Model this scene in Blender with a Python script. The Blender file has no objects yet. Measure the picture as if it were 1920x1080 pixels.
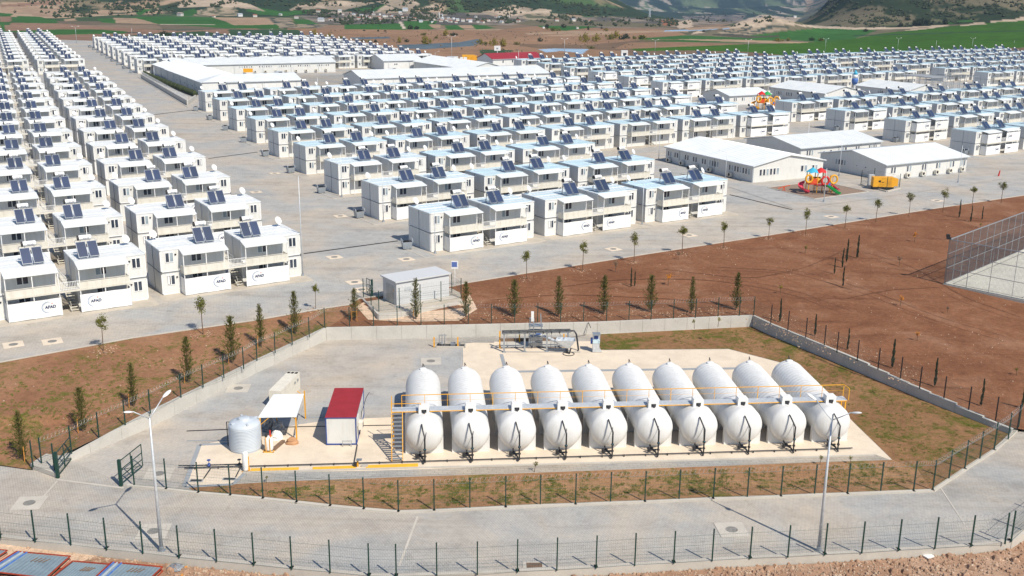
import bpy, math, random
import numpy as np
from mathutils import Vector, Matrix
from mathutils.geometry import tessellate_polygon
random.seed(7)
R = math.radians
S = bpy.context.scene
COL = S.collection

# ------------------------------------------------------------ camera
FPX, CYAW, PITCH, ROLL, CZ = 1969.1, 0.0, 0.27881, 0.010468, 33.696
_f = Vector((0, math.cos(PITCH), -math.sin(PITCH)))
_r0 = Vector((1, 0, 0)); _u0 = _r0.cross(_f)
_r = math.cos(ROLL) * _r0 + math.sin(ROLL) * _u0
_u = -math.sin(ROLL) * _r0 + math.cos(ROLL) * _u0
cam_data = bpy.data.cameras.new('camera')
cam_data.sensor_width = 36.0
cam_data.lens = FPX / 1920 * 36.0
cam_data.clip_start = 1.0
cam_data.clip_end = 30000.0
cam = bpy.data.objects.new('camera', cam_data)
COL.objects.link(cam)
M = Matrix((( _r.x, _u.x, -_f.x, 0), (_r.y, _u.y, -_f.y, 0), (_r.z, _u.z, -_f.z, CZ), (0, 0, 0, 1)))
cam.matrix_world = M
S.camera = cam

# ------------------------------------------------------------ sky and sun
SUN_AZ, SUN_EL = -50.0, 48.5          # degrees from +x, and above the horizon
world = bpy.data.worlds.new('World'); S.world = world
world.use_nodes = True
wn = world.node_tree; wn.nodes.clear()
sky = wn.nodes.new('ShaderNodeTexSky'); sky.sky_type = 'NISHITA'; sky.sun_disc = False
sky.sun_elevation = R(SUN_EL); sky.sun_rotation = R(90 - SUN_AZ)
sky.altitude = 100; sky.air_density = 1.0; sky.dust_density = 0.3; sky.ozone_density = 3.0
bg = wn.nodes.new('ShaderNodeBackground'); bg.inputs[1].default_value = 0.10
wo = wn.nodes.new('ShaderNodeOutputWorld')
wn.links.new(sky.outputs[0], bg.inputs[0]); wn.links.new(bg.outputs[0], wo.inputs[0])
sl = bpy.data.lights.new('sun', 'SUN'); sl.energy = 4.9; sl.angle = R(0.5); sl.color = (1.0, 0.92, 0.79)
sun = bpy.data.objects.new('sun', sl); COL.objects.link(sun)
_sd = Vector((math.cos(R(SUN_AZ)) * math.cos(R(SUN_EL)), math.sin(R(SUN_AZ)) * math.cos(R(SUN_EL)), math.sin(R(SUN_EL))))
sun.rotation_euler = _sd.to_track_quat('Z', 'Y').to_euler(); sun.location = (0, 0, 200)
S.view_settings.view_transform = 'Standard'; S.view_settings.look = 'None'
S.view_settings.gamma = 1.0; S.view_settings.exposure = 0.20
S.cycles.max_bounces = 5; S.cycles.diffuse_bounces = 3

# ------------------------------------------------------------ placing things on the real ground
def zg(x, y): return -0.005687 * x + 0.00074 * (y - 135)
def at(px, py, z):
    px, py, z = float(px), float(py), float(z)
    """the point of the level z that the pixel (1920 wide) looks at"""
    d = (px - 960) / FPX * _r - (py - 540) / FPX * _u + _f
    t = (z - CZ) / d.z
    return Vector((d.x * t, d.y * t, z))
def on(px, py, h=0.0):
    px, py = float(px), float(py)
    """same on the gently falling ground of the settlement"""
    d = (px - 960) / FPX * _r - (py - 540) / FPX * _u + _f
    t = (h - 0.0999 * 0.01 - CZ) / (d.z + 0.005687 * d.x - 0.00074 * d.y)
    return Vector((d.x * t, d.y * t, CZ + d.z * t))
def project(P):
    q = P - np.array([0, 0, CZ])
    z = q @ np.array(_f)
    return 960 + FPX * (q @ np.array(_r)) / z, 540 - FPX * (q @ np.array(_u)) / z

# ------------------------------------------------------------ materials
MATS = {}
def mat(name, col, rough=0.7, metal=0.0, noise=None, scale=2.0, bump=0.0, coords='Object', spec=0.5, detail=6, vary=0.0, streak=0.0):
    if name in MATS: return MATS[name]
    m = bpy.data.materials.new(name); m.use_nodes = True
    nt = m.node_tree; b = nt.nodes['Principled BSDF']
    b.inputs['Base Color'].default_value = (*col, 1); b.inputs['Roughness'].default_value = rough
    b.inputs['Metallic'].default_value = metal; b.inputs['Specular IOR Level'].default_value = spec
    tc = nt.nodes.new('ShaderNodeTexCoord')
    n = nt.nodes.new('ShaderNodeTexNoise'); n.inputs['Scale'].default_value = scale; n.inputs['Detail'].default_value = detail
    nt.links.new(tc.outputs[coords], n.inputs['Vector'])
    c2 = noise if noise else tuple(c * 0.88 for c in col)
    r = nt.nodes.new('ShaderNodeValToRGB')
    r.color_ramp.elements[0].position = 0.35; r.color_ramp.elements[0].color = (*c2, 1)
    r.color_ramp.elements[1].position = 0.65; r.color_ramp.elements[1].color = (*col, 1)
    nt.links.new(n.outputs['Fac'], r.inputs['Fac']); out_ = r.outputs['Color']
    if vary:
        oi = nt.nodes.new('ShaderNodeObjectInfo'); out_ = mix(nt, 1.0, out_, ramp(nt, oi.outputs['Random'], [(0.0, (1 - vary, 1 - vary, 1 - vary * 1.25)), (1.0, (1.04, 1.04, 1.04))]), 'MULTIPLY')
    if streak:
        mp = nt.nodes.new('ShaderNodeMapping'); mp.inputs['Scale'].default_value = (2.2, 2.2, .28); nt.links.new(tc.outputs[coords], mp.inputs['Vector'])
        out_ = mix(nt, 1.0, out_, ramp(nt, globals()['noise'](nt, mp.outputs[0], 1.3, 6, 0.7), [(0.36, (1 - streak, 1 - streak * 1.15, 1 - streak * 1.4)), (0.52, (1, 1, 1))]), 'MULTIPLY')
    nt.links.new(out_, b.inputs['Base Color'])
    if bump:
        bp = nt.nodes.new('ShaderNodeBump'); bp.inputs['Strength'].default_value = bump; bp.inputs['Distance'].default_value = 0.05
        nt.links.new(n.outputs['Fac'], bp.inputs['Height']); nt.links.new(bp.outputs[0], b.inputs['Normal'])
    MATS[name] = m
    return m

def nd(nt, t, **k):
    n = nt.nodes.new(t)
    for a, v in k.items(): setattr(n, a, v)
    return n
def ramp(nt, src, stops):
    r = nt.nodes.new('ShaderNodeValToRGB')
    while len(r.color_ramp.elements) < len(stops): r.color_ramp.elements.new(0.5)
    for e, (p, c) in zip(r.color_ramp.elements, stops): e.position = p; e.color = (*c, 1)
    nt.links.new(src, r.inputs['Fac']); return r.outputs['Color']
def noise(nt, vec, scale, detail=5, rough=0.55, dist=0.0):
    n = nt.nodes.new('ShaderNodeTexNoise'); n.inputs['Scale'].default_value = scale
    n.inputs['Detail'].default_value = detail; n.inputs['Roughness'].default_value = rough; n.inputs['Distortion'].default_value = dist
    nt.links.new(vec, n.inputs['Vector']); return n.outputs['Fac']
def mix(nt, fac, a, b, blend='MIX'):
    n = nt.nodes.new('ShaderNodeMix'); n.data_type = 'RGBA'; n.blend_type = blend
    if isinstance(fac, float): n.inputs[0].default_value = fac
    else: nt.links.new(fac, n.inputs[0])
    for i, s in ((6, a), (7, b)):
        if isinstance(s, tuple): n.inputs[i].default_value = (*s, 1)
        else: nt.links.new(s, n.inputs[i])
    return n.outputs[2]
def math_(nt, op, a, b):
    n = nt.nodes.new('ShaderNodeMath'); n.operation = op
    for i, s in ((0, a), (1, b)):
        if isinstance(s, (float, int)): n.inputs[i].default_value = s
        else: nt.links.new(s, n.inputs[i])
    return n.outputs[0]
def base_mat(name, rough=0.85, spec=0.3):
    m = bpy.data.materials.new(name); m.use_nodes = True
    nt = m.node_tree; b = nt.nodes['Principled BSDF']; b.inputs['Roughness'].default_value = rough
    b.inputs['Specular IOR Level'].default_value = spec
    tc = nt.nodes.new('ShaderNodeTexCoord'); MATS[name] = m
    return m, nt, b, tc.outputs['Object']

def paving_mat(name, ang, light=1.0, blue=0.5, bs=1.0, flat=0.0):
    m, nt, b, co = base_mat(name)
    mp = nt.nodes.new('ShaderNodeMapping'); mp.inputs['Rotation'].default_value = (0, 0, R(ang)); nt.links.new(co, mp.inputs['Vector'])
    bt = nt.nodes.new('ShaderNodeTexBrick'); nt.links.new(mp.outputs[0], bt.inputs['Vector'])
    bt.inputs['Scale'].default_value = 1.0; bt.inputs['Brick Width'].default_value = 0.42 * bs; bt.inputs['Row Height'].default_value = 0.21 * bs
    bt.inputs['Mortar Size'].default_value = 0.022; bt.inputs['Mortar Smooth'].default_value = 0.4
    L = light
    bt.inputs['Color1'].default_value = ((.42-.03*flat)*L, (.395-.02*flat)*L, .36*L, 1); bt.inputs['Color2'].default_value = ((.36+.03*flat)*L, (.342+.03*flat)*L, (.318+.035*flat)*L, 1)
    bt.inputs['Mortar'].default_value = ((.27+.08*flat)*L, (.255+.08*flat)*L, (.235+.08*flat)*L, 1)
    n1 = noise(nt, co, 0.07, 6, 0.6, 0.6)
    t1 = ramp(nt, n1, [(0.36, (1.07, 1.0, .91)), (0.47, (1.02, 1.0, .965)), (0.58, (.90, .95, 1.0) if blue > .4 else (.95, .98, 1.01))])
    c = mix(nt, 1.0, bt.outputs['Color'], t1, 'MULTIPLY')
    n2 = noise(nt, co, 0.35, 8, 0.7, 0.3)
    t2 = ramp(nt, n2, [(0.28, (.80, .79, .78)), (0.5, (1, 1, 1)), (0.72, (1.12, 1.09, 1.05))])
    c = mix(nt, 1.0, c, t2, 'MULTIPLY')
    n3 = noise(nt, co, 3.0, 4, 0.8)
    t3 = ramp(nt, n3, [(0.3, (.88, .88, .88)), (0.65, (1.07, 1.06, 1.05))])
    c = mix(nt, 1.0, c, t3, 'MULTIPLY')
    n4 = noise(nt, mp.outputs[0], 0.9, 2, 0.5)
    t4 = ramp(nt, n4, [(0.66, (1, 1, 1)), (0.74, (.86, .85, .84))])
    c = mix(nt, 1.0, c, t4, 'MULTIPLY')
    m5 = nt.nodes.new('ShaderNodeMapping'); m5.inputs['Rotation'].default_value = (0, 0, R(ang if ang < 60 else 0)); m5.inputs['Scale'].default_value = (.035, .40, 1); nt.links.new(co, m5.inputs['Vector'])
    n5 = noise(nt, m5.outputs[0], 1.0, 7, 0.68, 0.5)
    c = mix(nt, 1.0, c, ramp(nt, n5, [(0.34, (.86, .85, .83)), (0.50, (1, 1, 1)), (0.66, (1.05, 1.035, 1.0))]), 'MULTIPLY')
    n6 = noise(nt, co, 0.8, 3, 0.9)
    c = mix(nt, 1.0, c, ramp(nt, n6, [(0.70, (1, 1, 1)), (0.76, (.80, .78, .76))]), 'MULTIPLY')
    nt.links.new(c, b.inputs['Base Color']); return m
def concrete_mat(name, col, streak=0.0):
    m, nt, b, co = base_mat(name)
    n1 = noise(nt, co, 0.5, 7, 0.65, 0.3)
    c = ramp(nt, n1, [(0.3, tuple(x * .86 for x in col)), (0.55, col), (0.75, tuple(min(1, x * 1.07) for x in col))])
    n3 = noise(nt, co, 8.0, 3, 0.7)
    c = mix(nt, 1.0, c, ramp(nt, n3, [(0.3, (.93, .93, .93)), (0.7, (1.04, 1.04, 1.04))]), 'MULTIPLY')
    nt.links.new(c, b.inputs['Base Color']); return m
def soil_mat(name, c1, c2, c3, green=None, gth=0.6, stone=(.55, .48, .40), sth=0.06, track=False):
    m, nt, b, co = base_mat(name, 0.95, 0.1)
    n1 = noise(nt, co, 0.12, 8, 0.7, 0.8)
    c = ramp(nt, n1, [(0.30, c1), (0.5, c2), (0.70, c3)])
    n2 = noise(nt, co, 2.2, 8, 0.85)
    c = mix(nt, 1.0, c, ramp(nt, n2, [(0.28, (.55, .52, .50)), (0.50, (1, 1, 1)), (0.72, (1.38, 1.32, 1.28))]), 'MULTIPLY')
    if track:
        mp = nt.nodes.new('ShaderNodeMapping'); mp.inputs['Rotation'].default_value = (0, 0, R(-25)); mp.inputs['Scale'].default_value = (0.07, 0.45, 1)
        nt.links.new(co, mp.inputs['Vector'])
        n5 = noise(nt, mp.outputs[0], 1.0, 4, 0.6, 0.9)
        c = mix(nt, 1.0, c, ramp(nt, n5, [(0.30, (.74, .70, .68)), (0.42, (.98, .98, .98)), (0.66, (1.08, 1.07, 1.06))]), 'MULTIPLY')
    if green:
        n3 = noise(nt, co, 0.22, 9, 0.8, 0.5)
        n4 = noise(nt, co, 1.6, 5, 0.8)
        s = math_(nt, 'ADD', math_(nt, 'MULTIPLY', n3, 0.72), math_(nt, 'MULTIPLY', n4, 0.28))
        f = ramp(nt, s, [(gth - .035, (0, 0, 0)), (gth + .05, (1, 1, 1))])
        n6 = noise(nt, co, 5.0, 3, 0.8)
        g = ramp(nt, n6, [(0.35, tuple(x * .65 for x in green)), (0.7, tuple(x * 1.35 for x in green))])
        c = mix(nt, f, c, g)
    v = nt.nodes.new('ShaderNodeTexVoronoi'); v.inputs['Scale'].default_value = 3.6; nt.links.new(co, v.inputs['Vector'])
    f = ramp(nt, v.outputs['Distance'], [(sth, (1, 1, 1)), (sth + .04, (0, 0, 0))])
    n7 = noise(nt, co, 0.5, 3, 0.6)
    f = math_(nt, 'MULTIPLY', f, ramp(nt, n7, [(0.42, (0.1, .1, .1)), (0.62, (1, 1, 1))]))
    c = mix(nt, f, c, stone)
    nt.links.new(c, b.inputs['Base Color'])
    bp = nt.nodes.new('ShaderNodeBump'); bp.inputs['Strength'].default_value = 0.7; bp.inputs['Distance'].default_value = 0.12
    nt.links.new(n2, bp.inputs['Height']); nt.links.new(bp.outputs[0], b.inputs['Normal'])
    return m

paving_mat('paving_settlement', 30, 1.08, 0.6, 1.0, .5)
paving_mat('paving_front', 62, 1.04, 0.6, .8, .6)
paving_mat('paving_yard', 35, 1.06, 0.8, 1.0, .95)
paving_mat('paving_grey', -5, 0.92, 0.8, 1.5)
concrete_mat('concrete', (.50, .465, .41)); concrete_mat('concrete_pad', (.68, .58, .46)); concrete_mat('concrete_wall', (.52, .50, .455))
concrete_mat('concrete_court', (.56, .545, .48)); concrete_mat('concrete_apron', (.47, .42, .35)); concrete_mat('channel', (.30, .32, .34))
soil_mat('soil_red', (.15, .065, .034), (.205, .094, .050), (.275, .150, .092), green=(.085, .10, .035), gth=0.66, stone=(.50, .38, .28), sth=0.055, track=True)
soil_mat('soil_left', (.22, .11, .062), (.275, .145, .082), (.32, .185, .108), green=(.13, .12, .03), gth=0.545, stone=(.55, .42, .32), sth=0.04)
soil_mat('soil_yard', (.20, .105, .052), (.25, .138, .070), (.29, .175, .09), green=(.10, .105, .020), gth=0.525, stone=(.5, .42, .32))
soil_mat('soil_front', (.26, .14, .072), (.32, .18, .095), (.36, .225, .125), green=(.11, .12, .022), gth=0.56, stone=(.5, .42, .32))
soil_mat('soil_debris', (.26, .15, .09), (.34, .21, .14), (.46, .32, .23), stone=(.68, .56, .44), sth=0.18)
soil_mat('soil_rut', (.115, .05, .028), (.15, .068, .038), (.19, .10, .06))
soil_mat('soil_sand', (.50, .36, .25), (.58, .43, .31), (.64, .50, .38), stone=(.7, .6, .5), sth=0.10)
mat('rubber_ground', (.26, .185, .135), 0.9, noise=(.22, .155, .115), scale=4)
WHITE = mat('white_panel', (.69, .69, .675), 0.5, noise=(.66, .66, .645), scale=0.6, spec=0.4, vary=0.07, streak=0.07)
mat('roof_white', (.76, .78, .78), 0.38, noise=(.68, .715, .73), scale=0.4, vary=0.06); mat('roof_band', (.50, .66, .74), 0.36, noise=(.60, .71, .76), scale=0.3)
mat('roof_blue_white', (.50, .69, .78), 0.34, noise=(.62, .74, .79), scale=0.35, vary=0.08)  # on roofs, the cyan of reflected sky is put into the colour
mat('steel_cream', (.66, .635, .57), 0.55, noise=(.62, .59, .52), scale=1.5, vary=0.08, streak=0.08)
mat('frame_white', (.80, .80, .79), 0.4); mat('banner_white', (.80, .80, .80), 0.75, noise=(.75, .76, .77), scale=0.9, vary=0.08, streak=0.05)
mat('panel_gray', (.56, .575, .59), 0.5, noise=(.55, .56, .57), scale=0.7)
mat('glass_dark', (.025, .035, .055), 0.08, noise=(.05, .065, .09), scale=0.8, spec=0.8)
mat('glass_curtain', (.34, .40, .43), 0.3, noise=(.22, .28, .33), scale=1.2)
mat('solar_dark', (.024, .040, .095), 0.3, noise=(.030, .050, .115), scale=0.5, spec=0.6, vary=0.25)
mat('solar_frame', (.35, .38, .42), 0.4, metal=0.6); mat('navy', (.02, .04, .12), 0.6); mat('logo_gray', (.30, .38, .52), 0.7)
mat('galvanized', (.42, .45, .48), 0.42, metal=0.55, noise=(.34, .37, .40), scale=3)
mat('galv_light', (.62, .65, .67), 0.45, metal=0.3, noise=(.50, .54, .58), scale=4)
mat('green_paint', (.006, .045, .034), 0.5, noise=(.005, .036, .027)); mat('wire_green', (.05, .09, .085), 0.5); mat('wire_gray', (.13, .14, .15), 0.6, metal=0.1)
mat('yellow', (.78, .38, .015), 0.55, noise=(.70, .33, .012), scale=1.5); mat('yellow_ground', (.80, .44, .03), 0.8, noise=(.70, .38, .03), scale=2)
mat('black', (.012, .012, .014), 0.5); mat('pipe_black', (.018, .02, .024), 0.4, noise=(.035, .035, .04)); mat('red', (.60, .022, .02), 0.5); mat('orange_red', (.70, .09, .02), 0.5)
mat('frp_white', (.72, .725, .72), 0.42, noise=(.67, .675, .675), scale=0.5, vary=0.04, streak=0.10); mat('tank_plastic', (.50, .55, .60), 0.4, noise=(.46, .51, .57))
mat('red_roof', (.33, .028, .036), 0.5, noise=(.28, .024, .03), scale=1.2); mat('blue_trim', (.02, .06, .26), 0.5); mat('cream', (.70, .66, .57), 0.6)
mat('bin_metal', (.36, .40, .44), 0.45, metal=0.4); mat('rust_red', (.42, .055, .02), 0.8, noise=(.25, .035, .018), scale=3); mat('form_gray', (.20, .265, .30), 0.6, noise=(.16, .21, .25), scale=1.6)
mat('blue_paint', (.04, .12, .42), 0.6, noise=(.10, .20, .45), scale=3); mat('cyan_paint', (.05, .42, .62), 0.5); mat('pink_red', (.62, .05, .09), 0.45); mat('slide_green', (.03, .38, .09), 0.4)
mat('wood_stake', (.62, .27, .05), 0.8); mat('bark', (.14, .085, .05), 0.9); mat('tarp_brown', (.48, .26, .13), 0.8, noise=(.38, .2, .1)); mat('plastic_wrap', (.30, .32, .34), 0.25, noise=(.12, .13, .15), scale=4)
mat('rust_plate', (.21, .13, .08), 0.8, noise=(.15, .10, .07)); mat('manhole_iron', (.17, .165, .155), 0.7, noise=(.24, .23, .21), scale=5)
mat('stone_white', (.48, .37, .27), 0.9, noise=(.34, .22, .15)); mat('spoil', (.46, .33, .225), 0.95, noise=(.33, .20, .125), scale=1.0); mat('terracotta', (.34, .13, .07), 0.8); mat('far_wall', (.60, .58, .54), 0.8); mat('far_roof', (.38, .30, .26), 0.8)
mat('razor_wire', (.42, .42, .41), 0.45, metal=0.3); mat('dark_opening', (.03, .03, .032), 0.9); mat('sign_blue', (.10, .16, .42), 0.5)
def leaf_mat(name, c1, c2):
    m, nt, b, co = base_mat(name, 0.7, 0.2)
    n = noise(nt, co, 3.0, 3, 0.7)
    nt.links.new(ramp(nt, n, [(0.3, c1), (0.7, c2)]), b.inputs['Base Color'])
    b.inputs['Subsurface Weight'].default_value = 0.0
leaf_mat('leaf_conifer', (.035, .05, .012), (.16, .145, .035)); leaf_mat('leaf_cypress', (.028, .05, .03), (.075, .10, .06))
leaf_mat('leaf_round', (.07, .085, .012), (.19, .18, .03)); leaf_mat('leaf_yellow', (.17, .15, .02), (.30, .24, .04)); leaf_mat('leaf_orange', (.50, .16, .01), (.62, .26, .02))
leaf_mat('leaf_dark', (.022, .035, .014), (.06, .07, .028)); leaf_mat('grass', (.07, .09, .015), (.17, .18, .04))
leaf_mat('leaf_bare', (.12, .09, .06), (.20, .15, .10))

# ------------------------------------------------------------ mesh builder and object helpers
class MB:
    def __init__(s, tf=None): s.v = []; s.f = []; s.m = []; s.tf = tf; s.mi = 0; s.sm = False; s.smooth = []
    def add(s, vs, fs):
        o = len(s.v)
        for p in vs:
            p = tuple(p); s.v.append(tuple(s.tf(p)) if s.tf else p)
        for f in fs: s.f.append(tuple(i + o for i in f)); s.m.append(s.mi); s.smooth.append(s.sm)
        return s
    def box(s, x0, x1, y0, y1, z0, z1):
        vs = [(x, y, z) for z in (z0, z1) for y in (y0, y1) for x in (x0, x1)]
        return s.add(vs, [(0, 2, 3, 1), (4, 5, 7, 6), (0, 1, 5, 4), (2, 6, 7, 3), (0, 4, 6, 2), (1, 3, 7, 5)])
    def obox(s, c, d, rz=0.0):
        ca, sa = math.cos(rz), math.sin(rz); vs = []
        for k in (-1, 1):
            for j in (-1, 1):
                for i in (-1, 1):
                    x, y = i * d[0] / 2, j * d[1] / 2
                    vs.append((c[0] + ca * x - sa * y, c[1] + sa * x + ca * y, c[2] + k * d[2] / 2))
        return s.add(vs, [(0, 2, 3, 1), (4, 5, 7, 6), (0, 1, 5, 4), (2, 6, 7, 3), (0, 4, 6, 2), (1, 3, 7, 5)])
    def bar(s, p, q, w, h=None, n=4):
        p, q = Vector(p), Vector(q); h = h or w
        d = (q - p)
        if d.length < 1e-6: return s
        d.normalize(); up = Vector((0, 0, 1)) if abs(d.z) < 0.95 else Vector((0, 1, 0))
        a = d.cross(up).normalized(); b = a.cross(d).normalized(); vs = []
        if n == 4: offs = [(-.5, -.5), (.5, -.5), (.5, .5), (-.5, .5)]
        else: offs = [(math.cos(2 * math.pi * i / n) * .5, math.sin(2 * math.pi * i / n) * .5) for i in range(n)]
        for e in (p, q):
            for i, j in offs: vs.append(e + a * (i * w) + b * (j * h))
        fs = [(i, (i + 1) % n, n + (i + 1) % n, n + i) for i in range(n)]
        fs += [tuple(range(n - 1, -1, -1)), tuple(range(n, 2 * n))]
        return s.add(vs, fs)
    def tube(s, pts, r, n=8, cap=True):
        pts = [Vector(p) for p in pts]; rs = r if isinstance(r, (list, tuple)) else [r] * len(pts)
        vs = []; fs = []; a = None
        for i, p in enumerate(pts):
            d = (pts[min(i + 1, len(pts) - 1)] - pts[max(i - 1, 0)]).normalized()
            if a is None:
                up = Vector((0, 0, 1)) if abs(d.z) < 0.9 else Vector((1, 0, 0)); a = d.cross(up).normalized()
            else: a = (a - d * a.dot(d)).normalized()
            b = d.cross(a)
            for k in range(n):
                t = 2 * math.pi * k / n; vs.append(p + (a * math.cos(t) + b * math.sin(t)) * rs[i])
        for i in range(len(pts) - 1):
            for k in range(n): fs.append((i * n + k, i * n + (k + 1) % n, (i + 1) * n + (k + 1) % n, (i + 1) * n + k))
        if cap: fs += [tuple(range(n - 1, -1, -1)), tuple((len(pts) - 1) * n + k for k in range(n))]
        return s.add(vs, fs)
    def lathe(s, prof, n=24, c=(0, 0, 0), axis='z', cap=True):
        vs = []; fs = []
        for (r, h) in prof:
            for k in range(n):
                t = 2 * math.pi * k / n; x, y = r * math.cos(t), r * math.sin(t)
                p = (x, y, h) if axis == 'z' else ((x, h, y) if axis == 'y' else (h, x, y))
                vs.append((p[0] + c[0], p[1] + c[1], p[2] + c[2]))
        for i in range(len(prof) - 1):
            for k in range(n): fs.append((i * n + k, i * n + (k + 1) % n, (i + 1) * n + (k + 1) % n, (i + 1) * n + k))
        if cap: fs += [tuple(range(n - 1, -1, -1)), tuple((len(prof) - 1) * n + k for k in range(n))]
        return s.add(vs, fs)
    def prism(s, poly, z0, z1):
        n = len(poly); vs = [(x, y, z0) for x, y in poly] + [(x, y, z1) for x, y in poly]
        fs = [(i, (i + 1) % n, n + (i + 1) % n, n + i) for i in range(n)] + [tuple(range(n - 1, -1, -1)), tuple(range(n, 2 * n))]
        return s.add(vs, fs)
    def build(s, name, mats, parent=None):
        me = bpy.data.meshes.new(name); me.from_pydata(s.v, [], s.f)
        if isinstance(mats, str): mats = [mats]
        for m in mats: me.materials.append(MATS[m])
        if len(mats) > 1: me.polygons.foreach_set('material_index', s.m)
        if any(s.smooth): me.polygons.foreach_set('use_smooth', s.smooth)
        me.update()
        o = bpy.data.objects.new(name, me); COL.objects.link(o)
        if parent: o.parent = parent
        return o

def tag(o, label, cat, group=None, kind=None):
    if label: o['label'] = label
    if cat: o['category'] = cat
    if group: o['group'] = group
    if kind: o['kind'] = kind
    return o
def thing(name, label, cat, loc=(0, 0, 0), rz=0.0, group=None):
    o = bpy.data.objects.new(name, None); COL.objects.link(o); o.empty_display_size = 0.3
    o.location = loc; o.rotation_euler = (0, 0, rz); return tag(o, label, cat, group)
def copy_tree(o, parent=None, kids=None):
    kids = kids if kids is not None else KIDS
    c = o.copy(); COL.objects.link(c)
    if parent: c.parent = parent
    for ch in kids.get(o.name, []): copy_tree(ch, c, kids)
    return c
KIDS = {}
def learn(o):
    KIDS[o.name] = list(o.children)
    for c in o.children: learn(c)
    return o
def place(proto, first, loc, rz=0.0, label=None, group=None, sc=None, cat=None):
    o = proto if first else copy_tree(proto)
    o.location = loc; o.rotation_euler = (0, 0, rz)
    if label: o['label'] = label
    if group: o['group'] = group
    if cat: o['category'] = cat
    if sc: o.scale = sc
    return o
ORD = ['first', 'second', 'third', 'fourth', 'fifth', 'sixth', 'seventh', 'eighth', 'ninth', 'tenth', 'eleventh', 'twelfth', 'thirteenth', 'fourteenth', 'fifteenth',
       'sixteenth', 'seventeenth', 'eighteenth', 'nineteenth', 'twentieth', 'twenty-first', 'twenty-second', 'twenty-third', 'twenty-fourth', 'twenty-fifth', 'twenty-sixth', 'twenty-seventh', 'twenty-eighth', 'twenty-ninth', 'thirtieth']
_T = ['twenty', 'thirty', 'forty', 'fifty', 'sixty', 'seventy']
while len(ORD) < 79:
    n_ = len(ORD) + 1; ORD.append((_T[n_ // 10 - 2] + '-' + ORD[n_ % 10 - 1]) if n_ % 10 else {30: 'thirtieth', 40: 'fortieth', 50: 'fiftieth', 60: 'sixtieth', 70: 'seventieth'}[n_])
def polysheet(name, pts, m, kind='structure', thick=0.0):
    """a sheet of ground through 3d points, cut to triangles"""
    pts = [Vector(p) for p in pts]
    flat = [Vector((p.x, p.y, 0)) for p in pts]
    tri = tessellate_polygon([flat])
    vs = [tuple(p) for p in pts]; fs = []
    for t in tri:
        a, b, c = (flat[i] for i in t)
        fs.append(tuple(t) if (b - a).cross(c - a).z > 0 else tuple(reversed(t)))
    n = len(vs)
    if thick:
        vs += [(p.x, p.y, p.z - thick) for p in pts]
        fs += [(i, n + i, n + (i + 1) % n, (i + 1) % n) for i in range(n)]
    me = bpy.data.meshes.new(name); me.from_pydata(vs, [], fs); me.materials.append(MATS[m]); me.update()
    o = bpy.data.objects.new(name, me); COL.objects.link(o)
    if kind: o['kind'] = kind
    return o
def text_mesh(body, size, name, m, parent, loc, rot, extrude=0.004):
    cu = bpy.data.curves.new('t', 'FONT'); cu.body = body; cu.size = size; cu.extrude = extrude; cu.align_x = 'CENTER'
    to = bpy.data.objects.new('t', cu); me = bpy.data.meshes.new_from_object(to); bpy.data.objects.remove(to)
    me.materials.clear(); me.materials.append(MATS[m])
    o = bpy.data.objects.new(name, me); COL.objects.link(o); o.parent = parent; o.location = loc; o.rotation_euler = rot
    return o
# ------------------------------------------------------------ far land: one sheet to the horizon
def fbm(x, y, oct=5, seed=0, gain=0.5):
    rng = np.random.RandomState(seed); s = np.zeros_like(x); a = 1.0; tot = 0
    for o in range(oct):
        n = 256; g = rng.rand(n, n); f = 2.0 ** o
        X = x * f + 17.3 * o; Y = y * f + 9.1 * o
        xi = np.floor(X).astype(int); yi = np.floor(Y).astype(int); u = X - xi; v = Y - yi
        u = u * u * (3 - 2 * u); v = v * v * (3 - 2 * v)
        g00 = g[xi % n, yi % n]; g10 = g[(xi + 1) % n, yi % n]; g01 = g[xi % n, (yi + 1) % n]; g11 = g[(xi + 1) % n, (yi + 1) % n]
        s += a * ((g00 * (1 - u) + g10 * u) * (1 - v) + (g01 * (1 - u) + g11 * u) * v); tot += a; a *= gain
    return s / tot
def sstep(a, b, x): t = np.clip((x - a) / (b - a), 0, 1); return t * t * (3 - 2 * t)
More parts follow.
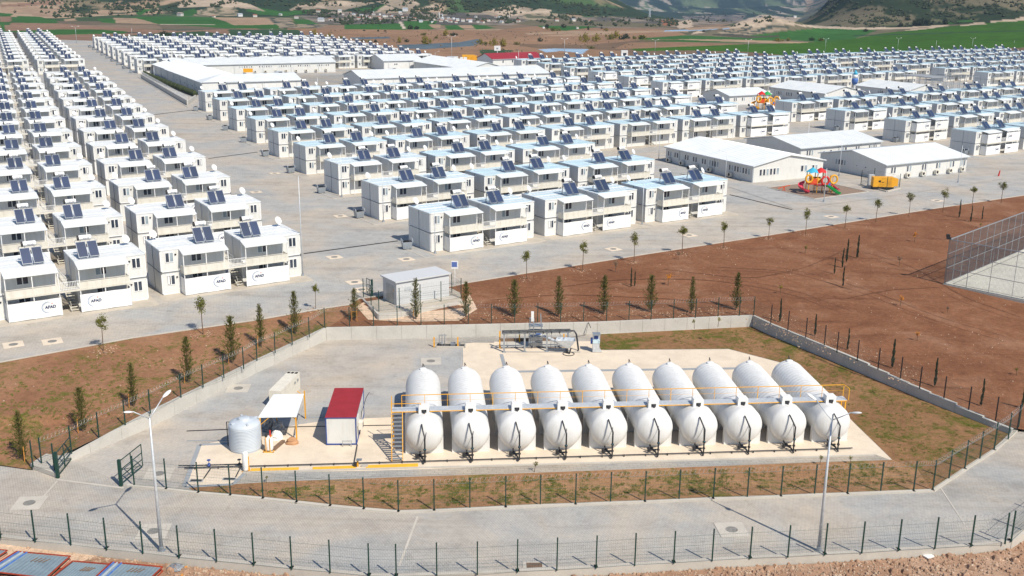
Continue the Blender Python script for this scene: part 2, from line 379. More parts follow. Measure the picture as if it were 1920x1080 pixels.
def land_z(x, y):
    x = np.asarray(x, float); y = np.asarray(y, float)
    z = -0.005687 * x + 0.00074 * (y - 135)
    z = np.where(x > 0, -0.005687 * np.minimum(x, 500), -0.005687 * np.maximum(x, -400)) + 0.00074 * (np.minimum(y, 900) - 135)
    az = np.degrees(np.arctan2(x, y)); d = np.hypot(x, y)
    z = z - 0.35
    near = sstep(118, 150, y - 0.62 * x)           # the yard and road in front lie lower
    z = z - (1 - near) * 3.0
    # hills left
    e = sstep(1150, 1750, d + 260 * (fbm(x / 420, y / 420, 3, 3) - .5)) * (1 - sstep(1.5, 9, az))
    rid = np.abs(fbm(x / 210 + 3, y / 260, 5, 5) - 0.5) * 2
    z = z + e * (26 + 62 * fbm(x / 520, y / 520, 4, 4) + 34 * (1 - rid) - 22)
    # hill right
    e = sstep(930, 1400, d + 120 * (fbm(x / 200, y / 200, 3, 8) - .5)) * sstep(14.5, 19.5, az)
    z = z + e * (60 + 50 * fbm(x / 260, y / 260, 4, 9) + 36 * (1 - np.abs(fbm(x / 120, y / 130, 4, 12) - .5) * 2))
    # green slope right
    z = z + sstep(600, 1000, d) * sstep(15, 27, az) * 13
    # small tan knoll
    kx, ky = 920 * math.sin(R(13.3)), 920 * math.cos(R(13.3))
    z = z + 13 * np.exp(-(((x - kx) / 42) ** 2 + ((y - ky) / 40) ** 2)) * (0.9 + 0.2 * fbm(x / 30, y / 30, 3, 2))
    # the valley falls away in the middle, far ranges rise behind it
    wv = sstep(1.0, 6.0, az) * (1 - sstep(15.5, 18, az))
    z = z - 46 * sstep(1150, 2700, d) * wv
    e = sstep(2900, 5200, d)
    z = z + e * (130 * (fbm(x / 900, y / 900, 5, 21) - .38) + 60 * (1 - np.abs(fbm(x / 420, y / 420, 5, 22) - .5) * 2) - 25) + sstep(5000, 10000, d) * 420
    return z
BROWN = (.25, .155, .105); TAN = (.36, .25, .165); GREEN = (.045, .125, .028); DGREEN = (.045, .085, .04); PINK = (.27, .165, .10); DARK = (.085, .075, .055)
ORCH = (.13, .13, .125); PATH = (.50, .42, .34); WAT = (.10, .135, .16); BWAT = (.30, .42, .55); GR2 = (.050, .120, .014); OLIVE = (.155, .135, .085); ROCK = (.48, .38, .28); WOOD = (.035, .055, .028); DSOIL = (.17, .115, .075)
COVER = [
 (DARK, 0, [(0, 60), (560, 56), (600, 110), (0, 110)]),
 (PINK, 0, [(540, 52), (645, 55), (930, 57), (1000, 49), (1260, 56), (1300, 70), (1300, 125), (540, 125)]),
 (TAN, 0, [(0, 5), (115, 0), (122, 8), (70, 12), (95, 21), (60, 24), (0, 24)]), (BROWN, 0, [(0, 9), (60, 4), (100, 2), (121, 7), (60, 10), (0, 13)]),
 (GREEN, 0, [(0, 24), (24, 26), (22, 31), (0, 31)]), (BROWN, 0, [(0, 31), (22, 31), (19, 41), (0, 42)]), (GREEN, 0, [(0, 41), (10, 42), (7, 56), (0, 56)]),
 (TAN, 0, [(60, 20), (110, 14), (130, 10), (140, 4), (142, 12), (100, 24), (95, 32), (62, 30)]),
 (GREEN, 0, [(34, 30), (70, 31), (108, 38), (102, 44), (40, 43), (26, 38)]), (TAN, 0, [(172, 20), (205, 18), (215, 29), (172, 25)]), (TAN, 0, [(120, 36), (140, 34), (142, 39), (120, 40)]),
 (BROWN, 0, [(22, 43), (110, 44), (160, 48), (330, 57), (330, 61), (250, 60), (110, 56), (8, 58)]),
 (GREEN, 0, [(20, 58), (110, 55), (190, 55), (240, 59), (230, 64), (120, 66), (35, 63)]),
 (BROWN, 0, [(60, 66), (110, 65), (230, 63), (330, 58), (480, 52), (500, 60), (400, 66), (300, 73), (200, 90), (60, 90)]), (DGREEN, 0, [(230, 68), (300, 62), (380, 58), (420, 64), (560, 60), (570, 80), (230, 80)]),
 (TAN, 0, [(212, 34), (285, 35), (298, 45), (218, 43)]), (GREEN, 0, [(180, 35), (214, 35), (219, 44), (190, 42)]), (GREEN, 0, [(245, 32), (320, 31), (399, 33), (440, 47), (414, 52), (320, 46), (297, 45)]),
 (PATH, 0, [(300, 45.2), (404, 45.4), (404, 46.4), (300, 46)]), (TAN, 0, [(402, 33), (500, 34), (524, 46), (440, 47)]), (ORCH, 1, [(503, 33), (545, 34), (556, 53), (522, 53)]),
 (GREEN, 0, [(548, 36), (580, 37), (598, 46), (560, 46)]), (ORCH, 1, [(558, 45), (615, 46), (604, 52), (554, 52)]), (GREEN, 0, [(250, 22), (290, 4), (300, 10), (262, 30)]), (GREEN, 0, [(340, 30), (345, 20), (365, 16), (370, 22), (360, 30)]),
 (ORCH, 2, [(368, 30), (368, 20), (400, 13), (445, 14), (448, 30)]), (GREEN, 0, [(462, 20), (480, 13), (530, 22), (585, 18), (582, 24), (540, 30), (490, 28)]),
 (GREEN, 0, [(400, 48), (520, 46), (526, 53), (420, 53)]), (DGREEN, 0, [(430, 55), (560, 56), (572, 68), (430, 70)]), (GREEN, 0, [(645, 46), (757, 44), (762, 56), (645, 55)]), (GREEN, 0, [(756, 40), (820, 39), (812, 55), (764, 55)]),
 (PATH, 0, [(748, 40), (754, 41), (761, 54), (755, 54)]), (TAN, 0, [(804, 46), (826, 46), (826, 52), (810, 52)]), (GREEN, 0, [(834, 48), (860, 47), (870, 56), (838, 56)]), (TAN, 0, [(858, 47), (885, 47), (894, 53), (866, 53)]), (GREEN, 0, [(884, 46), (905, 47), (932, 53), (890, 55)]),
 (ROCK, 3, [(330, 14), (345, 2), (420, -3), (470, 8), (500, 22), (450, 14), (400, 12)]), (ROCK, 3, [(540, 20), (560, 8), (640, 2), (702, 5), (640, 20), (600, 16)]), (TAN, 3, [(200, 8), (245, -2), (300, 4), (290, 16), (250, 18)]), (ROCK, 3, [(700, 2), (770, -4), (790, 8), (760, 20), (730, 10)]), (ROCK, 3, [(900, 22), (960, 10), (1000, 16), (980, 30), (930, 32)]),
 (GREEN, 0, [(665, 16), (700, 15), (722, 8), (720, 14), (695, 22), (668, 23)]), (ROCK, 0, [(702, 23), (722, 10), (735, 13), (750, 22)]), (ROCK, 0, [(785, 22), (800, 12), (818, 6), (822, 16), (800, 23)]), (ORCH, 2, [(713, 19), (745, 19), (748, 24), (710, 24)]),
 (GREEN, 0, [(1005, 42), (1060, 44), (1120, 50), (1060, 58), (1010, 50)]), (ORCH, 2, [(985, 26), (1010, 24), (1060, 26), (1082, 40), (1000, 38), (978, 34)]), (ROCK, 0, [(978, 26), (1012, 16), (1035, 18), (1030, 25)]),
 (TAN, 0, [(985, 62), (1060, 58), (1290, 57), (1290, 60), (1080, 63), (990, 65)]), (TAN, 0, [(1000, 68), (1100, 62), (1180, 63), (1060, 68)]),
 (WAT, 0, [(655, 70), (730, 69), (733, 72), (665, 74)]), (WAT, 0, [(745, 84), (800, 82), (860, 79), (898, 73), (905, 78), (888, 86), (800, 92), (748, 91)]), (BWAT, 0, [(1008, 92), (1050, 90), (1104, 92), (1098, 97), (1088, 102), (1078, 98), (1050, 95), (1025, 98)]),
 (DSOIL, 0, [(960, 82), (1110, 84), (1200, 76), (1290, 74), (1290, 95), (1200, 97), (1110, 92), (1000, 90)]), (DGREEN, 0, [(900, 93), (960, 94), (960, 101), (905, 103)]), (OLIVE, 0, [(960, 44), (1000, 48), (1140, 50), (1260, 52), (1260, 46), (1150, 40), (1000, 38)]),
 ((.30, .13, .07), 0, [(1240, 38), (1262, 36), (1268, 47), (1245, 48)]), (ROCK, 0, [(1268, 42), (1296, 36), (1300, 50), (1272, 54)]), (BWAT, 0, [(1245, 57), (1300, 55), (1370, 52), (1370, 54), (1300, 58), (1245, 59)]),
 (TAN, 0, [(1280, 52), (1375, 49), (1372, 53), (1290, 57)]), (ROCK, 0, [(1295, 64), (1310, 58), (1322, 60), (1325, 65)]),
 (OLIVE, 0, [(1280, 66), (1500, 40), (1920, 35), (1920, 60), (1280, 90)]), (GREEN, 0, [(1200, 72), (1280, 66), (1380, 70), (1470, 73), (1460, 76), (1280, 74), (1195, 75)]), (TAN, 0, [(1270, 73.5), (1380, 74), (1540, 80), (1500, 82), (1280, 76)]),
 (GREEN, 0, [(1195, 77), (1280, 75), (1410, 80), (1280, 79.5)]), (PINK, 0, [(1180, 80), (1280, 79), (1415, 84), (1280, 89), (1150, 92)]),
 (GREEN, 0, [(1380, 70), (1470, 59), (1540, 52), (1600, 55), (1645, 57), (1600, 73), (1540, 79), (1470, 74)]), (ORCH, 1, [(1345, 60), (1400, 50), (1470, 48), (1484, 54), (1400, 67), (1358, 66)]),
 (DARK, 0, [(1335, 63), (1420, 68), (1460, 66), (1462, 69), (1400, 71), (1335, 66)]),
 (GR2, 0, [(1180, 92), (1280, 87), (1400, 83), (1500, 81), (1600, 73), (1650, 63), (1780, 50), (1850, 42), (2000, 34), (2000, 93), (1800, 97), (1560, 107), (1480, 105), (1400, 97), (1290, 95), (1200, 96)]),
 (DSOIL, 0, [(1180, 96), (1290, 94), (1400, 97), (1480, 104), (1560, 107), (1560, 130), (1180, 110)]), (DSOIL, 0, [(1720, 94), (1800, 92), (2000, 88), (2000, 110), (1700, 110)]), (DGREEN, 0, [(1600, 65.5), (1760, 61), (1920, 57.5), (1920, 59), (1760, 63), (1600, 67.5)]),
 (OLIVE, 3, [(1500, 35), (1518, 15), (1545, 4), (1580, -8), (2000, -40), (2000, 33), (1860, 42), (1780, 47), (1700, 51), (1600, 55), (1540, 51), (1490, 43)]),
 (GREEN, 0, [(1776, 45), (1780, 40), (1820, 37), (1830, 41)]), (ROCK, 3, [(1365, 54), (1392, 38), (1430, 27), (1472, 32), (1500, 33), (1490, 43), (1470, 47), (1400, 51)]),
 (ROCK, 0, [(1465, 41), (1480, 42), (1500, 46), (1600, 52), (1700, 51), (1780, 47), (1776, 50), (1700, 54), (1600, 56), (1540, 53), (1465, 44)]), (ROCK, 4, [(1655, 62), (1720, 54), (1780, 48), (1860, 40), (1925, 31), (1925, 37), (1860, 45), (1780, 51), (1700, 58), (1655, 64)]),
]
def inpoly(px, py, poly):
    r = np.zeros(px.shape, bool); n = len(poly)
    for i in range(n):
        x1, y1 = poly[i]; x2, y2 = poly[(i + 1) % n]
        if y1 == y2: continue
        c = ((y1 > py) != (y2 > py)) & (px < (x2 - x1) * (py - y1) / (y2 - y1) + x1); r ^= c
    return r
def build_land():
    NA, NR = 1100, 500
    az = np.radians(np.linspace(-46, 46, NA)); rr = np.concatenate([np.geomspace(35, 420, 50)[:-1], np.geomspace(420, 4200, NR - 90), np.geomspace(4300, 14000, 41)]); NR_ = len(rr)
    A, D = np.meshgrid(az, rr); X = np.sin(A) * D; Y = np.cos(A) * D; Z = land_z(X, Y)
    P = np.stack([X, Y, Z], -1).reshape(-1, 3); px, py = project(P)
    px = px + (fbm(P[:, 0] / 30, P[:, 1] / 30, 3, 31) - .5) * 7; py = py + (fbm(P[:, 0] / 60, P[:, 1] / 60, 3, 32) - .5) * 1.6
    d = np.hypot(P[:, 0], P[:, 1]); x, y = P[:, 0], P[:, 1]
    def lerp(a, b, t): return np.array(a)[None] * (1 - t[:, None]) + np.array(b)[None] * t[:, None]
    n1 = fbm(x / 90, y / 90, 6, 41); n2 = fbm(x / 260, y / 900, 5, 42); n3 = fbm(x / 22, y / 30, 4, 43); n4 = fbm(x / 160, y / 200, 6, 44, .65)
    col = lerp((.20, .135, .09), (.11, .105, .06), sstep(.42, .58, n1))
    # a patchwork of small fields on the plain
    wx = x * .92 + y * .38 + 40 * fbm(x / 200, y / 200, 3, 71); wy = y * .92 - x * .38 + 50 * fbm(x / 180, y / 220, 3, 72)
    iy = np.floor(wy / 85).astype(int); ix = np.floor((wx + (iy % 3) * 31) / (55 + 20 * (iy % 2))).astype(int); hsh = ((ix * 73856093) ^ (iy * 19349663)) % 9973 % 11
    pal = np.array([(.25, .165, .11), (.34, .25, .165), (.055, .12, .035), (.11, .11, .08), (.20, .15, .10), (.06, .09, .04), (.28, .20, .13), (.15, .12, .08), (.045, .11, .03), (.22, .16, .11), (.10, .12, .06)])
    patch = pal[hsh] * (0.85 + .3 * n1)[:, None]; pm = (px < 985) | (py < 60)
    col = np.where((pm & (py < 62))[:, None], patch, col)
    # hillside default: bare tan slopes and dark woods
    hill = lerp((.40, .29, .195), (.20, .165, .10), sstep(.46, .62, n1)); hill = lerp(hill[0], (.36, .265, .175), n1 * 0) * 0 + hill
    w = sstep(.515, .57, n4 + .14 * (n3 - .5)); hill = hill * (1 - w[:, None]) + np.array(WOOD)[None] * w[:, None] * (0.7 + .6 * n3)[:, None]
    g = sstep(.66, .70, n2) * (py < 24); hill = hill * (1 - g[:, None]) + np.array((.07, .12, .045))[None] * g[:, None]
    hm = ((py < 30 + 4 * np.sin(px / 60)) & (px < 1000)) | (d > 1250)
    col = np.where(hm[:, None], hill, col)
    far = sstep(1500, 2400, d) * np.maximum(sstep(1.0, 4.0, np.degrees(np.arctan2(x, y))), sstep(3200, 4200, d)) * (px < 1510); fc = lerp((.030, .050, .032), (.13, .17, .085), sstep(.46, .60, fbm(x / 75, y / 700, 6, 51, .6))); fc = fc * (.7 + .6 * fbm(x / 25, y / 200, 4, 52))[:, None]; rk = sstep(.60, .64, fbm(x / 45, y / 330, 5, 50, .62)) * .8; fc = fc * (1 - rk[:, None]) + np.array((.42, .36, .29))[None] * rk[:, None]
    col = col * (1 - far[:, None]) + fc * far[:, None]
    fw = inpoly(px, py, [(860, -30), (1000, -2), (1100, 10), (1240, 22), (1400, 30), (1500, 30), (1490, 34), (1300, 36), (1100, 30), (1000, 22), (870, 20)])
    col = np.where(fw[:, None], np.array((.035, .055, .028))[None] * (0.75 + .6 * n3)[:, None], col)
    vb = inpoly(px, py, [(560, 30), (620, 22), (960, 24), (1000, 36), (960, 47), (700, 46), (600, 46)]) | inpoly(px, py, [(1000, 30), (1180, 33), (1290, 38), (1280, 50), (1120, 52), (1000, 44)]) | inpoly(px, py, [(1280, 30), (1400, 28), (1390, 44), (1290, 48)])
    col = np.where(vb[:, None], lerp((.10, .095, .08), (.26, .215, .17), sstep(.42, .62, n3)), col)
    for c, md, poly in COVER:
        m = inpoly(px, py, poly)
        if not m.any(): continue
        c = np.array(c)[None]
        k = (0.80 + .40 * n1)[:, None] * (0.90 + .2 * n3)[:, None]
        cc = c * k
        if md == 1:
            s = (np.sin(px * 1.9 + py * 1.4) > .1) & (n3 > .35); cc = np.where(s[:, None], np.array((.06, .075, .06))[None], np.array((.30, .24, .17))[None]) * k
        if md == 2:
            s = np.sin(px * 2.1) > .25; cc = np.where(s[:, None], np.array((.13, .13, .08))[None], np.array((.36, .29, .20))[None]) * k
        if md == 3:
            t = sstep(.50, .56, fbm(x / 45, y / 60, 6, 61, .62)); g2 = sstep(.44, .58, fbm(x / 110, y / 90, 4, 62)); b0 = c * (1 - g2[:, None] * .45) + np.array((.10, .12, .05))[None] * g2[:, None] * .45
            if c[0, 0] > .4: t = t * .35; b0 = c
            cc = (b0 * (1 - t[:, None]) + np.array((.035, .05, .025))[None] * t[:, None]) * k
        if md == 4:
            m = m & (n3 > .47)
        col[m] = np.broadcast_to(cc, col.shape)[m]
    NV = len(P); i = np.arange(NR_ - 1)[:, None] * NA + np.arange(NA - 1)[None]; i = i.ravel()
    F = np.stack([i, i + NA, i + NA + 1, i + 1], -1)
    F = F[:, ::-1]
    me = bpy.data.meshes.new('land'); me.vertices.add(NV); me.vertices.foreach_set('co', P.ravel())
    me.loops.add(F.size); me.loops.foreach_set('vertex_index', F.ravel().astype(np.int32)); me.polygons.add(len(F))
    me.polygons.foreach_set('loop_start', np.arange(0, F.size, 4, dtype=np.int32)); me.polygons.foreach_set('loop_total', np.full(len(F), 4, np.int32))
    me.polygons.foreach_set('use_smooth', np.ones(len(F), bool))
    me.update(calc_edges=True)
    ca = me.color_attributes.new('cover', 'FLOAT_COLOR', 'POINT'); ca.data.foreach_set('color', np.concatenate([np.clip(col, 0, 1), np.ones((NV, 1))], 1).ravel().astype(np.float32))
    m, nt, b, co = base_mat('land_cover', 0.95, 0.05)
    at_ = nt.nodes.new('ShaderNodeVertexColor'); at_.layer_name = 'cover'
    n = noise(nt, co, 0.09, 7, 0.75)
    c = mix(nt, 1.0, at_.outputs['Color'], ramp(nt, n, [(0.3, (.72, .72, .72)), (0.7, (1.22, 1.22, 1.22))]), 'MULTIPLY')
    nt.links.new(c, b.inputs['Base Color'])
    me.materials.append(m)
    o = bpy.data.objects.new('terrain', me); COL.objects.link(o); o['kind'] = 'structure'
    return o
build_land()

# ------------------------------------------------------------ the settlement's paving and the planted slopes
YZ = -2.0                                   # level of the pump yard and the road in front
EDGE = [(-700, 790), (-200, 706), (0, 679), (250, 633), (480, 600), (613, 577), (655, 571), (672, 560), (850, 536), (875, 530), (992, 511), (1100, 494), (1200, 478), (1440, 441), (1600, 415), (1757, 390), (1920, 366), (2400, 300)]
pv = [on(x, y) for x, y in EDGE]
# the back edge, in the world, beyond the last rows
back = [(470, 640), (250, 590), (190, 520), (90, 470), (20, 520), (-60, 480), (-110, 470), (-150, 585), (-205, 610), (-330, 640), (-420, 560)]
back = [Vector((x, y, zg(x, y))) for x, y in back]
polysheet('settlement_paving', pv + back, 'paving_settlement')
WALLB = [(107, 876), (285, 800.5), (480, 700), (612, 638.5), (1120, 626), (1410, 612.5), (1440, 627), (1590, 690), (1740, 754), (1895, 815)]   # foot of the retaining wall
wallb = [at(x, y, YZ) for x, y in WALLB]
WALLH = [0.35, 1.35, 1.24, 1.38, 1.30, 1.30, 1.28, 1.25, 0.85, 0.45]
def behind(i, dh=-0.12):
    p = wallb[i]; return Vector((p.x, p.y, YZ + WALLH[i] + dh))
# planted slope, left
L = [on(x, y, -0.03) for x, y in EDGE[:8]]
low = [behind(3), behind(2), behind(1), at(57, 880, YZ + .10), at(0, 872, YZ + .1), at(-300, 838, YZ + .1), at(-900, 770, YZ + .1)]
Rr = [on(x, y, -0.03) for x, y in EDGE[7:]]
lowR = [at(2100, 880, YZ + .15), at(1960, 812, YZ + .15), at(1903, 803, YZ + .3), behind(8), behind(7), behind(6), behind(5), behind(4), behind(3)]
mid = on(680, 570, -.1)
polysheet('planted_ground', [Vector(p) for p in L] + [mid] + low, 'soil_left')
polysheet('bare_ground', [mid] + Rr[0:1] + Rr[1:] + lowR, 'soil_red')
# yard floor and front road (one level), sheets a few millimetres apart
FRONT = [(-300, 975), (0, 1007), (66, 1016), (200, 1031), (336, 1046), (476, 1060), (547, 1067.5), (692, 1081), (743, 1082), (970, 1073), (1117, 1065.5), (1263, 1056.5), (1406, 1048), (1546, 1041), (1684, 1033), (1820, 1025), (1893, 1016), (1935, 990), (2300, 850)]
front = [at(x, y, YZ) for x, y in FRONT]
polysheet('front_road', front[::1] + [at(2100, 760, YZ), at(1935, 800, YZ), at(1895, 815, YZ)] + [p.copy() for p in reversed(wallb[:-1])] + [at(107, 897, YZ), at(57, 878, YZ), at(0, 871, YZ), at(-900, 770, YZ)], 'paving_front')
up = lambda P, dz: [Vector((p.x, p.y, p.z + dz)) for p in P]
INNER = [(241, 911), (312, 918), (372, 925), (432, 930), (493, 936), (556, 943), (619, 950), (682, 956), (747, 961), (814, 958.5), (948, 952.5), (1079, 947), (1209, 942), (1337, 936.5), (1464, 932), (1589, 927.5), (1713, 922.5), (1749, 921), (1809, 881), (1864, 845.5), (1904, 809)]
inner = [at(x, y, YZ) for x, y in INNER]
polysheet('yard_paving', up(wallb[:4] + [at(820, 633, YZ), at(866, 645, YZ), at(868, 760, YZ), at(740, 790, YZ), at(620, 790, YZ), at(372, 833, YZ), at(335, 914, YZ)] + inner[1:2] + inner[:1] + [at(145, 870, YZ)], 0.004), 'paving_yard')
polysheet('yard_lawn', up([at(1120, 627, YZ)] + wallb[5:10] + [inner[-1], inner[-2], inner[-3], inner[-4]] + [at(1672, 861, YZ), at(1605, 796, YZ), at(1500, 689, YZ), at(1366, 654, YZ), at(1123, 656, YZ)], 0.004), 'soil_yard')
polysheet('front_lawn', up([at(350, 913, YZ)] + [at(520, 903, YZ), at(800, 893, YZ), at(960, 888, YZ), at(1672, 862, YZ), at(1720, 880, YZ), at(1749, 921, YZ)] + list(reversed(inner[2:17])), 0.008), 'soil_front')
PAD = [(866, 656), (1366, 655), (1500, 690), (1605, 797), (1668, 860), (1640, 852), (790, 875), (455, 884), (437, 908), (345, 913), (374, 835), (560, 790), (738, 744), (868, 738)]
polysheet('yard_concrete_floor', up([at(x, y, YZ) for x, y in [(866, 645), (900, 641), (1123, 640), (1123, 657), (1366, 655), (1500, 690), (1605, 797), (1672, 862), (1100, 873), (800, 882), (455, 886), (437, 908), (345, 914), (374, 835), (560, 796), (620, 788), (740, 782), (866, 760)]], 0.012), 'concrete_pad')
polysheet('paver_strip', up([at(x, y, YZ) for x, y in [(455, 890), (800, 880), (960, 873), (1300, 862.5), (1640, 852), (1670, 863), (1300, 874), (960, 886), (800, 891), (560, 898), (440, 906)]], 0.018), 'paving_grey')
polysheet('gravel_strip', up([at(x, y, YZ) for x, y in [(838, 634), (930, 630), (926, 643), (838, 642)]], 0.018), 'paving_grey')
def drain(pts, w=.18, z=.02, m='channel', nm='drain_channel'):
    b = MB()
    for a, c in zip(pts[:-1], pts[1:]):
        a = at(a[0], a[1], YZ + z); c = at(c[0], c[1], YZ + z); b.bar(a, c, w, .02)
    o = b.build(nm, m); o['kind'] = 'structure'; return o
drain([(345, 913), (374, 834), (432, 831)], .35); drain([(346, 913), (437, 908), (458, 888)], .30)
drain([(350, 808), (560, 800), (740, 797)], .14, .022, 'black'); drain([(867, 648), (868, 700)], .08, .022, 'channel')
drain([(940, 664), (948, 694)], .35, .022); drain([(950, 697), (1420, 690)], .5, .024); drain([(575, 783), (612, 781)], .25, .022)
drain([(432, 826), (350, 826)], .14, .026)
for k, w in enumerate([((470, 881.5), (560, 879.5)), ((586, 879), (667, 876)), ((686, 875.5), (784, 872))]):
    a, c = at(*w[0], YZ + .03), at(*w[1], YZ + .03); b = MB(); b.bar(a, c, .62, .02)
    tag(b.build('painted_strip', 'yellow_ground'), None, None, None, 'structure')
b = MB(); b.bar(at(455, 886, YZ + .05), at(1640, 853.5, YZ + .05), .18, .10); tag(b.build('kerb', 'concrete'), None, None, None, 'structure')
# kerbs and low foot walls under the fences
def footwall(nm, P, w, h, m='concrete_wall', z0=-.1):
    b = MB()
    for a, c in zip(P[:-1], P[1:]):
        a = Vector(a); c = Vector(c); dd = (c - a); dd.z = 0; dd.normalize()
        b.bar(Vector((a.x, a.y, a.z + (h + z0) / 2)) - dd * w * .3, Vector((c.x, c.y, c.z + (h + z0) / 2)) + dd * w * .3, w, h - z0)
    return b.build(nm, m)
tag(footwall('foot_wall', front, .38, .16, 'concrete', -.7), 'long low concrete foot wall under the front fence, beside the dirt', 'wall')
tag(footwall('foot_wall', inner, .30, .12, 'concrete'), 'low concrete foot wall under the inner fence, around the tank yard lawn', 'wall')
# dirt in front
fd = [at(x, y + 4, YZ) for x, y in FRONT]
near = [Vector((120, 35, -3.0)), Vector((60, 35, -3.0)), Vector((0, 35, -3)), Vector((-70, 35, -3.0)), Vector((-120, 60, -3.0))]
polysheet('roadside_dirt', up(fd, -.42) + near, 'soil_debris')
polysheet('sandy_patch', [at(-60, 1003, YZ - .38), at(0, 1010, YZ - .38), at(190, 1040, YZ - .4), at(120, 1065, YZ - .4), at(-40, 1060, YZ - .40)], 'soil_sand')
# edge kerb of the settlement road
b = MB()
for a, c in zip(EDGE[:-1], EDGE[1:]):
    b.bar(on(a[0], a[1], .02), on(c[0], c[1], .02), .14, .10)
tag(b.build('kerb', 'concrete'), None, None, None, 'structure')
def groundpatch(nm, pts, m, h=0.03):
    return polysheet(nm, [on(x, y, h) for x, y in pts], m)
# ------------------------------------------------------------ container house blocks
def emblem_mb(mir):
    b = MB()
    # letters
    cu = bpy.data.curves.new('t', 'FONT'); cu.body = 'AFAD'; cu.size = .42; cu.align_x = 'CENTER'; cu.extrude = .004; cu.offset = .012
    to = bpy.data.objects.new('t', cu); me = bpy.data.meshes.new_from_object(to); bpy.data.objects.remove(to)
    b.mi = 0; b.add([(v.co.x + .16, -v.co.z, v.co.y - .13) for v in me.vertices], [tuple(p.vertices) for p in me.polygons])
    bpy.data.meshes.remove(me)
    b.mi = 1; n = 26
    for r0, r1, t0, t1, dx in ((.50, .585, 45, 300, -.12), (.44, .462, 70, 285, -.08)):
        vs = []; fs = []
        for i in range(n + 1):
            t = R(t0 + (t1 - t0) * i / n); w = math.sin(math.pi * i / n); ra = r1 - (r1 - r0) * w
            vs += [(dx + r1 * math.cos(t), -.004, r1 * math.sin(t)), (dx + ra * math.cos(t), -.004, ra * math.sin(t))]
        for i in range(n): fs.append((2 * i, 2 * i + 2, 2 * i + 3, 2 * i + 1))
        b.add(vs, fs)
    b.mi = 2; vs = [(.34 + (.085 if i % 2 == 0 else .035) * math.cos(R(90 + 36 * i)), -.006, .36 + (.085 if i % 2 == 0 else .035) * math.sin(R(90 + 36 * i))) for i in range(10)]
    b.add(vs, [tuple(range(10))])
    return b
BW, UW, BD, FH = 16.4, 7.2, 6.0, 2.6
_mesh_cache = {}
def part(name, key, fn, mats, parent, loc=None):
    """shares the mesh between blocks of all kinds"""
    if key in _mesh_cache:
        o = bpy.data.objects.new(name, _mesh_cache[key]); COL.objects.link(o); o.parent = parent
    else:
        o = fn().build(name, mats, parent); _mesh_cache[key] = o.data
    if loc: o.location = loc
    return o
def side_tf(k): return (lambda p: p) if k == 0 else (lambda p: (BW - p[0], p[1], p[2]))
def f_walls(k, near):
    def f():
        b = MB(side_tf(k)); g = .02
        for j in range(2):
            for l in range(2):
                b.mi = 0
                b.box(0 + .03, UW - .03, j * 3 + g, j * 3 + 3 - g, l * FH + g + .1, l * FH + FH - g - .02)
                if near or True:
                    b.mi = 1
                    for x in (.045, UW - .045):
                        for y in (j * 3 + .06, j * 3 + 2.94): b.box(x - .05, x + .05, y - .055, y + .055, l * FH + .08, l * FH + FH - .01)
                    for z in (l * FH + .14, l * FH + FH - .08):
                        for y in (j * 3 + .055, j * 3 + 2.945): b.box(.0, UW, y - .05, y + .05, z - .06, z + .06)
                        for x in (.04, UW - .04): b.box(x - .045, x + .045, j * 3 + .02, j * 3 + 2.98, z - .06, z + .06)
        if near:                                   # panel joints as slim battens
            b.mi = 2
            for x in [2.1 + 1.02 * i for i in range(5)]:
                for l in range(2): b.box(x - .012, x + .012, -.006 + g, .004 + g, l * FH + .2, l * FH + 2.44)
            for y in (1.0, 2.0, 4.0, 5.0):
                for l in range(2):
                    b.box(.018, .032, y - .012, y + .012, l * FH + .2, l * FH + 2.44)
        b.mi = 3; b.box(-.052, .0, 2.965, 3.035, .1, 5.15); b.box(-.054, .0, .0, 6.0, FH - .035, FH + .035); b.box(0, UW, -.052, .0, FH - .02, FH + .02)
        b.mi = 2; b.box(UW - .02, UW + .06, 2.95, 3.1, .1, 5.1)   # drain pipe in the gap
        return b
    return f
def f_roof(k):
    def f():
        b = MB(side_tf(k))
        for j in range(2):
            b.box(-.03, UW + .03, j * 3 - .02, j * 3 + 2.985, 5.2, 5.235)
            for x in [i * .6 + .3 for i in range(12)]: b.box(x - .02, x + .02, j * 3 + .08, j * 3 + 2.9, 5.235, 5.255)
            b.box(-.04, UW + .04, j * 3 - .04, j * 3 + .06, 5.16, 5.27); b.box(-.04, UW + .04, j * 3 + 2.88, j * 3 + 2.985, 5.16, 5.27)
            for x in (-.04, UW - .06): b.box(x, x + .1, j * 3 + .06, j * 3 + 2.88, 5.16, 5.268)
            b.mi = 1
            for y0, y1 in ((.35, 1.0), (1.75, 2.3)): b.box(.1, UW - .1, j * 3 + y0, j * 3 + y1, 5.24, 5.259)
            b.mi = 0
        return b
    return f
def f_canopy(k, near, fz=4.97):
    def f():
        b = MB(side_tf(k)); x0, x1 = 2.1, UW + .05; n = 40 if near else 8
        vs = []; fs = []
        for i in range(n + 1):
            x = x0 + (x1 - x0) * i / n; w = (.045 if i % 2 else 0) if near else 0
            vs += [(x, .12, 5.24 + w), (x, -1.55, fz + w), (x, -1.55, fz - .12), (x, .12, 5.14)]
        for i in range(n):
            a = 4 * i
            for q in range(4): fs.append((a + q, a + 4 + q, a + 4 + (q + 1) % 4, a + (q + 1) % 4))
        fs += [(0, 1, 2, 3), (4 * n + 3, 4 * n + 2, 4 * n + 1, 4 * n)]
        b.add(vs, fs); return b
    return f
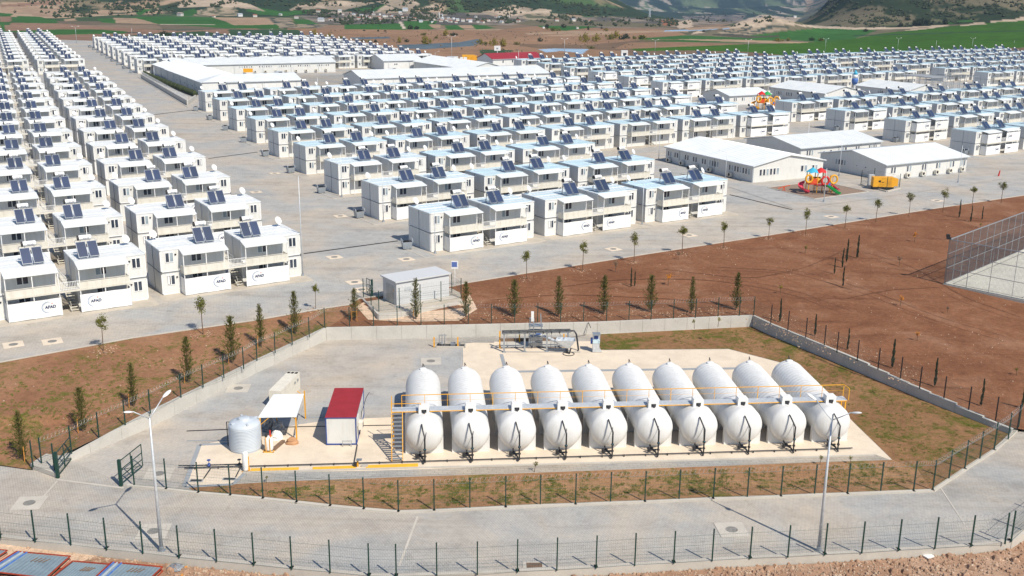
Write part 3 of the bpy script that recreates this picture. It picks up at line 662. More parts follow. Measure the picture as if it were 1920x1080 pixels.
def f_window(k, x, z, w, h, y=0.0, open_=0, gl=1):
    def f():
        b = MB(side_tf(k)); b.mi = 0; t = .07
        b.box(x, x + w, y - .04, y + .02, z, z + t); b.box(x, x + w, y - .04, y + .02, z + h - t, z + h)
        b.box(x, x + t, y - .04, y + .02, z + t, z + h - t); b.box(x + w - t, x + w, y - .04, y + .02, z + t, z + h - t); b.box(x + w / 2 - t * .7, x + w / 2 + t * .7, y - .05, y + .02, z + t, z + h - t)
        return b
    return f
def f_pane(k, x, z, w, h, y=0.0, g=0):
    def f():
        b = MB(side_tf(k)); b.mi = 0
        b.box(x + .06, x + w / 2, y - .022, y + .012, z + .06, z + h - .06); b.mi = 1 if g == 1 else 0
        b.box(x + w / 2, x + w - .06, y - .022, y + .012, z + .06, z + h - .06)
        if g == 2:
            b.mi = 2; b.box(x + .12, x + .34, y - .03, y - .02, z + .12, z + h - .12)
        return b
    return f
def f_windowboth(k, x, z, w, h, g):
    def f():
        b = MB(side_tf(k)); b.mi = 0; b.box(x, x + w, -.03, .02, z, z + h)
        b.mi = 1; b.box(x + .07, x + w / 2 - .05, -.04, 0, z + .07, z + h - .07); b.mi = 2 if g else 1; b.box(x + w / 2 + .05, x + w - .07, -.04, 0, z + .07, z + h - .07)
        return b
    return f
def f_parapet(k, near):
    def f():
        b = MB(side_tf(k)); x0, x1 = 2.15, UW
        b.box(x0, x1, -1.47, -1.44, 2.70, 3.38); b.box(x0, x1 + .0, -1.49, -1.42, 3.46, 3.51); b.box(x0, x0 + .03, -1.44, -.03, 2.70, 3.38)
        if near:
            for x in np.arange(x0 + .85, x1, .85): b.box(x - .025, x + .025, -1.485, -1.47, 2.7, 3.48)
        return b
    return f
def f_posts(k, i):
    x = [2.17, 4.7, 7.17][i]
    def f():
        b = MB(side_tf(k)); b.box(x - .045, x + .045, -1.46, -1.37, .1, 4.68); return b
    return f
def f_deck():
    b = MB(); b.box(2.12, BW - 2.12, -1.48, -.02, 2.56, 2.68); b.box(2.1, BW - 2.1, -1.53, -1.48, 2.5, 2.70); b.box(UW + .04, UW + .98, -.02, 5.2, 2.58, 2.67)
    return b
def f_rail(near):
    def f():
        b = MB(); x0, x1 = UW + .05, BW - UW - .05
        b.bar((x0, -1.45, 3.58), (x1, -1.45, 3.58), .045); b.bar((x0, -1.45, 2.80), (x1, -1.45, 2.80), .035)
        for x in np.linspace(x0, x1, 13 if near else 6): b.bar((x, -1.45, 2.7), (x, -1.45, 3.58), .038 if near else .05)
        return b
    return f
def f_rail2():
    b = MB(); b.bar((UW + 1.0, 0, 3.55), (UW + 1.0, 5.0, 3.55), .04); b.bar((UW + 1.0, 0, 2.75), (UW + 1.0, 5.0, 2.75), .03)
    for y in np.linspace(0, 5, 11): b.bar((UW + 1.0, y, 2.67), (UW + 1.0, y, 3.55), .025)
    return b
def f_stairs(near):
    def f():
        b = MB(); n = 12 if near else 6
        x0, x1 = UW + 1.06, BW - UW - .08
        for i in range(n):
            t = (i + .5) / n; y = -.7 + 4.6 * t; z = .12 + 2.5 * t
            b.box(x0, x1, y - .14, y + .14, z, z + .045)
        for x in (x0, x1): b.bar((x, -.9, .1), (x, 4.1, 2.65), .05, .16)
        b.bar((x0, -.9, 1.0), (x0, 4.1, 3.5), .035); b.bar((x0, -.9, .1), (x0, -.9, 1.0), .035)
        b.box(UW + .04, BW - UW - .06, 4.1, 5.2, 2.585, 2.665)
        return b
    return f
def f_banner(k, lv):
    def f():
        b = MB(side_tf(k)); z0, z1 = (.16, 2.05) if lv == 0 else (2.72, 4.62)
        y0 = -1.50; n = 14; vs = []; fs = []
        for i in range(n + 1):
            x = 2.12 + (UW + .08 - 2.12) * i / n
            for j, z in enumerate((z0, z0 + .6, z0 + 1.2, z1)):
                w = .02 * math.sin(i * 1.7 + j * 2.1 + k) * (1 if 0 < j < 3 else .3)
                vs.append((x, y0 + w, z - (.015 * math.sin(i * .9) if j in (0, 3) else 0)))
        for i in range(n):
            for j in range(3): a = i * 4 + j; fs.append((a, a + 4, a + 5, a + 1))
        b.add(vs, fs); b.add([(2.1, y0, z0), (2.1, -.02, z0), (2.1, -.02, z1), (2.1, y0, z1)], [(0, 1, 2, 3)])
        return b
    return f
HX = {0: 5.35, 1: BW - 5.55}
def f_panels(i):
    def f():
        b = MB()
        x0 = -1.06 + 1.12 * i; b.mi = 0
        p = lambda x, t, o=0: (x, .75 + 1.30 * t - .05 * o, 5.42 + 1.42 * t + .045 * o)
        vs = [p(x0, 0), p(x0 + 1.0, 0), p(x0 + 1.0, 1), p(x0, 1), p(x0, 0, 1.6), p(x0 + 1.0, 0, 1.6), p(x0 + 1.0, 1, 1.6), p(x0, 1, 1.6)]
        b.mi = 1; b.add(vs, [(0, 3, 2, 1), (0, 1, 5, 4), (1, 2, 6, 5), (2, 3, 7, 6), (3, 0, 4, 7)])
        b.mi = 0; e = .045
        b.mi = 1; b.add(vs[4:], [(0, 1, 2, 3)])
        b.mi = 0; b.add([p(x0 + e, .03, 1.8), p(x0 + 1 - e, .03, 1.8), p(x0 + 1 - e, .97, 1.8), p(x0 + e, .97, 1.8)], [(0, 1, 2, 3)])
        return b
    return f
def f_tank():
    b = MB(); b.sm = True; b.mi = 0
    b.lathe([(.0, -.68), (.22, -.67), (.275, -.62), (.28, -.55), (.28, .55), (.275, .62), (.22, .67), (0, .68)], 14, (0, 2.42, 7.22), 'x', cap=False)
    b.sm = False; b.mi = 1; b.lathe([(.265, -.76), (.285, -.75), (.285, -.60)], 14, (0, 2.42, 7.22), 'x')
    b.mi = 2
    cu = bpy.data.curves.new('t', 'FONT'); cu.body = 'SOLAR'; cu.size = .20; cu.align_x = 'CENTER'
    to = bpy.data.objects.new('t', cu); me = bpy.data.meshes.new_from_object(to); bpy.data.objects.remove(to)
    b.add([(v.co.x + .1, 2.42 - .288, 7.2 + v.co.y - .08) for v in me.vertices], [tuple(q.vertices) for q in me.polygons]); bpy.data.meshes.remove(me)
    return b
def f_stand():
    b = MB()
    for x in (-.95, -.1, .1, .95):
        b.bar((x, .72, 5.27), (x, 2.10, 6.86), .045)
    for x in (-.9, .9):
        b.bar((x, 2.15, 5.27), (x, 2.15, 6.85), .05); b.bar((x * .8, 2.7, 5.27), (x * .5, 2.45, 6.98), .045); b.bar((x, .7, 5.30), (x, 2.8, 5.30), .05)
    b.bar((-1, 2.15, 6.5), (1, 2.15, 6.5), .04); b.bar((-1, .72, 5.32), (1, .72, 5.32), .05)
    b.tube([(-.68, 2.4, 6.95), (-.95, 2.2, 7.1), (-1.15, 1.9, 6.95), (-1.05, 2.0, 6.8)], .03, 6)
    b.tube([(.62, 2.4, 7.05), (.85, 2.3, 7.1), (1.12, 2.1, 6.9), (1.06, 1.9, 6.75)], .03, 6)
    return b
def f_dish():
    b = MB(); b.sm = True; prof = [(0.0, .12), (.15, .112), (.29, .08), (.41, .035), (.50, -.02)]
    vs = []; fs = []; n = 16
    D = Vector((.42, -.78, .46)).normalized(); a = D.cross(Vector((0, 0, 1))).normalized(); c = a.cross(D)
    for r, h in prof:
        for k in range(n):
            t = 2 * math.pi * k / n; vs.append(Vector((0, 0, .74)) + a * r * math.cos(t) + c * r * math.sin(t) - D * h)
    for i in range(len(prof) - 1):
        for k in range(n): fs.append((i * n + k, i * n + (k + 1) % n, (i + 1) * n + (k + 1) % n, (i + 1) * n + k))
    b.add(vs, fs); b.sm = False
    b.bar((0, 0, 0), Vector((0, 0, .74)) - D * .1, .045); b.bar((-.2, 0, .01), (.2, 0, .01), .05); b.bar(Vector((0, 0, .74)) - c * .38, Vector((0, 0, .74)) + D * .42 - c * .05, .02)
    return b
def f_vent(k):
    def f():
        b = MB(side_tf(k))
        for l in range(2): b.box(1.62, 1.80, -.09, .0, l * FH + 1.92, l * FH + 2.06)
        return b
    return f
def f_firebox(k):
    def f():
        b = MB(side_tf(k)); b.box(5.6, 5.8, -.16, -.02, 2.22, 2.42); return b
    return f
def f_plinth():
    b = MB(); b.box(-.45, BW + .45, -2.5, 6.5, -.5, .10); return b
def make_block(lod, ban, midpost, bluer):
    """ban: 0 none, 1 lower banners, 2 lower and upper, 3 upper only on the right unit"""
    near = lod == 0; t = thing('container_block', None, 'house')
    K = ('n' if near else 'f')
    part('plinth', 'plinth', f_plinth, 'concrete_apron', t)
    for k in (0, 1):
        part('container_walls', ('w', k, K), f_walls(k, near), ['white_panel', 'frame_white', 'panel_gray', 'channel'], t)
        part('roof', ('r', k, bluer, midpost), f_roof(k), ['roof_blue_white', 'roof_band'] if bluer else ['roof_white', 'frame_white' if midpost else 'roof_band'], t)
        part('canopy', ('c', k, K, midpost), f_canopy(k, near, 4.84 if midpost else 4.97), 'roof_white', t)
        part('fire_box', ('fb', k), f_firebox(k), 'red', t)
        part('balcony_panel', ('p', k, K), f_parapet(k, near), 'steel_cream', t)
        for i in (0, 1, 2) if midpost else (0, 2): part('post', ('post', k, i), f_posts(k, i), 'frame_white', t)
        part('vent', ('v', k), f_vent(k), 'black', t)
        wins = [(.55, 1.15 + FH, .95, 1.15), (.55, 1.15, .95, 1.15), ((3.4, 4.1)[k], .93 + FH, 1.2, 1.15)]
        if ban in (0, 1): wins.append(((3.4, 4.1)[k], 1.1, 1.2, 1.15))
        for q, (x, z, w, h) in enumerate(wins):
            g = [0, 1, 2, 0][(q + k * 2 + ban) % 4]
            if near:
                wd = part('window', ('win', k, q), f_window(k, x, z, w, h), 'frame_white', t)
                part('pane', ('pane', k, q, g), f_pane(k, x, z, w, h, 0, g), ['glass_dark', 'glass_curtain', 'frame_white'], wd)
            else:
                part('window', ('winf', k, q, g == 1), f_windowboth(k, x, z, w, h, g == 1), ['frame_white', 'glass_dark', 'glass_curtain'], t)
        lv = {0: [], 1: [0], 2: [0, 1], 3: [0, 1] if k == 1 else [0], 4: [1]}[ban]
        for l in lv:
            bn = part('banner', ('b', k, l), f_banner(k, l), 'banner_white', t)
            e = part('emblem', ('e',), lambda: emblem_mb(0), ['navy', 'logo_gray', 'red'], bn)
            e.location = ((6.0 if k == 0 else BW - 5.9), -1.545, (1.22 if l == 0 else 3.8))
        hx = HX[k]
        h = part('water_heater', ('hs',), f_stand, 'solar_frame', t, (hx, 0, 0))
        if near:
            for i in (0, 1): part('solar_panel', ('hp', i), f_panels(i), ['solar_dark', 'solar_frame'], h)
        else:
            for i in (0, 1): part('solar_panel', ('hp', i), f_panels(i), ['solar_dark', 'solar_frame'], h)
        part('water_tank', ('ht',), f_tank, ['frame_white', 'black', 'navy'], h)
        part('satellite_dish', ('dish',), f_dish, 'frame_white', t, ((.75 if k == 0 else BW - .8), 5.2 if k == 0 else 4.9, 5.26))
    part('balcony_deck', 'deck', f_deck, 'steel_cream', t); part('railing', ('rail', K), f_rail(near), 'frame_white', t); part('railing', ('rail2',), f_rail2, 'frame_white', t); part('staircase', ('st', K), f_stairs(near), 'steel_cream', t)
    return t
PROTO = {}
def put_block(lod, ban, midpost, bluer, x, y, ang, label, group):
    key = (lod, ban, midpost, bluer); first = key not in PROTO
    if first: PROTO[key] = learn(make_block(*key))
    o = PROTO[key] if first else copy_tree(PROTO[key])
    o.location = (x, y, zg(x, y)); o.rotation_euler = (0, 0, R(ang)); o['label'] = label; o['group'] = group; o['category'] = 'house'
    return o
CL = dict(M=((-10.79, 133.93), (15.30, 10.10), (-9.02, 18.90)), W=((47.5, 340.3), (15.39, 9.87), (-8.91, 18.89)), X=((180.15, 406.6), (15.39, 9.87), (-8.87, 19.38)),
          Rm=((99.89, 227.41), (15.60, 10.6), (-8.53, 18.6)), F=((-142.05, 403.04), (15.35, 8.6), (-9.28, 18.86)))
def ij(c, i, k):
    O, Rv, K = CL[c]; return O[0] + i * Rv[0] + k * K[0], O[1] + i * Rv[1] + k * K[1]
rnd = random.Random(3)
G = {'M': 'white container blocks of the middle quarter', 'W': 'white container blocks of the far middle quarter', 'X': 'white container blocks of the far right quarter', 'Rm': 'white container blocks behind the play hall', 'F': 'white container blocks of the far left quarter', 'A': 'white container blocks of the left quarter', 'B': 'white container blocks of the left edge'}
for k in range(9):
    for i in range(3 if k < 3 else 7):
        x, y = ij('M', i, k)
        ban = 1 if k == 0 else ((1 if i != 0 or k == 1 else 0) if k < 3 else (2 if i == 6 and k >= 3 else (1 if i == 5 and k > 3 else 0)))
        if k == 1 and i == 0: ban = 1
        if k == 2 and i == 0: ban = 0
        if k in (4, 5) and i in (5, 6): ban = 2 if i == 6 else 0
        if k in (6, 7) and i == 5: ban = 2
        put_block(0 if k < 4 else 1, ban, False, i + .4 * k > 1.2 and k < 8, x, y, 33.2 - .25 * i, 'white two-storey container block, %s from the left in %s row of the middle quarter' % (ORD[i], ORD[k]), G['M'])
for k in range(6):
    for i in range(8 if k in (3, 4) else 7):
        x, y = ij('W', i, k)
        ban = 2 if (i == 0 and k < 3) else 0
        if i == 0 and k in (0, 1): ban = 2
        put_block(1, ban, False, True, x, y, 32.5, 'distant white container block, %s from the left in %s row of the far middle quarter' % (ORD[i], ORD[k]), G['W'])
for k in range(6):
    for i in range(9):
        x, y = ij('X', i, k)
        px = project(np.array([[x, y, 5.0]]))[0][0]
        if px > 1925: continue
        put_block(1, 0, False, True, x, y, 32.5, 'distant white container block, %s from the left in %s row of the far right quarter' % (ORD[i], ORD[k]), G['X'])
for k in range(4):
    for i in range(7):
        x, y = ij('Rm', i, k); px = project(np.array([[x, y, 5.0]]))[0][0]
        if px > 1930: continue
        ban = 2 if (i == 0 and k < 2) else (3 if i == 0 and k == 2 else (1 if i == 0 else 0))
        put_block(0 if k < 2 else 1, ban, False, True, x, y, 34.0, 'white container block, %s from the left in %s row behind the play hall' % (ORD[i], ORD[k]), G['Rm'])
for k in range(9):
    for i in range(7):
        x, y = ij('F', i, k)
        put_block(1, 0, True, False, x, y, 29.5, 'distant white container block, %s from the left in %s row behind the school halls' % (ORD[i], ORD[k]), G['F'])
# the two columns on the left: front right corners of the blocks
ca, sa = math.cos(R(33.0)), math.sin(R(33.0))
for k in range(24):
    if k < 13: fx, fy = -25.15 - 9.01 * k, 121.15 + 18.61 * k
    else: fx, fy = -160.69 - 9.70 * (k - 13), 400.43 + 19.85 * (k - 13)
    x, y = fx - BW * ca, fy - BW * sa
    ban = 1 if k == 0 else (1 if k in (1, 2) else 0)
    put_block(0 if k < 5 else 1, ban, True, False, x, y, 33.0, 'white container block, %s from the front in the column left of the wide street' % ORD[k], G['A'])
    if k < 13: o_ = on(271.7, 475.8, 5.2); fx, fy = o_.x - 9.25 * k, o_.y + 18.95 * k
    else: fx, fy = -160.69 - 17.0 - 9.70 * (k - 13), 400.43 - 9.0 + 19.85 * (k - 13)
    x, y = fx - BW * ca, fy - BW * sa
    put_block(0 if k < 5 else 1, ban, True, False, x, y, 33.0, 'white container block, %s from the front in the column at the left edge' % ORD[k], G['B'])
# ------------------------------------------------------------ long halls
def hall(name, label, cat, c, ang, L, W, e, rd, side=1, windows=(), roof='roof_white', trim='galv_light', group=None, wall='white_panel', acs=(), hip=0.0):
    """c: near corner; L along the ridge at angle ang; W across, to the left (side 1) or right (-1) of it"""
    z = zg(*c); t = thing(name, label, cat, (c[0], c[1], z), R(ang), group)
    s = side
    b = MB(); vs = [(0, 0, -.3), (L, 0, -.3), (L, s * W, -.3), (0, s * W, -.3), (0, 0, e), (L, 0, e), (L, s * W, e), (0, s * W, e), (0, s * W / 2, rd), (L, s * W / 2, rd)]
    b.add(vs, [(0, 1, 5, 4), (2, 3, 7, 6), (3, 0, 4, 7) if hip else (3, 0, 4, 8, 7), (1, 2, 6, 9, 5)])
    n = max(2, int(L / 5.6)); w_ = .03
    b.mi = 1
    for i in range(n + 1): 
        x = L * i / n; b.box(x - .05, x + .05, -.03 if s > 0 else -.0, .0 if s > 0 else .03, 0, e - .1)
    b.box(-.02, L + .02, min(0, s * .02) - .02, max(0, -s * .02) + .02, 0, .25)
    b.build('wall', [wall, 'panel_gray'], t)
    b = MB(); o = .35; th = .12
    for q in (0, 1):
        y0, y1 = (s * -o, s * W / 2) if q == 0 else (s * (W + o), s * W / 2)
        z0 = e - o * (rd - e) / (W / 2); n = 2
        vs = [(-o, y0, z0), (L + o, y0, z0), (L + o, y1, rd + .02), (hip - o, y1, rd + .02)]
        vs = [(x, y, zz + .06) for x, y, zz in vs] + [(x, y, zz + .06 + th) for x, y, zz in vs]
        b.add(vs, [(0, 3, 2, 1), (4, 5, 6, 7), (0, 1, 5, 4), (1, 2, 6, 5), (2, 3, 7, 6), (3, 0, 4, 7)])
        nn = int(L / 1.0)
        for i in range(nn + 1):
            x = -o + (L + 2 * o) * i / nn
            if hip and x < hip: continue
            b.add([(x - .025, y0, z0 + .18), (x + .025, y0, z0 + .18), (x + .025, y1, rd + .20), (x - .025, y1, rd + .20), (x, y0, z0 + .215), (x, y1, rd + .235)], [(0, 4, 5, 3), (4, 1, 2, 5), (0, 1, 4), (3, 5, 2)])
    if hip: b.add([(-o, s * -o, z0 + .175), (-o, s * (W + o), z0 + .175), (hip - o, s * W / 2, rd + .20)], [(0, 1, 2)])
    ro = b.build('roof', roof, t)
    b = MB(); z0 = e - o * (rd - e) / (W / 2)
    for yy in (s * (-o - .06), s * (W + o + .06)): b.bar((-o, yy, z0 + .08), (L + o, yy, z0 + .08), .14, .16)
    for i in range(int(L / 11) + 1): b.bar((min(L - .1, .1 + i * 11), -s * .09, 0), (min(L - .1, .1 + i * 11), -s * .09, e), .11)
    b.build('gutter', trim, t)
    for (sd, u, zz, ww, hh, pn) in windows:      # sd: 'f' long front side, 'g' gable at 0, 'h' gable at L
        for q in range(pn):
            uu = u + q * (ww + .22)
            b = MB(); b.mi = 0
            def P(a, d, z): 
                if sd == 'f': return (a, -s * d, z)
                if sd == 'g': return (-d, s * a, z)
                return (L + d, s * a, z)
            def bx(a0, a1, d0, d1, z0, z1):
                vs = [P(a, d, z) for z in (z0, z1) for d in (d0, d1) for a in (a0, a1)]
                b.add(vs, [(0, 2, 3, 1), (4, 5, 7, 6), (0, 1, 5, 4), (2, 6, 7, 3), (0, 4, 6, 2), (1, 3, 7, 5)])
            bx(uu, uu + ww, 0, .05, zz, zz + hh); wd = b.build('window', 'frame_white', t)
            b = MB(); bx(uu + .07, uu + ww - .07, .04, .058, zz + .07, zz + hh - .07); b.build('pane', 'glass_dark' if (q + int(u)) % 3 else 'glass_curtain', wd)
    for (u,) in acs:
        b = MB(); b.mi = 0; b.box(u, u + 1.0, min(-s * .25, -s * .75), max(-s * .25, -s * .75), .35, 1.1); b.mi = 1; b.lathe([(.28, 0), (.30, .02), (.06, .03)], 16, (u + .38, -s * .76, .72), 'y'); b.mi = 2
        b.box(u + .05, u + .1, min(-s * .0, -s * .75), max(0, -s * .75), .25, .35); b.box(u + .9, u + .95, min(0, -s * .75), max(0, -s * .75), .25, .35)
        b.build('air_conditioner', ['cream', 'black', 'galvanized'], t)
    return t
GH = 'white sheet-metal halls of the settlement'
hall('hall', 'large white hall beside the front playground, its windowed long side in shade', 'hall', (43.7, 189.6), 118.5, 26.5, 17.0, 3.05, 4.5, -1,
     windows=[('f', .9, 1.35, .55, 1.15, 8), ('f', 9.8, 1.35, .55, 1.15, 4), ('f', 13.6, 1.35, .55, 1.1, 2), ('f', 16.4, 1.35, .55, 1.1, 2), ('f', 19.0, 1.35, .55, 1.1, 2), ('f', 22.4, 1.35, .55, 1.1, 2), ('f', 24.6, 1.35, .55, 1.1, 2),
              ('g', 1.4, 1.2, .6, 1.25, 6), ('g', 11.4, 1.3, .7, 1.2, 2), ('g', 14.2, 1.3, .6, 1.1, 2)], group=GH, acs=[(5.5,), (11.5,), (15.8,), (20.2,), (24.5,)])
hall('hall', 'white hall behind the big front hall, blue-shaded gable facing left', 'hall', (58.6, 214.3), 30, 23.5, 16.0, 2.9, 4.3, 1, windows=[('f', 1.8, 1.3, .5, 1.1, 3), ('f', 6.5, 1.6, .6, .5, 1), ('f', 8.5, 1.6, .6, .5, 1), ('f', 12, 1.3, .6, 1.1, 2), ('f', 16, 1.3, .5, 1.1, 2), ('f', 20, 1.3, .45, 1.1, 4)], group=GH)
hall('hall', 'white hall behind the nearer yellow generator, five wall air conditioners along its side', 'hall', (69.3, 194.3), 30, 23.0, 16.3, 2.95, 4.5, 1, windows=[('f', 1.5, 1.25, .55, 1.2, 2), ('f', 5.8, 1.25, .55, 1.2, 2), ('f', 10.0, 1.25, .55, 1.2, 2), ('f', 14.0, 1.25, .55, 1.2, 2), ('f', 18, 1.25, .55, 1.2, 2), ('f', 21.3, 1.25, .55, 1.2, 2), ('g', 9.6, 1.4, .5, 1.1, 4), ('g', 6.6, 1.7, .5, .3, 1), ('g', 4.4, 1.7, .5, .3, 1)], group=GH, acs=[(5.3,), (9.5,), (13.4,), (17.3,), (20.8,)])
hall('hall', 'small white hall just left of the rear playground', 'hall', (65.3, 322.5), 29, 16.5, 12.5, 2.9, 4.3, 1, windows=[('f', 1.8, 1.2, .5, 1.1, 2), ('f', 5, 1.2, .5, 1.1, 2), ('f', 9, 1.2, .5, 1.1, 2), ('f', 14, 1.2, .5, 1.1, 2)], group=GH)
hall('hall', 'white hall just right of the rear playground, long shaded side facing left', 'hall', (96.2, 329.5), 119.5, 24, 17, 3.4, 5.2, -1, windows=[('f', 3, 1.3, .6, 1.2, 3), ('f', 9, 1.3, .6, 1.2, 3), ('f', 14, 1.3, .5, 1.2, 4), ('f', 18.5, 1.3, .5, 1.2, 4)], group=GH)
hall('hall', 'white hall right of the drop-shaped tower, before the steel cage', 'hall', (127.5, 345.0), 119.5, 22, 16, 3.2, 4.9, -1, windows=[('f', 3, 1.3, .6, 1.2, 3), ('f', 10, 1.3, .6, 1.2, 3)], group=GH)
hall('hall', 'long white school hall along the fenced street, roof running diagonally away', 'hall', (-95.6, 326.4), 118.4, 58, 16, 3.9, 5.6, -1, windows=[('f', 8 + 6 * i, 1.5, .6, .6, 1) for i in range(7)], group=GH, hip=8.0)
hall('hall', 'narrower white rear wing at the far end of the fenced school hall', 'hall', (-123.5, 380.0), 118.4, 27, 15, 3.5, 5.2, -1, group=GH)
hall('hall', 'low white school hall directly behind the first rows of container blocks', 'hall', (-88.9, 329.9), 28.2, 23.5, 15.8, 3.85, 5.5, 1, group=GH)
hall('hall', 'long white school hall with a row of air conditioners and a yellow sign', 'hall', (-126.0, 396.0), 27.5, 62.0, 16, 3.6, 5.4, 1,
     windows=[('f', 24 + 7.6 * i + .9 * j, 2.2, .5, .7, 1) for i in range(5) for j in range(6)], acs=[(25.5 + 4.0 * i,) for i in range(9)], group=GH)
hall('hall', 'white hall with blue-shaded gable right of the open school yard', 'hall', (-53.0, 434.6), 27, 17, 18.5, 3.9, 5.8, 1, windows=[('f', 4.5, 2.2, .6, .7, 2)], group=GH)
hall('hall', 'long white hall with bright roof running diagonally right of the school yard', 'hall', (-17.5, 399.0), 121, 46, 17, 3.8, 6.0, -1, windows=[('f', 4 + 6 * i, 1.6, .6, .5, 1) for i in range(6)], group=GH)
hall('hall', 'very long low white hall behind the back row of the middle quarter', 'hall', (-50.5, 353.6), 27.3, 71, 19, 3.6, 5.6, 1, group=GH)
hall('depot', 'white depot with a long dark red roof behind the yellow generator', 'building', (-9.5, 471.0), 33, 27, 13, 2.9, 5.0, 1, windows=[('f', 5, 1.2, .7, 1.2, 1), ('f', 10, 1.2, .7, 1.2, 1), ('f', 15, 1.2, .7, 1.2, 2)], roof='red_roof')
b = MB(); a, c = on(456, 132, 4.0), on(474, 132, 4.0); b.bar(a, c, .25, 1.3)
tag(b.build('sign_board', 'yellow'), 'yellow sign board on the long school hall front', 'sign')

# concrete walls, kerbs and lots inside the settlement
b = MB()
fw = [on(265, 146), on(352, 197)]
d = (fw[1] - fw[0]).normalized()
t = thing('street_fence', 'low concrete wall topped by white railings beside the wide street', 'fence')
b.bar(fw[0] + Vector((0, 0, .6)), fw[1] + Vector((0, 0, .6)), .35, 1.3); e_ = on(367, 186); b.bar(fw[1] + Vector((0, 0, .6)), e_ + Vector((0, 0, .6)), .3, 1.3)
b.build('wall', 'concrete_wall', t)
b = MB(); n = 60
for i in range(n + 1):
    p = fw[0].lerp(fw[1], i / n); b.bar(p + Vector((0, 0, 1.2)), p + Vector((0, 0, 2.5)), .07)
for z in (1.5, 2.1, 2.45): b.bar(fw[0] + Vector((0, 0, z)), fw[1] + Vector((0, 0, z)), .05)
b.build('railing', 'frame_white', t)
b = MB(); gp = [on(270, 142), on(366, 181)]; n = 90; rr = random.Random(5)
for i in range(n):
    p = gp[0].lerp(gp[1], i / n); b.lathe([(.1, 0), (.75, .5), (.8, 1.1), (.45, 1.6), (.05, 1.9)], 7, (p.x + rr.uniform(-.3, .3), p.y + rr.uniform(-.3, .3), p.z - .1), 'z')
tag(b.build('hedge', 'leaf_dark'), 'dark green hedge between the white railing and the long school hall', 'hedge')
def kerbline(pts, w=.16, h=.12, m='channel', nm='kerb'):
    b = MB()
    for a, c in zip(pts[:-1], pts[1:]): b.bar(on(a[0], a[1], h / 2), on(c[0], c[1], h / 2), w, h)
    o = b.build(nm, m); o['kind'] = 'structure'; return o
kerbline([(570, 475.5), (746, 451.5)], .35, .03, 'dark_opening', 'drain_channel'); kerbline([(391, 297), (483, 285)], .30, .03, 'dark_opening', 'drain_channel'); kerbline([(270, 217), (371, 205)], .3, .03, 'dark_opening', 'drain_channel')
kerbline([(1368.5, 365), (1485, 393)], .35, .03, 'dark_opening', 'drain_channel'); kerbline([(1275, 326), (1318, 334)], .3, .03, 'dark_opening', 'drain_channel')
kerbline([(258, 144), (353, 201)], .25, .06, 'concrete_wall')
for k in range(9):                                         # kerbs at the street end of each row
    x, y = ij('M', 0, k); u = Vector((math.cos(R(33)), math.sin(R(33)), 0)); v = Vector((-u.y, u.x, 0)); o_ = Vector((x, y, zg(x, y) + .06))
    b = MB(); b.bar(o_ - u * 2.0 + v * 6.0, o_ - u * 2.0 - v * 2.4, .2, .16); b.bar(o_ - u * 2.0 - v * 2.4, o_ + u * 16 - v * 2.6, .14, .12)
    ob = b.build('kerb', 'concrete'); ob['kind'] = 'structure'
polysheet('lot_paving', [on(x, y, .035) for x, y in [(1290, 334), (1372, 352), (1490, 392), (1640, 372), (1880, 336), (1870, 322), (1700, 345), (1560, 352), (1420, 348), (1320, 326)]], 'paving_yard')
polysheet('school_yard', [on(x, y, .035) for x, y in [(404, 147), (632, 141), (700, 139), (770, 142), (600, 172), (380, 186)]], 'paving_grey')
# rubber play ground
pg = [on(1439, 351.7, .05), on(1527.5, 373, .05), on(1627.7, 359.4, .05)]; pg.append(pg[0] + pg[2] - pg[1])
polysheet('play_ground', pg, 'rubber_ground')
b = MB()
for a, c in zip(pg, pg[1:] + pg[:1]): b.bar(a + Vector((0, 0, .02)), c + Vector((0, 0, .02)), .18, .08)
tag(b.build('kerb', 'concrete'), None, None, None, 'structure')
# manhole covers in their light concrete squares
MH = [(25, 646, 0), (98, 640, 0), (627, 482, 0), (762, 486, 0), (638, 405, 0), (515, 325, 0), (1150, 467, 0), (1292, 441, 0), (1558, 406, 0), (1757, 376, 0), (665, 529, 0), (678, 543, 0), (480, 360, 0),
      (55, 943, 1), (288, 996, 1), (298, 888, 1), (447, 728, 1), (808, 677, 1), (1372, 993, 1)]
MHL = ['beside the left edge, first of the pair on the settlement road', 'beside the left edge, second of the pair on the settlement road', 'left of the pair behind the tall lamp pole', 'right of the pair behind the tall lamp pole', 'in the wide street level with the third row', 'in the wide street level with the fourth row',
       'in the road below the second front block', 'in the road below the third front block', 'in the road below the front playground', 'in the road below the yellow generator', 'nearest the kiosk gate', 'just outside the kiosk fence', 'in the left half of the wide street',
       'in the front road left of the gate', 'at the foot of the left front lamp', 'just inside the right gate leaf', 'in the yard near the retaining wall', 'in the yard behind the first tank', 'in the front road left of the right lamp']
for (x, y, l), tx in zip(MH, MHL):
    p = at(x, y, YZ + .02) if l else on(x, y, .02)
    rz = R(5 if l else 30); s = 1.0 if l else .9
    t = thing('manhole_cover', 'round manhole cover ' + tx, 'manhole', p, rz, 'manhole covers set in the paving')
    b = MB(); b.box(-s, s, -s, s, -.015, .012); b.build('concrete_surround', 'concrete_pad' if not l else 'concrete', t)
    b = MB(); b.lathe([(.42, .0), (.42, .022), (.40, .03), (.36, .022), (.10, .022), (.08, .028)], 24); b.build('lid', 'manhole_iron', t)
p = at(1002, 1061, YZ + .02)
t = thing('drain_grate', 'rectangular rusty brown drain grate in the front road by the fence', 'grate', p, R(2))
b = MB(); b.box(-.75, .75, -.55, .55, -.01, .012); b.build('frame', 'concrete', t); b = MB(); b.box(-.5, .5, -.36, .36, 0, .02)
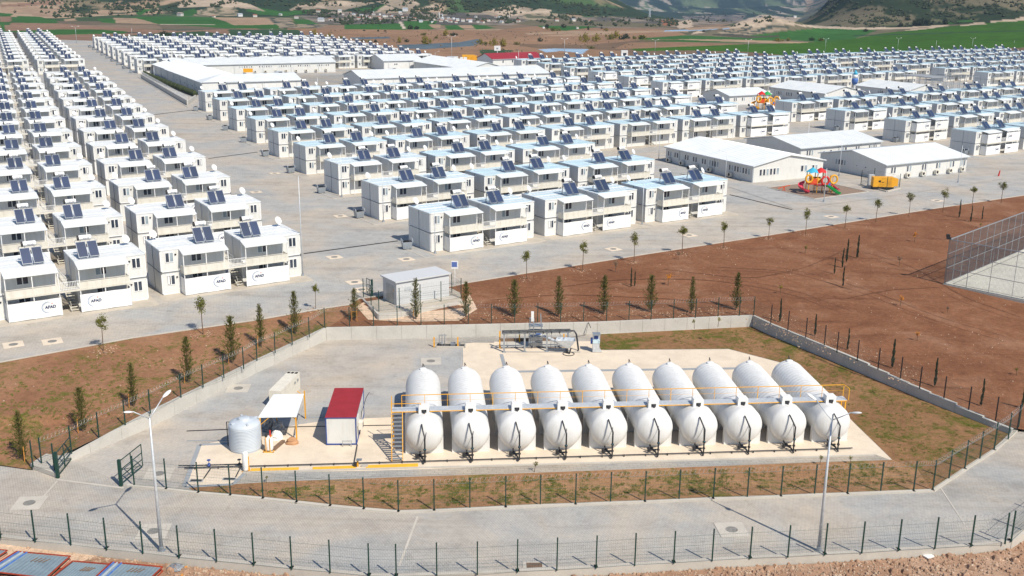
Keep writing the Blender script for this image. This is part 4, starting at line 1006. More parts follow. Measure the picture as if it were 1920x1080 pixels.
for i in range(11): b.box(-.48 + .096 * i - .02, -.48 + .096 * i + .02, -.34, .34, .02, .035)
b.build('grate', 'rust_plate', t)

# ------------------------------------------------------------ street lamps
def lamp(p, h, arms, label, rz=0.0, r0=.13, group='street lamps', armlen=1.5, head=1.0, tiltz=.9):
    t = thing('street_lamp', label, 'street lamp', p, rz, group)
    b = MB(); b.sm = True; b.tube([(0, 0, 0), (0, 0, h * .5), (0, 0, h)], [r0, r0 * .72, r0 * .42], 10); b.build('pole', 'galv_light', t)
    b = MB(); b.box(-.22, .22, -.22, .22, 0, .04); b.lathe([(.18, .04), (.14, .35)], 8); b.build('base_plate', 'galvanized', t)
    for s in arms:
        b = MB(); b.sm = True; b.tube([(0, 0, h - .05), (s * armlen * .4, 0, h + tiltz * .35), (s * armlen, 0, h + tiltz)], r0 * .3, 6); b.build('arm', 'galv_light', t)
        b = MB(); b.sm = True; L = .95 * head; a = Vector((s * armlen, 0, h + tiltz)); dx = Vector((s * .95, 0, .30)).normalized()
        prof = [(0, .06), (.12, .11), (.35, .19), (.65, .20), (.88, .13), (1.0, .03)]
        vs = []; fs = []; n = 10
        for tt, w in prof:
            q = a + dx * L * tt
            for k in range(n):
                an = 2 * math.pi * k / n; vs.append(q + Vector((0, math.cos(an) * w * head, math.sin(an) * w * .45 * head)))
        for i in range(len(prof) - 1):
            for k in range(n): fs.append((i * n + k, i * n + (k + 1) % n, (i + 1) * n + (k + 1) % n, (i + 1) * n + k))
        b.add(vs, fs); b.build('lamp_head', 'frame_white', t)
    return t
lamp(at(303, 1033, YZ), 9.4, (1, -1), 'tall double-headed street lamp at the left, standing behind the front fence', R(66), .13, armlen=1.3, head=.85)
lamp(at(1535, 1033, YZ), 9.4, (1, -1), 'tall double-headed street lamp at the right, rising before the last tank', R(128), .13, armlen=1.3, head=.85)
LP = [((568, 518), (558, 330), (), 0, 'bare tall steel pole right of the front left blocks'), ((816, 475), (815, 381), (), 0, 'thin pole before the first block of the middle front row'), ((1203.7, 422), (1206, 337), (1,), 200, 'thin street lamp between second and third blocks of the front row'),
      ((719, 416), (716, 320), (), 0, 'thin pole before the first block of the second row'), ((641, 369), (639, 286), (), 0, 'thin pole before the first block of the third row'), ((1360, 335), (1361, 280), (-1,), 10, 'street lamp with left arm before the big front hall'),
      ((1077, 335), (1079.5, 295), (1,), 30, 'street lamp with right arm behind the front row'), ((1235, 300), (1234, 248), (), 0, 'thin pole left of the big front hall'), ((1544.5, 379), (1547.5, 315), (), 0, 'pole at the front edge of the playground'),
      ((1796, 342.5), (1806, 272), (), 0, 'leaning-looking pole right of the generator hall'), ((1512.5, 288), (1517, 230), (), 0, 'pole before the hall behind the big hall'), ((493, 165), (490.5, 120), (), 0, 'pole before the low school hall'), ((290, 150), (286, 126), (), 0, 'pole at the corner of the long school hall'),
      ((371, 165), (368, 138), (), 0, 'pole beside the near corner of the long school hall'), ((144, 81), (141, 49), (1, -1), 20, 'double-headed lamp at the far end of the wide street'), ((248, 72), (246, 52), (), 0, 'far pole behind the far left quarter'), ((506, 72), (505.5, 54), (1,), 0, 'far lamp behind the middle of the far left quarter'),
      ((847, 112), (844.5, 67), (1, -1), 20, 'double-headed lamp before the far pond'), ((729, 136), (728, 104), (), 0, 'pole beside the parked van'), ((1228, 97), (1227, 74), (1, -1), 20, 'double-headed lamp before the brown field at the back'), ((1402, 100), (1403, 74), (1, -1), 20, 'double-headed lamp behind the far middle quarter'),
      ((1547, 95), (1548, 72), (1, -1), 20, 'double-headed lamp before the green field, left one'), ((1683, 92), (1684.5, 71), (1, -1), 20, 'double-headed lamp before the green field, middle one'), ((1822, 93), (1825, 71), (1, -1), 20, 'double-headed lamp before the green field, right one'), ((1754, 96), (1756, 76), (), 0, 'bare pole between two double lamps before the green field'),
      ((1900, 92), (1901.5, 76), (), 0, 'short far pole at the right edge'), ((816, 112), (815, 96), (1,), 0, 'curved lamp at the end of the far left quarter'), ((596, 170), (595.5, 145), (), 0, 'thin pole in the open school yard'), ((1058, 100), (1058, 72), (1, -1), 20, 'far double lamp behind the blue pond'),
      ((1573, 330), (1574, 262), (), 0, 'thin pole between the two right halls'), ((972, 130), (972, 94), (), 0, 'pole before the red-roofed depot'), ((651, 150), (650.5, 112), (), 0, 'thin pole left of the school yard gable')]
for (bx, by), (tx, ty), arms, rz, lb in LP:
    p = on(bx, by); 
    up_ = Vector((p.x, p.y, p.z)); lo, hi = 1.0, 16.0
    for _ in range(30):
        m_ = (lo + hi) / 2; yy = project(np.array([[p.x, p.y, p.z + m_]]))[1][0]
        if yy > ty: lo = m_
        else: hi = m_
    h = lo - (.6 if arms else 0)
    lamp(p, h, arms, lb, R(rz), .075 if p.length < 300 else .11, armlen=1.1, head=.8 if p.length < 300 else 1.2, tiltz=.35)

# ------------------------------------------------------------ waste bins by the end walls
def make_bin():
    t = thing('waste_bin', None, 'waste bin')
    b = MB(); b.add([(-.55, -.4, .2), (.55, -.4, .2), (.55, .4, .2), (-.55, .4, .2), (-.68, -.52, 1.15), (.68, -.52, 1.15), (.68, .52, 1.15), (-.68, .52, 1.15)], [(0, 1, 5, 4), (1, 2, 6, 5), (2, 3, 7, 6), (3, 0, 4, 7), (0, 3, 2, 1)])
    for x in (-.35, 0, .35): b.box(x - .03, x + .03, -.50, -.44, .3, 1.1)
    b.build('body', 'bin_metal', t)
    b = MB(); b.box(-.66, .66, -.5, .5, 1.12, 1.13); b.box(-.3, .3, -.3, .2, 1.13, 1.30); b.build('rubbish', 'black', t)
    b = MB(); b.tube([(-.72, -.5, 1.1), (-.72, -.3, 1.55), (-.72, .3, 1.55), (-.72, .5, 1.1)], .035, 6); b.tube([(.72, -.5, 1.1), (.72, -.3, 1.55), (.72, .3, 1.55), (.72, .5, 1.1)], .035, 6); b.build('lid_rail', 'galv_light', t)
    for x in (-.5, .5):
        for y in (-.35, .35):
            b = MB(); b.lathe([(.1, -.03), (.1, .03)], 10, (x, y, .1), 'x'); b.build('wheel', 'black', t)
    return t
BIN = learn(make_bin()); fi = True
rowsB = [('M', k, 'grey metal waste bin at the street end of the %s row of the middle quarter' % ORD[k]) for k in range(9)] + [('F', k, 'small distant waste bin at the street end of the %s row behind the school halls' % ORD[k]) for k in range(9)] + [('Rm', k, 'grey waste bin by the blank end wall of the %s row behind the play hall' % ORD[k]) for k in range(3)]
for c, k, lb in rowsB:
    x, y = ij(c, 0, k); u = Vector((math.cos(R(33)), math.sin(R(33)), 0)); v = Vector((-u.y, u.x, 0)); p = Vector((x, y, zg(x, y)))
    p = p - u * 1.9 + v * (3.0 if c != 'Rm' else 2.2) if c != 'Rm' else p - u * 1.0 + v * 1.6
    place(BIN, fi, p, R(33 + rnd.uniform(-25, 25)), lb, 'waste bins at the row ends'); fi = False
# ------------------------------------------------------------ fences with posts and welded mesh
def fence_thing(label, bases, h, group=None, wires=True, razor=True, post='green_paint', vstep=.12, wm='wire_green'):
    t = thing('wire_fence', label, 'fence', bases[0], 0.0, group); o = Vector(bases[0])
    P = [Vector(p) - o for p in bases]
    for p in P:
        b = MB(); b.box(p.x - .042, p.x + .042, p.y - .042, p.y + .042, p.z, p.z + h); b.build('post', post, t)
    if wires:
        b = MB()
        for a, c in zip(P[:-1], P[1:]):
            L = (c - a).length; n = max(2, int(L / vstep)); hh = h - .42
            for i in range(1, n):
                q = a.lerp(c, i / n); b.bar(q + Vector((0, 0, .06)), q + Vector((0, 0, hh)), .006, .006, 3)
            for k in range(9):
                z = .06 + (hh - .06) * k / 8; w = .020 if k in (0, 2, 5, 8) else .008
                b.bar(a + Vector((0, 0, z)), c + Vector((0, 0, z)), w, w, 3)
        b.build('wire_mesh', wm, t)
    if razor:
        b = MB(); r = .19
        for a, c in zip(P[:-1], P[1:]):
            L = (c - a).length; d = (c - a).normalized(); s = d.cross(Vector((0, 0, 1))); n = max(8, int(L / .34)) * 9; pts = []
            for i in range(n + 1):
                ph = 2 * math.pi * i / 9; wob = .03 * math.sin(i * .37)
                pts.append(a.lerp(c, i / n) + Vector((0, 0, h - .22 + r * math.sin(ph) + wob)) + s * r * math.cos(ph) + d * .10 * math.sin(ph))
            for i in range(n): b.bar(pts[i], pts[i + 1], .011, .011, 3)
            for z in (h - .40, h - .05): b.bar(a + Vector((0, 0, z)), c + Vector((0, 0, z)), .006, .006, 3)
        b.build('razor_wire', 'razor_wire', t)
    return t
OF = [(-70, 1001), (1, 1009), (66, 1016), (133, 1022.5), (200, 1031), (268, 1038), (336, 1046), (406, 1053), (476, 1060), (547, 1067.5), (619, 1074), (692, 1081), (743, 1082.5), (819, 1079.5), (895, 1077.5), (970, 1073), (1044, 1069.5), (1117.5, 1065.5), (1190, 1060.5), (1263, 1056.5), (1335, 1052), (1406, 1048), (1477, 1045), (1546, 1041), (1615.5, 1037.5), (1684, 1033), (1752.5, 1029), (1820.5, 1025), (1884, 1020)]
fence_thing('long green wire fence across the bottom of the picture, razor wire on top', [at(x, y, YZ + .14) for x, y in OF], 2.32)
fence_thing('green wire fence climbing to the right from the bottom right corner', [at(x, y, YZ + .14) for x, y in [(1895.5, 1016), (1922, 992), (1960, 962), (2000, 930)]], 2.32)
IF = [(252, 910), (312, 915), (372, 922), (432, 927), (493, 932.5), (556, 939), (619, 946), (682, 952), (747, 957.5), (814, 955.5), (881, 952.5), (948, 949), (1013, 946), (1079, 944), (1144.5, 941), (1209, 939), (1273, 936), (1337.5, 933), (1401, 932), (1464, 929), (1527, 926), (1589, 924), (1651, 921), (1713, 919), (1749, 917.5), (1779, 897.5), (1809, 878), (1837, 860.5), (1864, 842.5), (1890, 824), (1909, 805)]
fence_thing('green wire fence between the tank yard lawn and the front road', [at(x, y, YZ + .08) for x, y in IF], 2.36)
def wallpt(px, py, i, f):
    """on top of the retaining wall between corners i and i+1"""
    zz = YZ + WALLH[i] * (1 - f) + WALLH[i + 1] * f; return at(px, py, zz)
def along(pts, i0, i1):
    out = []
    for (x, y) in pts:
        best = None
        for i in range(i0, i1):
            a, c = WALLB[i], WALLB[i + 1]; f = min(1, max(0, (x - a[0]) / (c[0] - a[0]))) if c[0] != a[0] else 0
            if a[0] - 8 <= x <= c[0] + 8 or (i == i0 and x < a[0]) or (i == i1 - 1 and x > c[0]): best = (i, f)
        out.append(wallpt(x, y, *best))
    return out
fence_thing('green wire fence on the retaining wall beside the left planted slope', [at(62, 876, YZ + .35), at(102.5, 882, YZ + .35)], 2.2, razor=False)
LW = [(78, 869), (134, 847), (185.5, 819.5), (235, 797), (282, 775.5), (339.5, 745), (381, 726), (420, 709), (457, 692), (482, 676), (516, 662), (548, 646), (580, 632.5), (609, 614)]
fence_thing('green wire fence along the top of the left retaining wall, conifers behind it', along(LW, 0, 3), 2.15)
BW_ = [(609, 614), (655.5, 612.5), (700.5, 611), (745, 610), (789.5, 609), (833, 607.5), (878, 607), (921.5, 606), (965, 605.5), (1008, 604.5), (1051, 604), (1094, 602.5), (1137, 602), (1179, 600), (1220.5, 599), (1262.5, 597), (1304, 595.5), (1346, 593), (1386, 592), (1413, 591)]
fence_thing('green wire fence along the top of the back retaining wall', along(BW_, 3, 5), 2.15)
RW = [(1413, 591), (1445, 607), (1477, 619.5), (1510.5, 633), (1545.5, 647.5), (1569, 661), (1607, 677), (1646, 693), (1688, 710), (1724, 729), (1769.5, 748), (1816, 768), (1866.5, 788), (1907.5, 804)]
fence_thing('dark wire fence along the top of the right retaining wall', along(RW, 5, 9), 2.15, razor=False, post='black')
# retaining wall: panels with joints
def wall_run(i0, i1, label):
    t = thing('retaining_wall', label, 'wall'); b = MB(); b2 = MB()
    for i in range(i0, i1):
        a, c = wallb[i], wallb[i + 1]; L = (c - a).length; n = max(1, int(L / 2.4)); d = (c - a).normalized(); nrm = Vector((-d.y, d.x, 0))
        if nrm.y < 0: nrm = -nrm
        for k in range(n):
            f0, f1 = k / n, (k + 1) / n; p = a.lerp(c, f0) + d * .012; q = a.lerp(c, f1) - d * .012
            h0 = WALLH[i] * (1 - f0) + WALLH[i + 1] * f0; h1 = WALLH[i] * (1 - f1) + WALLH[i + 1] * f1
            if i >= 5: h0 = h1 = (h0 + h1) / 2 if k % 3 else max(h0, h1)
            vs = []
            for z0, hh in ((-.3, 0), (1, 1)):
                for pt, hq in ((p, h0), (q, h1)):
                    for o in (0, .3): vs.append((pt.x + nrm.x * o, pt.y + nrm.y * o, YZ + (hq if hh else -.3)))
            b.add(vs, [(0, 2, 6, 4), (1, 5, 7, 3), (4, 6, 7, 5), (0, 4, 5, 1), (2, 3, 7, 6)])
        p = a + nrm * .06; q = c + nrm * .06
        b2.add([(p.x, p.y, YZ - .2), (q.x, q.y, YZ - .2), (q.x, q.y, YZ + WALLH[i + 1] - .04), (p.x, p.y, YZ + WALLH[i] - .04), (p.x + nrm.x * .18, p.y + nrm.y * .18, YZ - .2), (q.x + nrm.x * .18, q.y + nrm.y * .18, YZ - .2), (q.x + nrm.x * .18, q.y + nrm.y * .18, YZ + WALLH[i + 1] - .04), (p.x + nrm.x * .18, p.y + nrm.y * .18, YZ + WALLH[i] - .04)],
               [(0, 1, 2, 3), (7, 6, 5, 4), (3, 2, 6, 7)])
    b.build('wall_panel', 'concrete_wall', t); b2.build('wall_core', 'channel', t)
wall_run(0, 3, 'pale concrete retaining wall on the left, rising from the gate to the corner')
wall_run(3, 5, 'concrete retaining wall across the back of the tank yard')
wall_run(5, 9, 'shaded concrete retaining wall stepping down along the right of the yard')
b = MB(); q = [at(57, 878, YZ), at(107, 896, YZ), at(136, 858, YZ), at(100, 850, YZ)]
b.prism([(p.x, p.y) for p in q], YZ - .1, YZ + .36); tag(b.build('gate_footing', 'concrete'), 'low concrete footing block beside the left gate leaf', 'wall')
# gates
def gate(label, hinge, tip, h):
    t = thing('yard_gate', label, 'gate', hinge, 0); d = Vector(tip) - Vector(hinge); d.z = 0; L = d.length; d.normalize()
    b = MB(); b.box(-.11, .11, -.11, .11, 0, h + .15); b.build('gate_post', 'green_paint', t)
    b = MB(); P = lambda s, z: (d.x * s, d.y * s, z)
    for z in (.18, h * .36, h * .64, h): b.bar(P(.12, z), P(L, z), .055)
    for s in (.14, L * .5, L): b.bar(P(s, .18), P(s, h), .06)
    b.bar(P(.14, h * .64), P(L, .18), .04)
    b.build('leaf_frame', 'green_paint', t)
    b = MB()
    for i in range(1, int(L / .12)): b.bar(P(.12 * i, .18), P(.12 * i, h), .006, .006, 3)
    b.build('wire_infill', 'wire_green', t)
gate('open green tubular gate leaf beside the left footing block', at(109, 896, YZ), at(136, 862, YZ), 1.95)
gate('open green tubular gate leaf at the left end of the inner fence', at(227.5, 911, YZ), at(268, 877, YZ), 1.95)

# ------------------------------------------------------------ trees
def leaf(b, p, s, rr, up=.3):
    d = Vector((rr.uniform(-1, 1), rr.uniform(-1, 1), rr.uniform(-.6, 1) + up)).normalized(); a = d.orthogonal().normalized(); c = d.cross(a); t = rr.uniform(0, 6.3)
    a, c = a * math.cos(t) + c * math.sin(t), c * math.cos(t) - a * math.sin(t)
    b.add([p - a * s * .45, p + d * s, p + a * s * .45 + c * s * .2], [(0, 1, 2)])
def make_conifer(seed, h=4.2, w=.62):
    rr = random.Random(seed); t = thing('conifer', None, 'tree')
    b = MB(); b.tube([(0, 0, -.1), (.04, .02, h * .4), (-.03, .03, h * .75), (0, 0, h * .97)], [.07, .05, .03, .01], 6); b.build('trunk', 'bark', t)
    b = MB(); z = .25
    while z < h * .98:
        f = z / h; rad = w * (1 - f) ** .62 * (0.35 + .65 * min(1, f * 5)) * rr.uniform(.7, 1.2)
        n = rr.choice((3, 4, 5)); a0 = rr.uniform(0, 6.3)
        for i in range(n):
            a = a0 + i * 6.283 / n + rr.uniform(-.3, .3); L = rad * rr.uniform(.55, 1.25); lift = L * rr.uniform(.5, 1.1)
            for k in range(int(5 + L * 16)):
                s = rr.random(); p = Vector((math.cos(a) * L * s, math.sin(a) * L * s, z + lift * s)) + Vector((rr.uniform(-1, 1), rr.uniform(-1, 1), rr.uniform(-1, 1))) * .07
                dd = Vector((math.cos(a), math.sin(a), 1.3)).normalized() + Vector((rr.uniform(-.5, .5), rr.uniform(-.5, .5), rr.uniform(-.3, .5))); dd.normalize(); sd = dd.cross(Vector((rr.uniform(-1, 1), rr.uniform(-1, 1), .2))).normalized(); ln = rr.uniform(.12, .24)
                b.add([p - sd * .028, p + dd * ln, p + sd * .028], [(0, 1, 2)])
        z += rr.uniform(.07, .13)
    b.build('crown', 'leaf_conifer', t); return t
def make_cypress(seed, h=3.2, w=.16):
    rr = random.Random(seed); t = thing('cypress', None, 'tree')
    b = MB(); b.tube([(0, 0, -.1), (0, 0, h * .9)], [.035, .012], 5); b.build('trunk', 'bark', t); b = MB()
    for k in range(900):
        z = rr.uniform(.12, h); f = z / h; rad = w * (1 - f) ** .5 * min(1, f * 8 + .3) * (0.8 + .3 * math.sin(z * 7 + seed)); a = rr.uniform(0, 6.3); q = rad * rr.uniform(.3, 1.1)
        p = Vector((math.cos(a) * q + .03 * math.sin(z * 2 + seed), math.sin(a) * q, z)); dd = Vector((math.cos(a) * .35, math.sin(a) * .35, 1)).normalized(); sd = dd.cross(Vector((rr.uniform(-1, 1), rr.uniform(-1, 1), .2))).normalized()
        b.add([p - sd * .025, p + dd * .19, p + sd * .025], [(0, 1, 2)])
    b.build('crown', 'leaf_cypress', t); return t
def make_round(seed, h=2.9, r=.48, m='leaf_round', nm='young_tree', bare=False):
    rr = random.Random(seed); t = thing(nm, None, 'tree'); ln = rr.uniform(-.12, .12)
    b = MB(); th = h - r * 1.1; b.tube([(0, 0, -.1), (ln * .4, .02, th * .5), (ln, 0, th)], [.045, .035, .028], 6)
    for i in range(6):
        a = i * 1.05 + rr.uniform(-.3, .3); b.tube([(ln, 0, th - .15), (ln + math.cos(a) * r * .45, math.sin(a) * r * .45, th + r * .35), (ln + math.cos(a) * r * .7, math.sin(a) * r * .7, th + r * .8)], [.018, .012, .006], 4)
    b.build('trunk', 'bark', t); b = MB(); cl = [Vector((rr.gauss(0, .42), rr.gauss(0, .42), rr.gauss(0, .48))) * r for _ in range(12)]
    for k in range(620 if not bare else 120):
        c = rr.choice(cl); p = Vector((ln, 0, th + r * .5)) + c + Vector((rr.gauss(0, .24), rr.gauss(0, .24), rr.gauss(0, .24))) * r
        leaf(b, p, .10, rr)
    b.build('crown', m, t); return t
CON = [learn(make_conifer(s, 4.2, w)) for s, w in ((11, .78), (12, .92), (13, .68))]; used = set()
def put(protos, i, loc, rz, label, group, s):
    p = protos[i % len(protos)]; f = p.name not in used; used.add(p.name)
    return place(p, f, loc, rz, label, group, (s * rnd.uniform(.9, 1.1), s * rnd.uniform(.9, 1.1), s))
def hgt(p, ty):
    lo, hi = .2, 20
    for _ in range(26):
        m_ = (lo + hi) / 2
        if project(np.array([[p.x, p.y, p.z + m_]]))[1][0] > ty: lo = m_
        else: hi = m_
    return lo
def slope_z(px, py):
    px, py = float(px), float(py)
    """height of the left planted ground seen at a pixel: marches down to the sheet"""
    dg = bpy.context.evaluated_depsgraph_get() if not hasattr(slope_z, 'dg') else slope_z.dg
    slope_z.dg = dg
    d = (px - 960) / FPX * _r - (py - 540) / FPX * _u + _f; o = Vector((0, 0, CZ)); best = None
    for nm in ('planted_ground', 'bare_ground', 'settlement_paving', 'front_road', 'yard_lawn', 'front_lawn'):
        ob = bpy.data.objects[nm]; ok, l, n, i = ob.ray_cast(o, d.normalized())
        if ok and (best is None or (l - o).length < (best - o).length): best = l.copy()
    return best if best is not None else on(px, py)
bpy.context.view_layer.update()
CT = [((43, 862), 771), ((156, 809), 725), ((251, 762), 680), ((354, 717), 631), ((436, 681), 592), ((490, 650), 569), ((554, 626), 546), ((665, 601), 540), ((780, 599), 521), ((874, 594), 528), ((964, 594), 523), ((1047, 594), 518), ((1132, 589), 516), ((1219, 585), 515), ((1296, 587), 519), ((1380, 581), 511)]
for i, ((x, y), ty) in enumerate(CT):
    p = slope_z(x, y); h = hgt(p, ty)
    put(CON, i, p, rnd.uniform(0, 6), 'young conifer, %s from the left in the row behind the retaining wall fence' % ORD[i], 'young conifers behind the retaining wall', h / 4.2)
    if i < 9:
        b = MB(); q = p + Vector((-.25 if i else .3, -.35, 0)); b.bar(q, q + Vector((.02, 0, 1.25)), .05)
        if i == 7: b.bar(q + Vector((.55, 0, 0)), q + Vector((.55, 0, 1.2)), .05); b.bar(q + Vector((0, 0, 1.1)), q + Vector((.55, 0, 1.1)), .04)
        tag(b.build('tree_stake', 'wood_stake'), 'orange wooden stake before the %s conifer from the left' % ORD[i], 'stake', 'orange wooden tree stakes')
CY = [((1183, 538), 503), ((1190, 537), 509), ((1587, 492), 449), ((1607, 484), 442), ((1579, 502), 466), ((1564, 514), 484), ((1580, 537), 500), ((1798, 409), 375), ((1820, 416), 387), ((1841, 412), 387), ((1462, 604), 561), ((1527.5, 630), 590), ((1589, 656), 617), ((1672.5, 690), 637), ((1752, 725), 672), ((1839.5, 761), 712), ((1916, 765), 722)]
CYL = ['left one of the pair behind the fourth and fifth back conifers', 'right one of the pair left of the middle back conifers', 'tall one in the middle of the group on the bare slope', 'rightmost of the group on the bare slope', 'third from the right in the group on the bare slope', 'leftmost and shortest of the group on the bare slope', 'lowest of the group on the bare slope',
       'left of three at the road edge above the court', 'middle of three at the road edge above the court', 'right of three at the road edge above the court'] + ['%s from the back along the right retaining wall' % ORD[i] for i in range(7)]
CYP = [learn(make_cypress(s)) for s in (1, 2, 3)]
for i, ((x, y), ty) in enumerate(CY):
    p = slope_z(x, y); put(CYP, i, p, rnd.uniform(0, 6), 'slim dark cypress, ' + CYL[i], 'slim cypresses on the bare slope', hgt(p, ty) / 3.2)
YT = [((194, 657), 599), ((381, 626), 567), ((592, 579), 535), ((987.5, 522), 474), ((1092, 507), 459), ((1189, 491), 444), ((1279, 476), 426), ((1357, 464), 419), ((1441, 447), 411), ((1510.5, 439), 398), ((1584, 427.5), 385.5), ((1642, 415), 375.5), ((1704, 405), 365.5), ((1767.5, 397.5), 360.5), ((1822.5, 387.5), 351), ((1877, 380), 343)]
YP = [learn(make_round(s, 2.9, r)) for s, r in ((4, .46), (5, .55), (6, .40), (8, .50))]
for i, ((x, y), ty) in enumerate(YT):
    p = slope_z(x, y + 1); put(YP, i, p, rnd.uniform(0, 6), 'young round-headed street tree, %s from the left along the settlement road' % ORD[i], 'young street trees along the settlement road', hgt(p, ty) / 2.95)
    b = MB(); r2 = random.Random(i)                        # ring of pale stones round the planting hole
    for k in range(36 if i < 8 else 12):
        a = r2.uniform(0, 6.3); q = r2.uniform(.3, 1.25); s = r2.uniform(.04, .11); c_ = Vector((p.x + math.cos(a) * q, p.y + math.sin(a) * q * 1.2, p.z + .02))
        b.add([c_ + Vector((r2.uniform(-1, 1), r2.uniform(-1, 1), r2.uniform(0, .8))) * s for _ in range(6)], [(0, 1, 2), (1, 2, 3), (2, 3, 4), (3, 4, 5), (0, 4, 5), (0, 2, 5), (1, 3, 5)])
    tag(b.build('stones', 'stone_white'), None, None, None, 'stuff')
SH = [((1253, 535), 514, 'leaf_orange', 'small orange-leaved sapling among the middle back conifers'), ((1715, 454), 437, 'leaf_orange', 'small orange-leaved sapling on the bare slope left of the court'), ((1688, 574), 556, 'leaf_orange', 'small orange-leaved sapling in the middle of the bare slope'), ((1720, 639), 622, 'leaf_orange', 'orange-brown sapling above the right retaining wall'),
      ((1154, 510), 491, 'leaf_bare', 'small bare sapling below the road, second front block above it'), ((1272, 487), 473, 'leaf_bare', 'small bare sapling below the road, third front block above it'), ((1509, 476), 461, 'leaf_yellow', 'small yellowish sapling at the left of the bare slope'), ((1686, 499), 482, 'leaf_bare', 'bare sapling right of the cypress group'),
      ((1463, 552), 536, 'leaf_yellow', 'yellowish sapling beyond the right back corner of the wall'), ((1906, 704), 690, 'leaf_round', 'small green sapling at the right edge of the bare slope'), ((1838, 428), 418, 'leaf_yellow', 'tiny yellowish shrub above the court fence'), ((1090, 503), 512, 'leaf_yellow', ''), ((1002, 885), 866, 'leaf_round', 'small leggy weed at the paver strip before the fourth tank'), ((500, 905), 893, 'leaf_round', 'small green weed at the left end of the paver strip'), ((1537, 872), 855, 'leaf_round', 'small sprout behind the inner fence, right lamp beside it'), ((1595, 870), 856, 'leaf_round', 'small sprout right of the last tank'),
      ((1346, 612), 596, 'leaf_yellow', 'thin climbing weed against the back retaining wall, rightmost'), ((1302, 615), 600, 'leaf_round', 'thin climbing weed against the back retaining wall, middle'), ((1776, 588), 575, 'leaf_bare', 'thin dead sapling in the middle right of the bare slope')]
for i, ((x, y), ty, m, lb) in enumerate(SH):
    if not lb: continue
    t = make_round(40 + i, 1.25, .30, m, 'sapling', bare=True); p = slope_z(x, y); s = max(.3, hgt(p, ty) / 1.3)
    t.location = p; t.scale = (s, s, s); tag(t, lb, 'sapling', 'small saplings and weeds')

SPB = MB()
def spoil(i, p, r):
    r2 = random.Random(500 + i); b0 = project(np.array([[p.x, p.y, p.z]])); z0 = slope_z(b0[0][0], b0[1][0]).z
    for k in range(int(150 * r)):
        dx_, dy_ = r2.gauss(0, r * .62), r2.gauss(0, r * .8); q = project(np.array([[p.x + dx_, p.y + dy_, z0]])); g = slope_z(q[0][0], q[1][0])
        if g.z < YZ + .3: continue
        stone_(SPB, g, r2, .02, .075)
def stone_(b, p, rr, s0, s1):
    s = rr.uniform(s0, s1) if rr.random() < .94 else s1 * 1.7; n = 5; R_ = [Vector((rr.uniform(.6, 1) * math.cos(a), rr.uniform(.6, 1) * math.sin(a), 0)) * s for a in (0, 1.25, 2.5, 3.8, 5.0)]
    top = p + Vector((rr.uniform(-.2, .2) * s, rr.uniform(-.2, .2) * s, s * rr.uniform(.4, .8)))
    b.add([p + r_ - Vector((0, 0, .02)) for r_ in R_] + [top], [(i, (i + 1) % 5, 5) for i in range(5)])
for i, ((x, y), ty) in enumerate(CT):
    if i > 7: spoil(i, slope_z(x, y), rnd.uniform(1.0, 1.9))
for i, ((x, y), ty) in enumerate(YT):
    if i < 10: spoil(30 + i, slope_z(x, y + 1), rnd.uniform(.7, 1.3))
for i, (x, y, r_) in enumerate([(1500, 625, 2.2), (1560, 645, 2.0), (1620, 668, 1.8), (1450, 600, 1.6), (1700, 705, 1.5), (1190, 583, 1.4), (1080, 590, 1.6), (920, 590, 1.5), (1260, 590, 1.2), (1340, 584, 1.5), (1400, 640, 0)]):
    if r_: spoil(60 + i, slope_z(x, y), r_)
tag(SPB.build('spoil_stones', 'spoil'), None, None, None, 'stuff')
for i, pts in enumerate([[(1010, 540), (1150, 520), (1330, 520), (1480, 545), (1600, 590)], [(1330, 497), (1480, 505), (1620, 545), (1760, 600), (1900, 640)], [(1560, 560), (1660, 540), (1760, 535)], [(900, 560), (1050, 548), (1250, 556), (1380, 570)], [(1600, 470), (1700, 500), (1800, 560), (1915, 600)], [(1230, 500), (1400, 520), (1500, 500), (1600, 455)]]):
    b = MB(); px_ = np.interp(np.linspace(0, len(pts) - 1, 40), range(len(pts)), [p[0] for p in pts]); py_ = np.interp(np.linspace(0, len(pts) - 1, 40), range(len(pts)), [p[1] for p in pts])
    k_ = np.ones(7) / 7; sx_ = np.convolve(np.pad(px_, 3, 'edge'), k_, 'valid'); sy_ = np.convolve(np.pad(py_, 3, 'edge'), k_, 'valid'); c_ = [slope_z(a, q) for a, q in zip(sx_, sy_)]
    for off in (-.8, .8):
        vs = []; fs = []; r2 = random.Random(i)
        for j in range(40):
            d_ = (c_[min(39, j + 1)] - c_[max(0, j - 1)]).normalized(); s_ = Vector((-d_.y, d_.x, 0)); w = .16 * r2.uniform(.4, 1.2) * math.sin(math.pi * j / 39) ** .4
            for o_ in (-w, w):
                q = c_[j] + s_ * (off + o_); vs.append((q.x, q.y, q.z + .012))
        fs = [(2 * j, 2 * j + 1, 2 * j + 3, 2 * j + 2) for j in range(39)]; b.add(vs, fs)
    tag(b.build('tyre_track', 'soil_rut'), None, None, None, 'structure')
b = MB(); b.bar(at(783, 968, YZ + .012), at(748, 1062, YZ + .012), .14, .01); b.bar(at(107, 902, YZ + .012), at(60, 955, YZ + .012), .12, .01); b.bar(at(107, 899, YZ + .012), at(232, 915, YZ + .012), .22, .01); b.bar(at(1764, 915, YZ + .012), at(1810, 985, YZ + .012), .10, .01); tag(b.build('paving_joint', 'concrete'), None, None, None, 'structure')
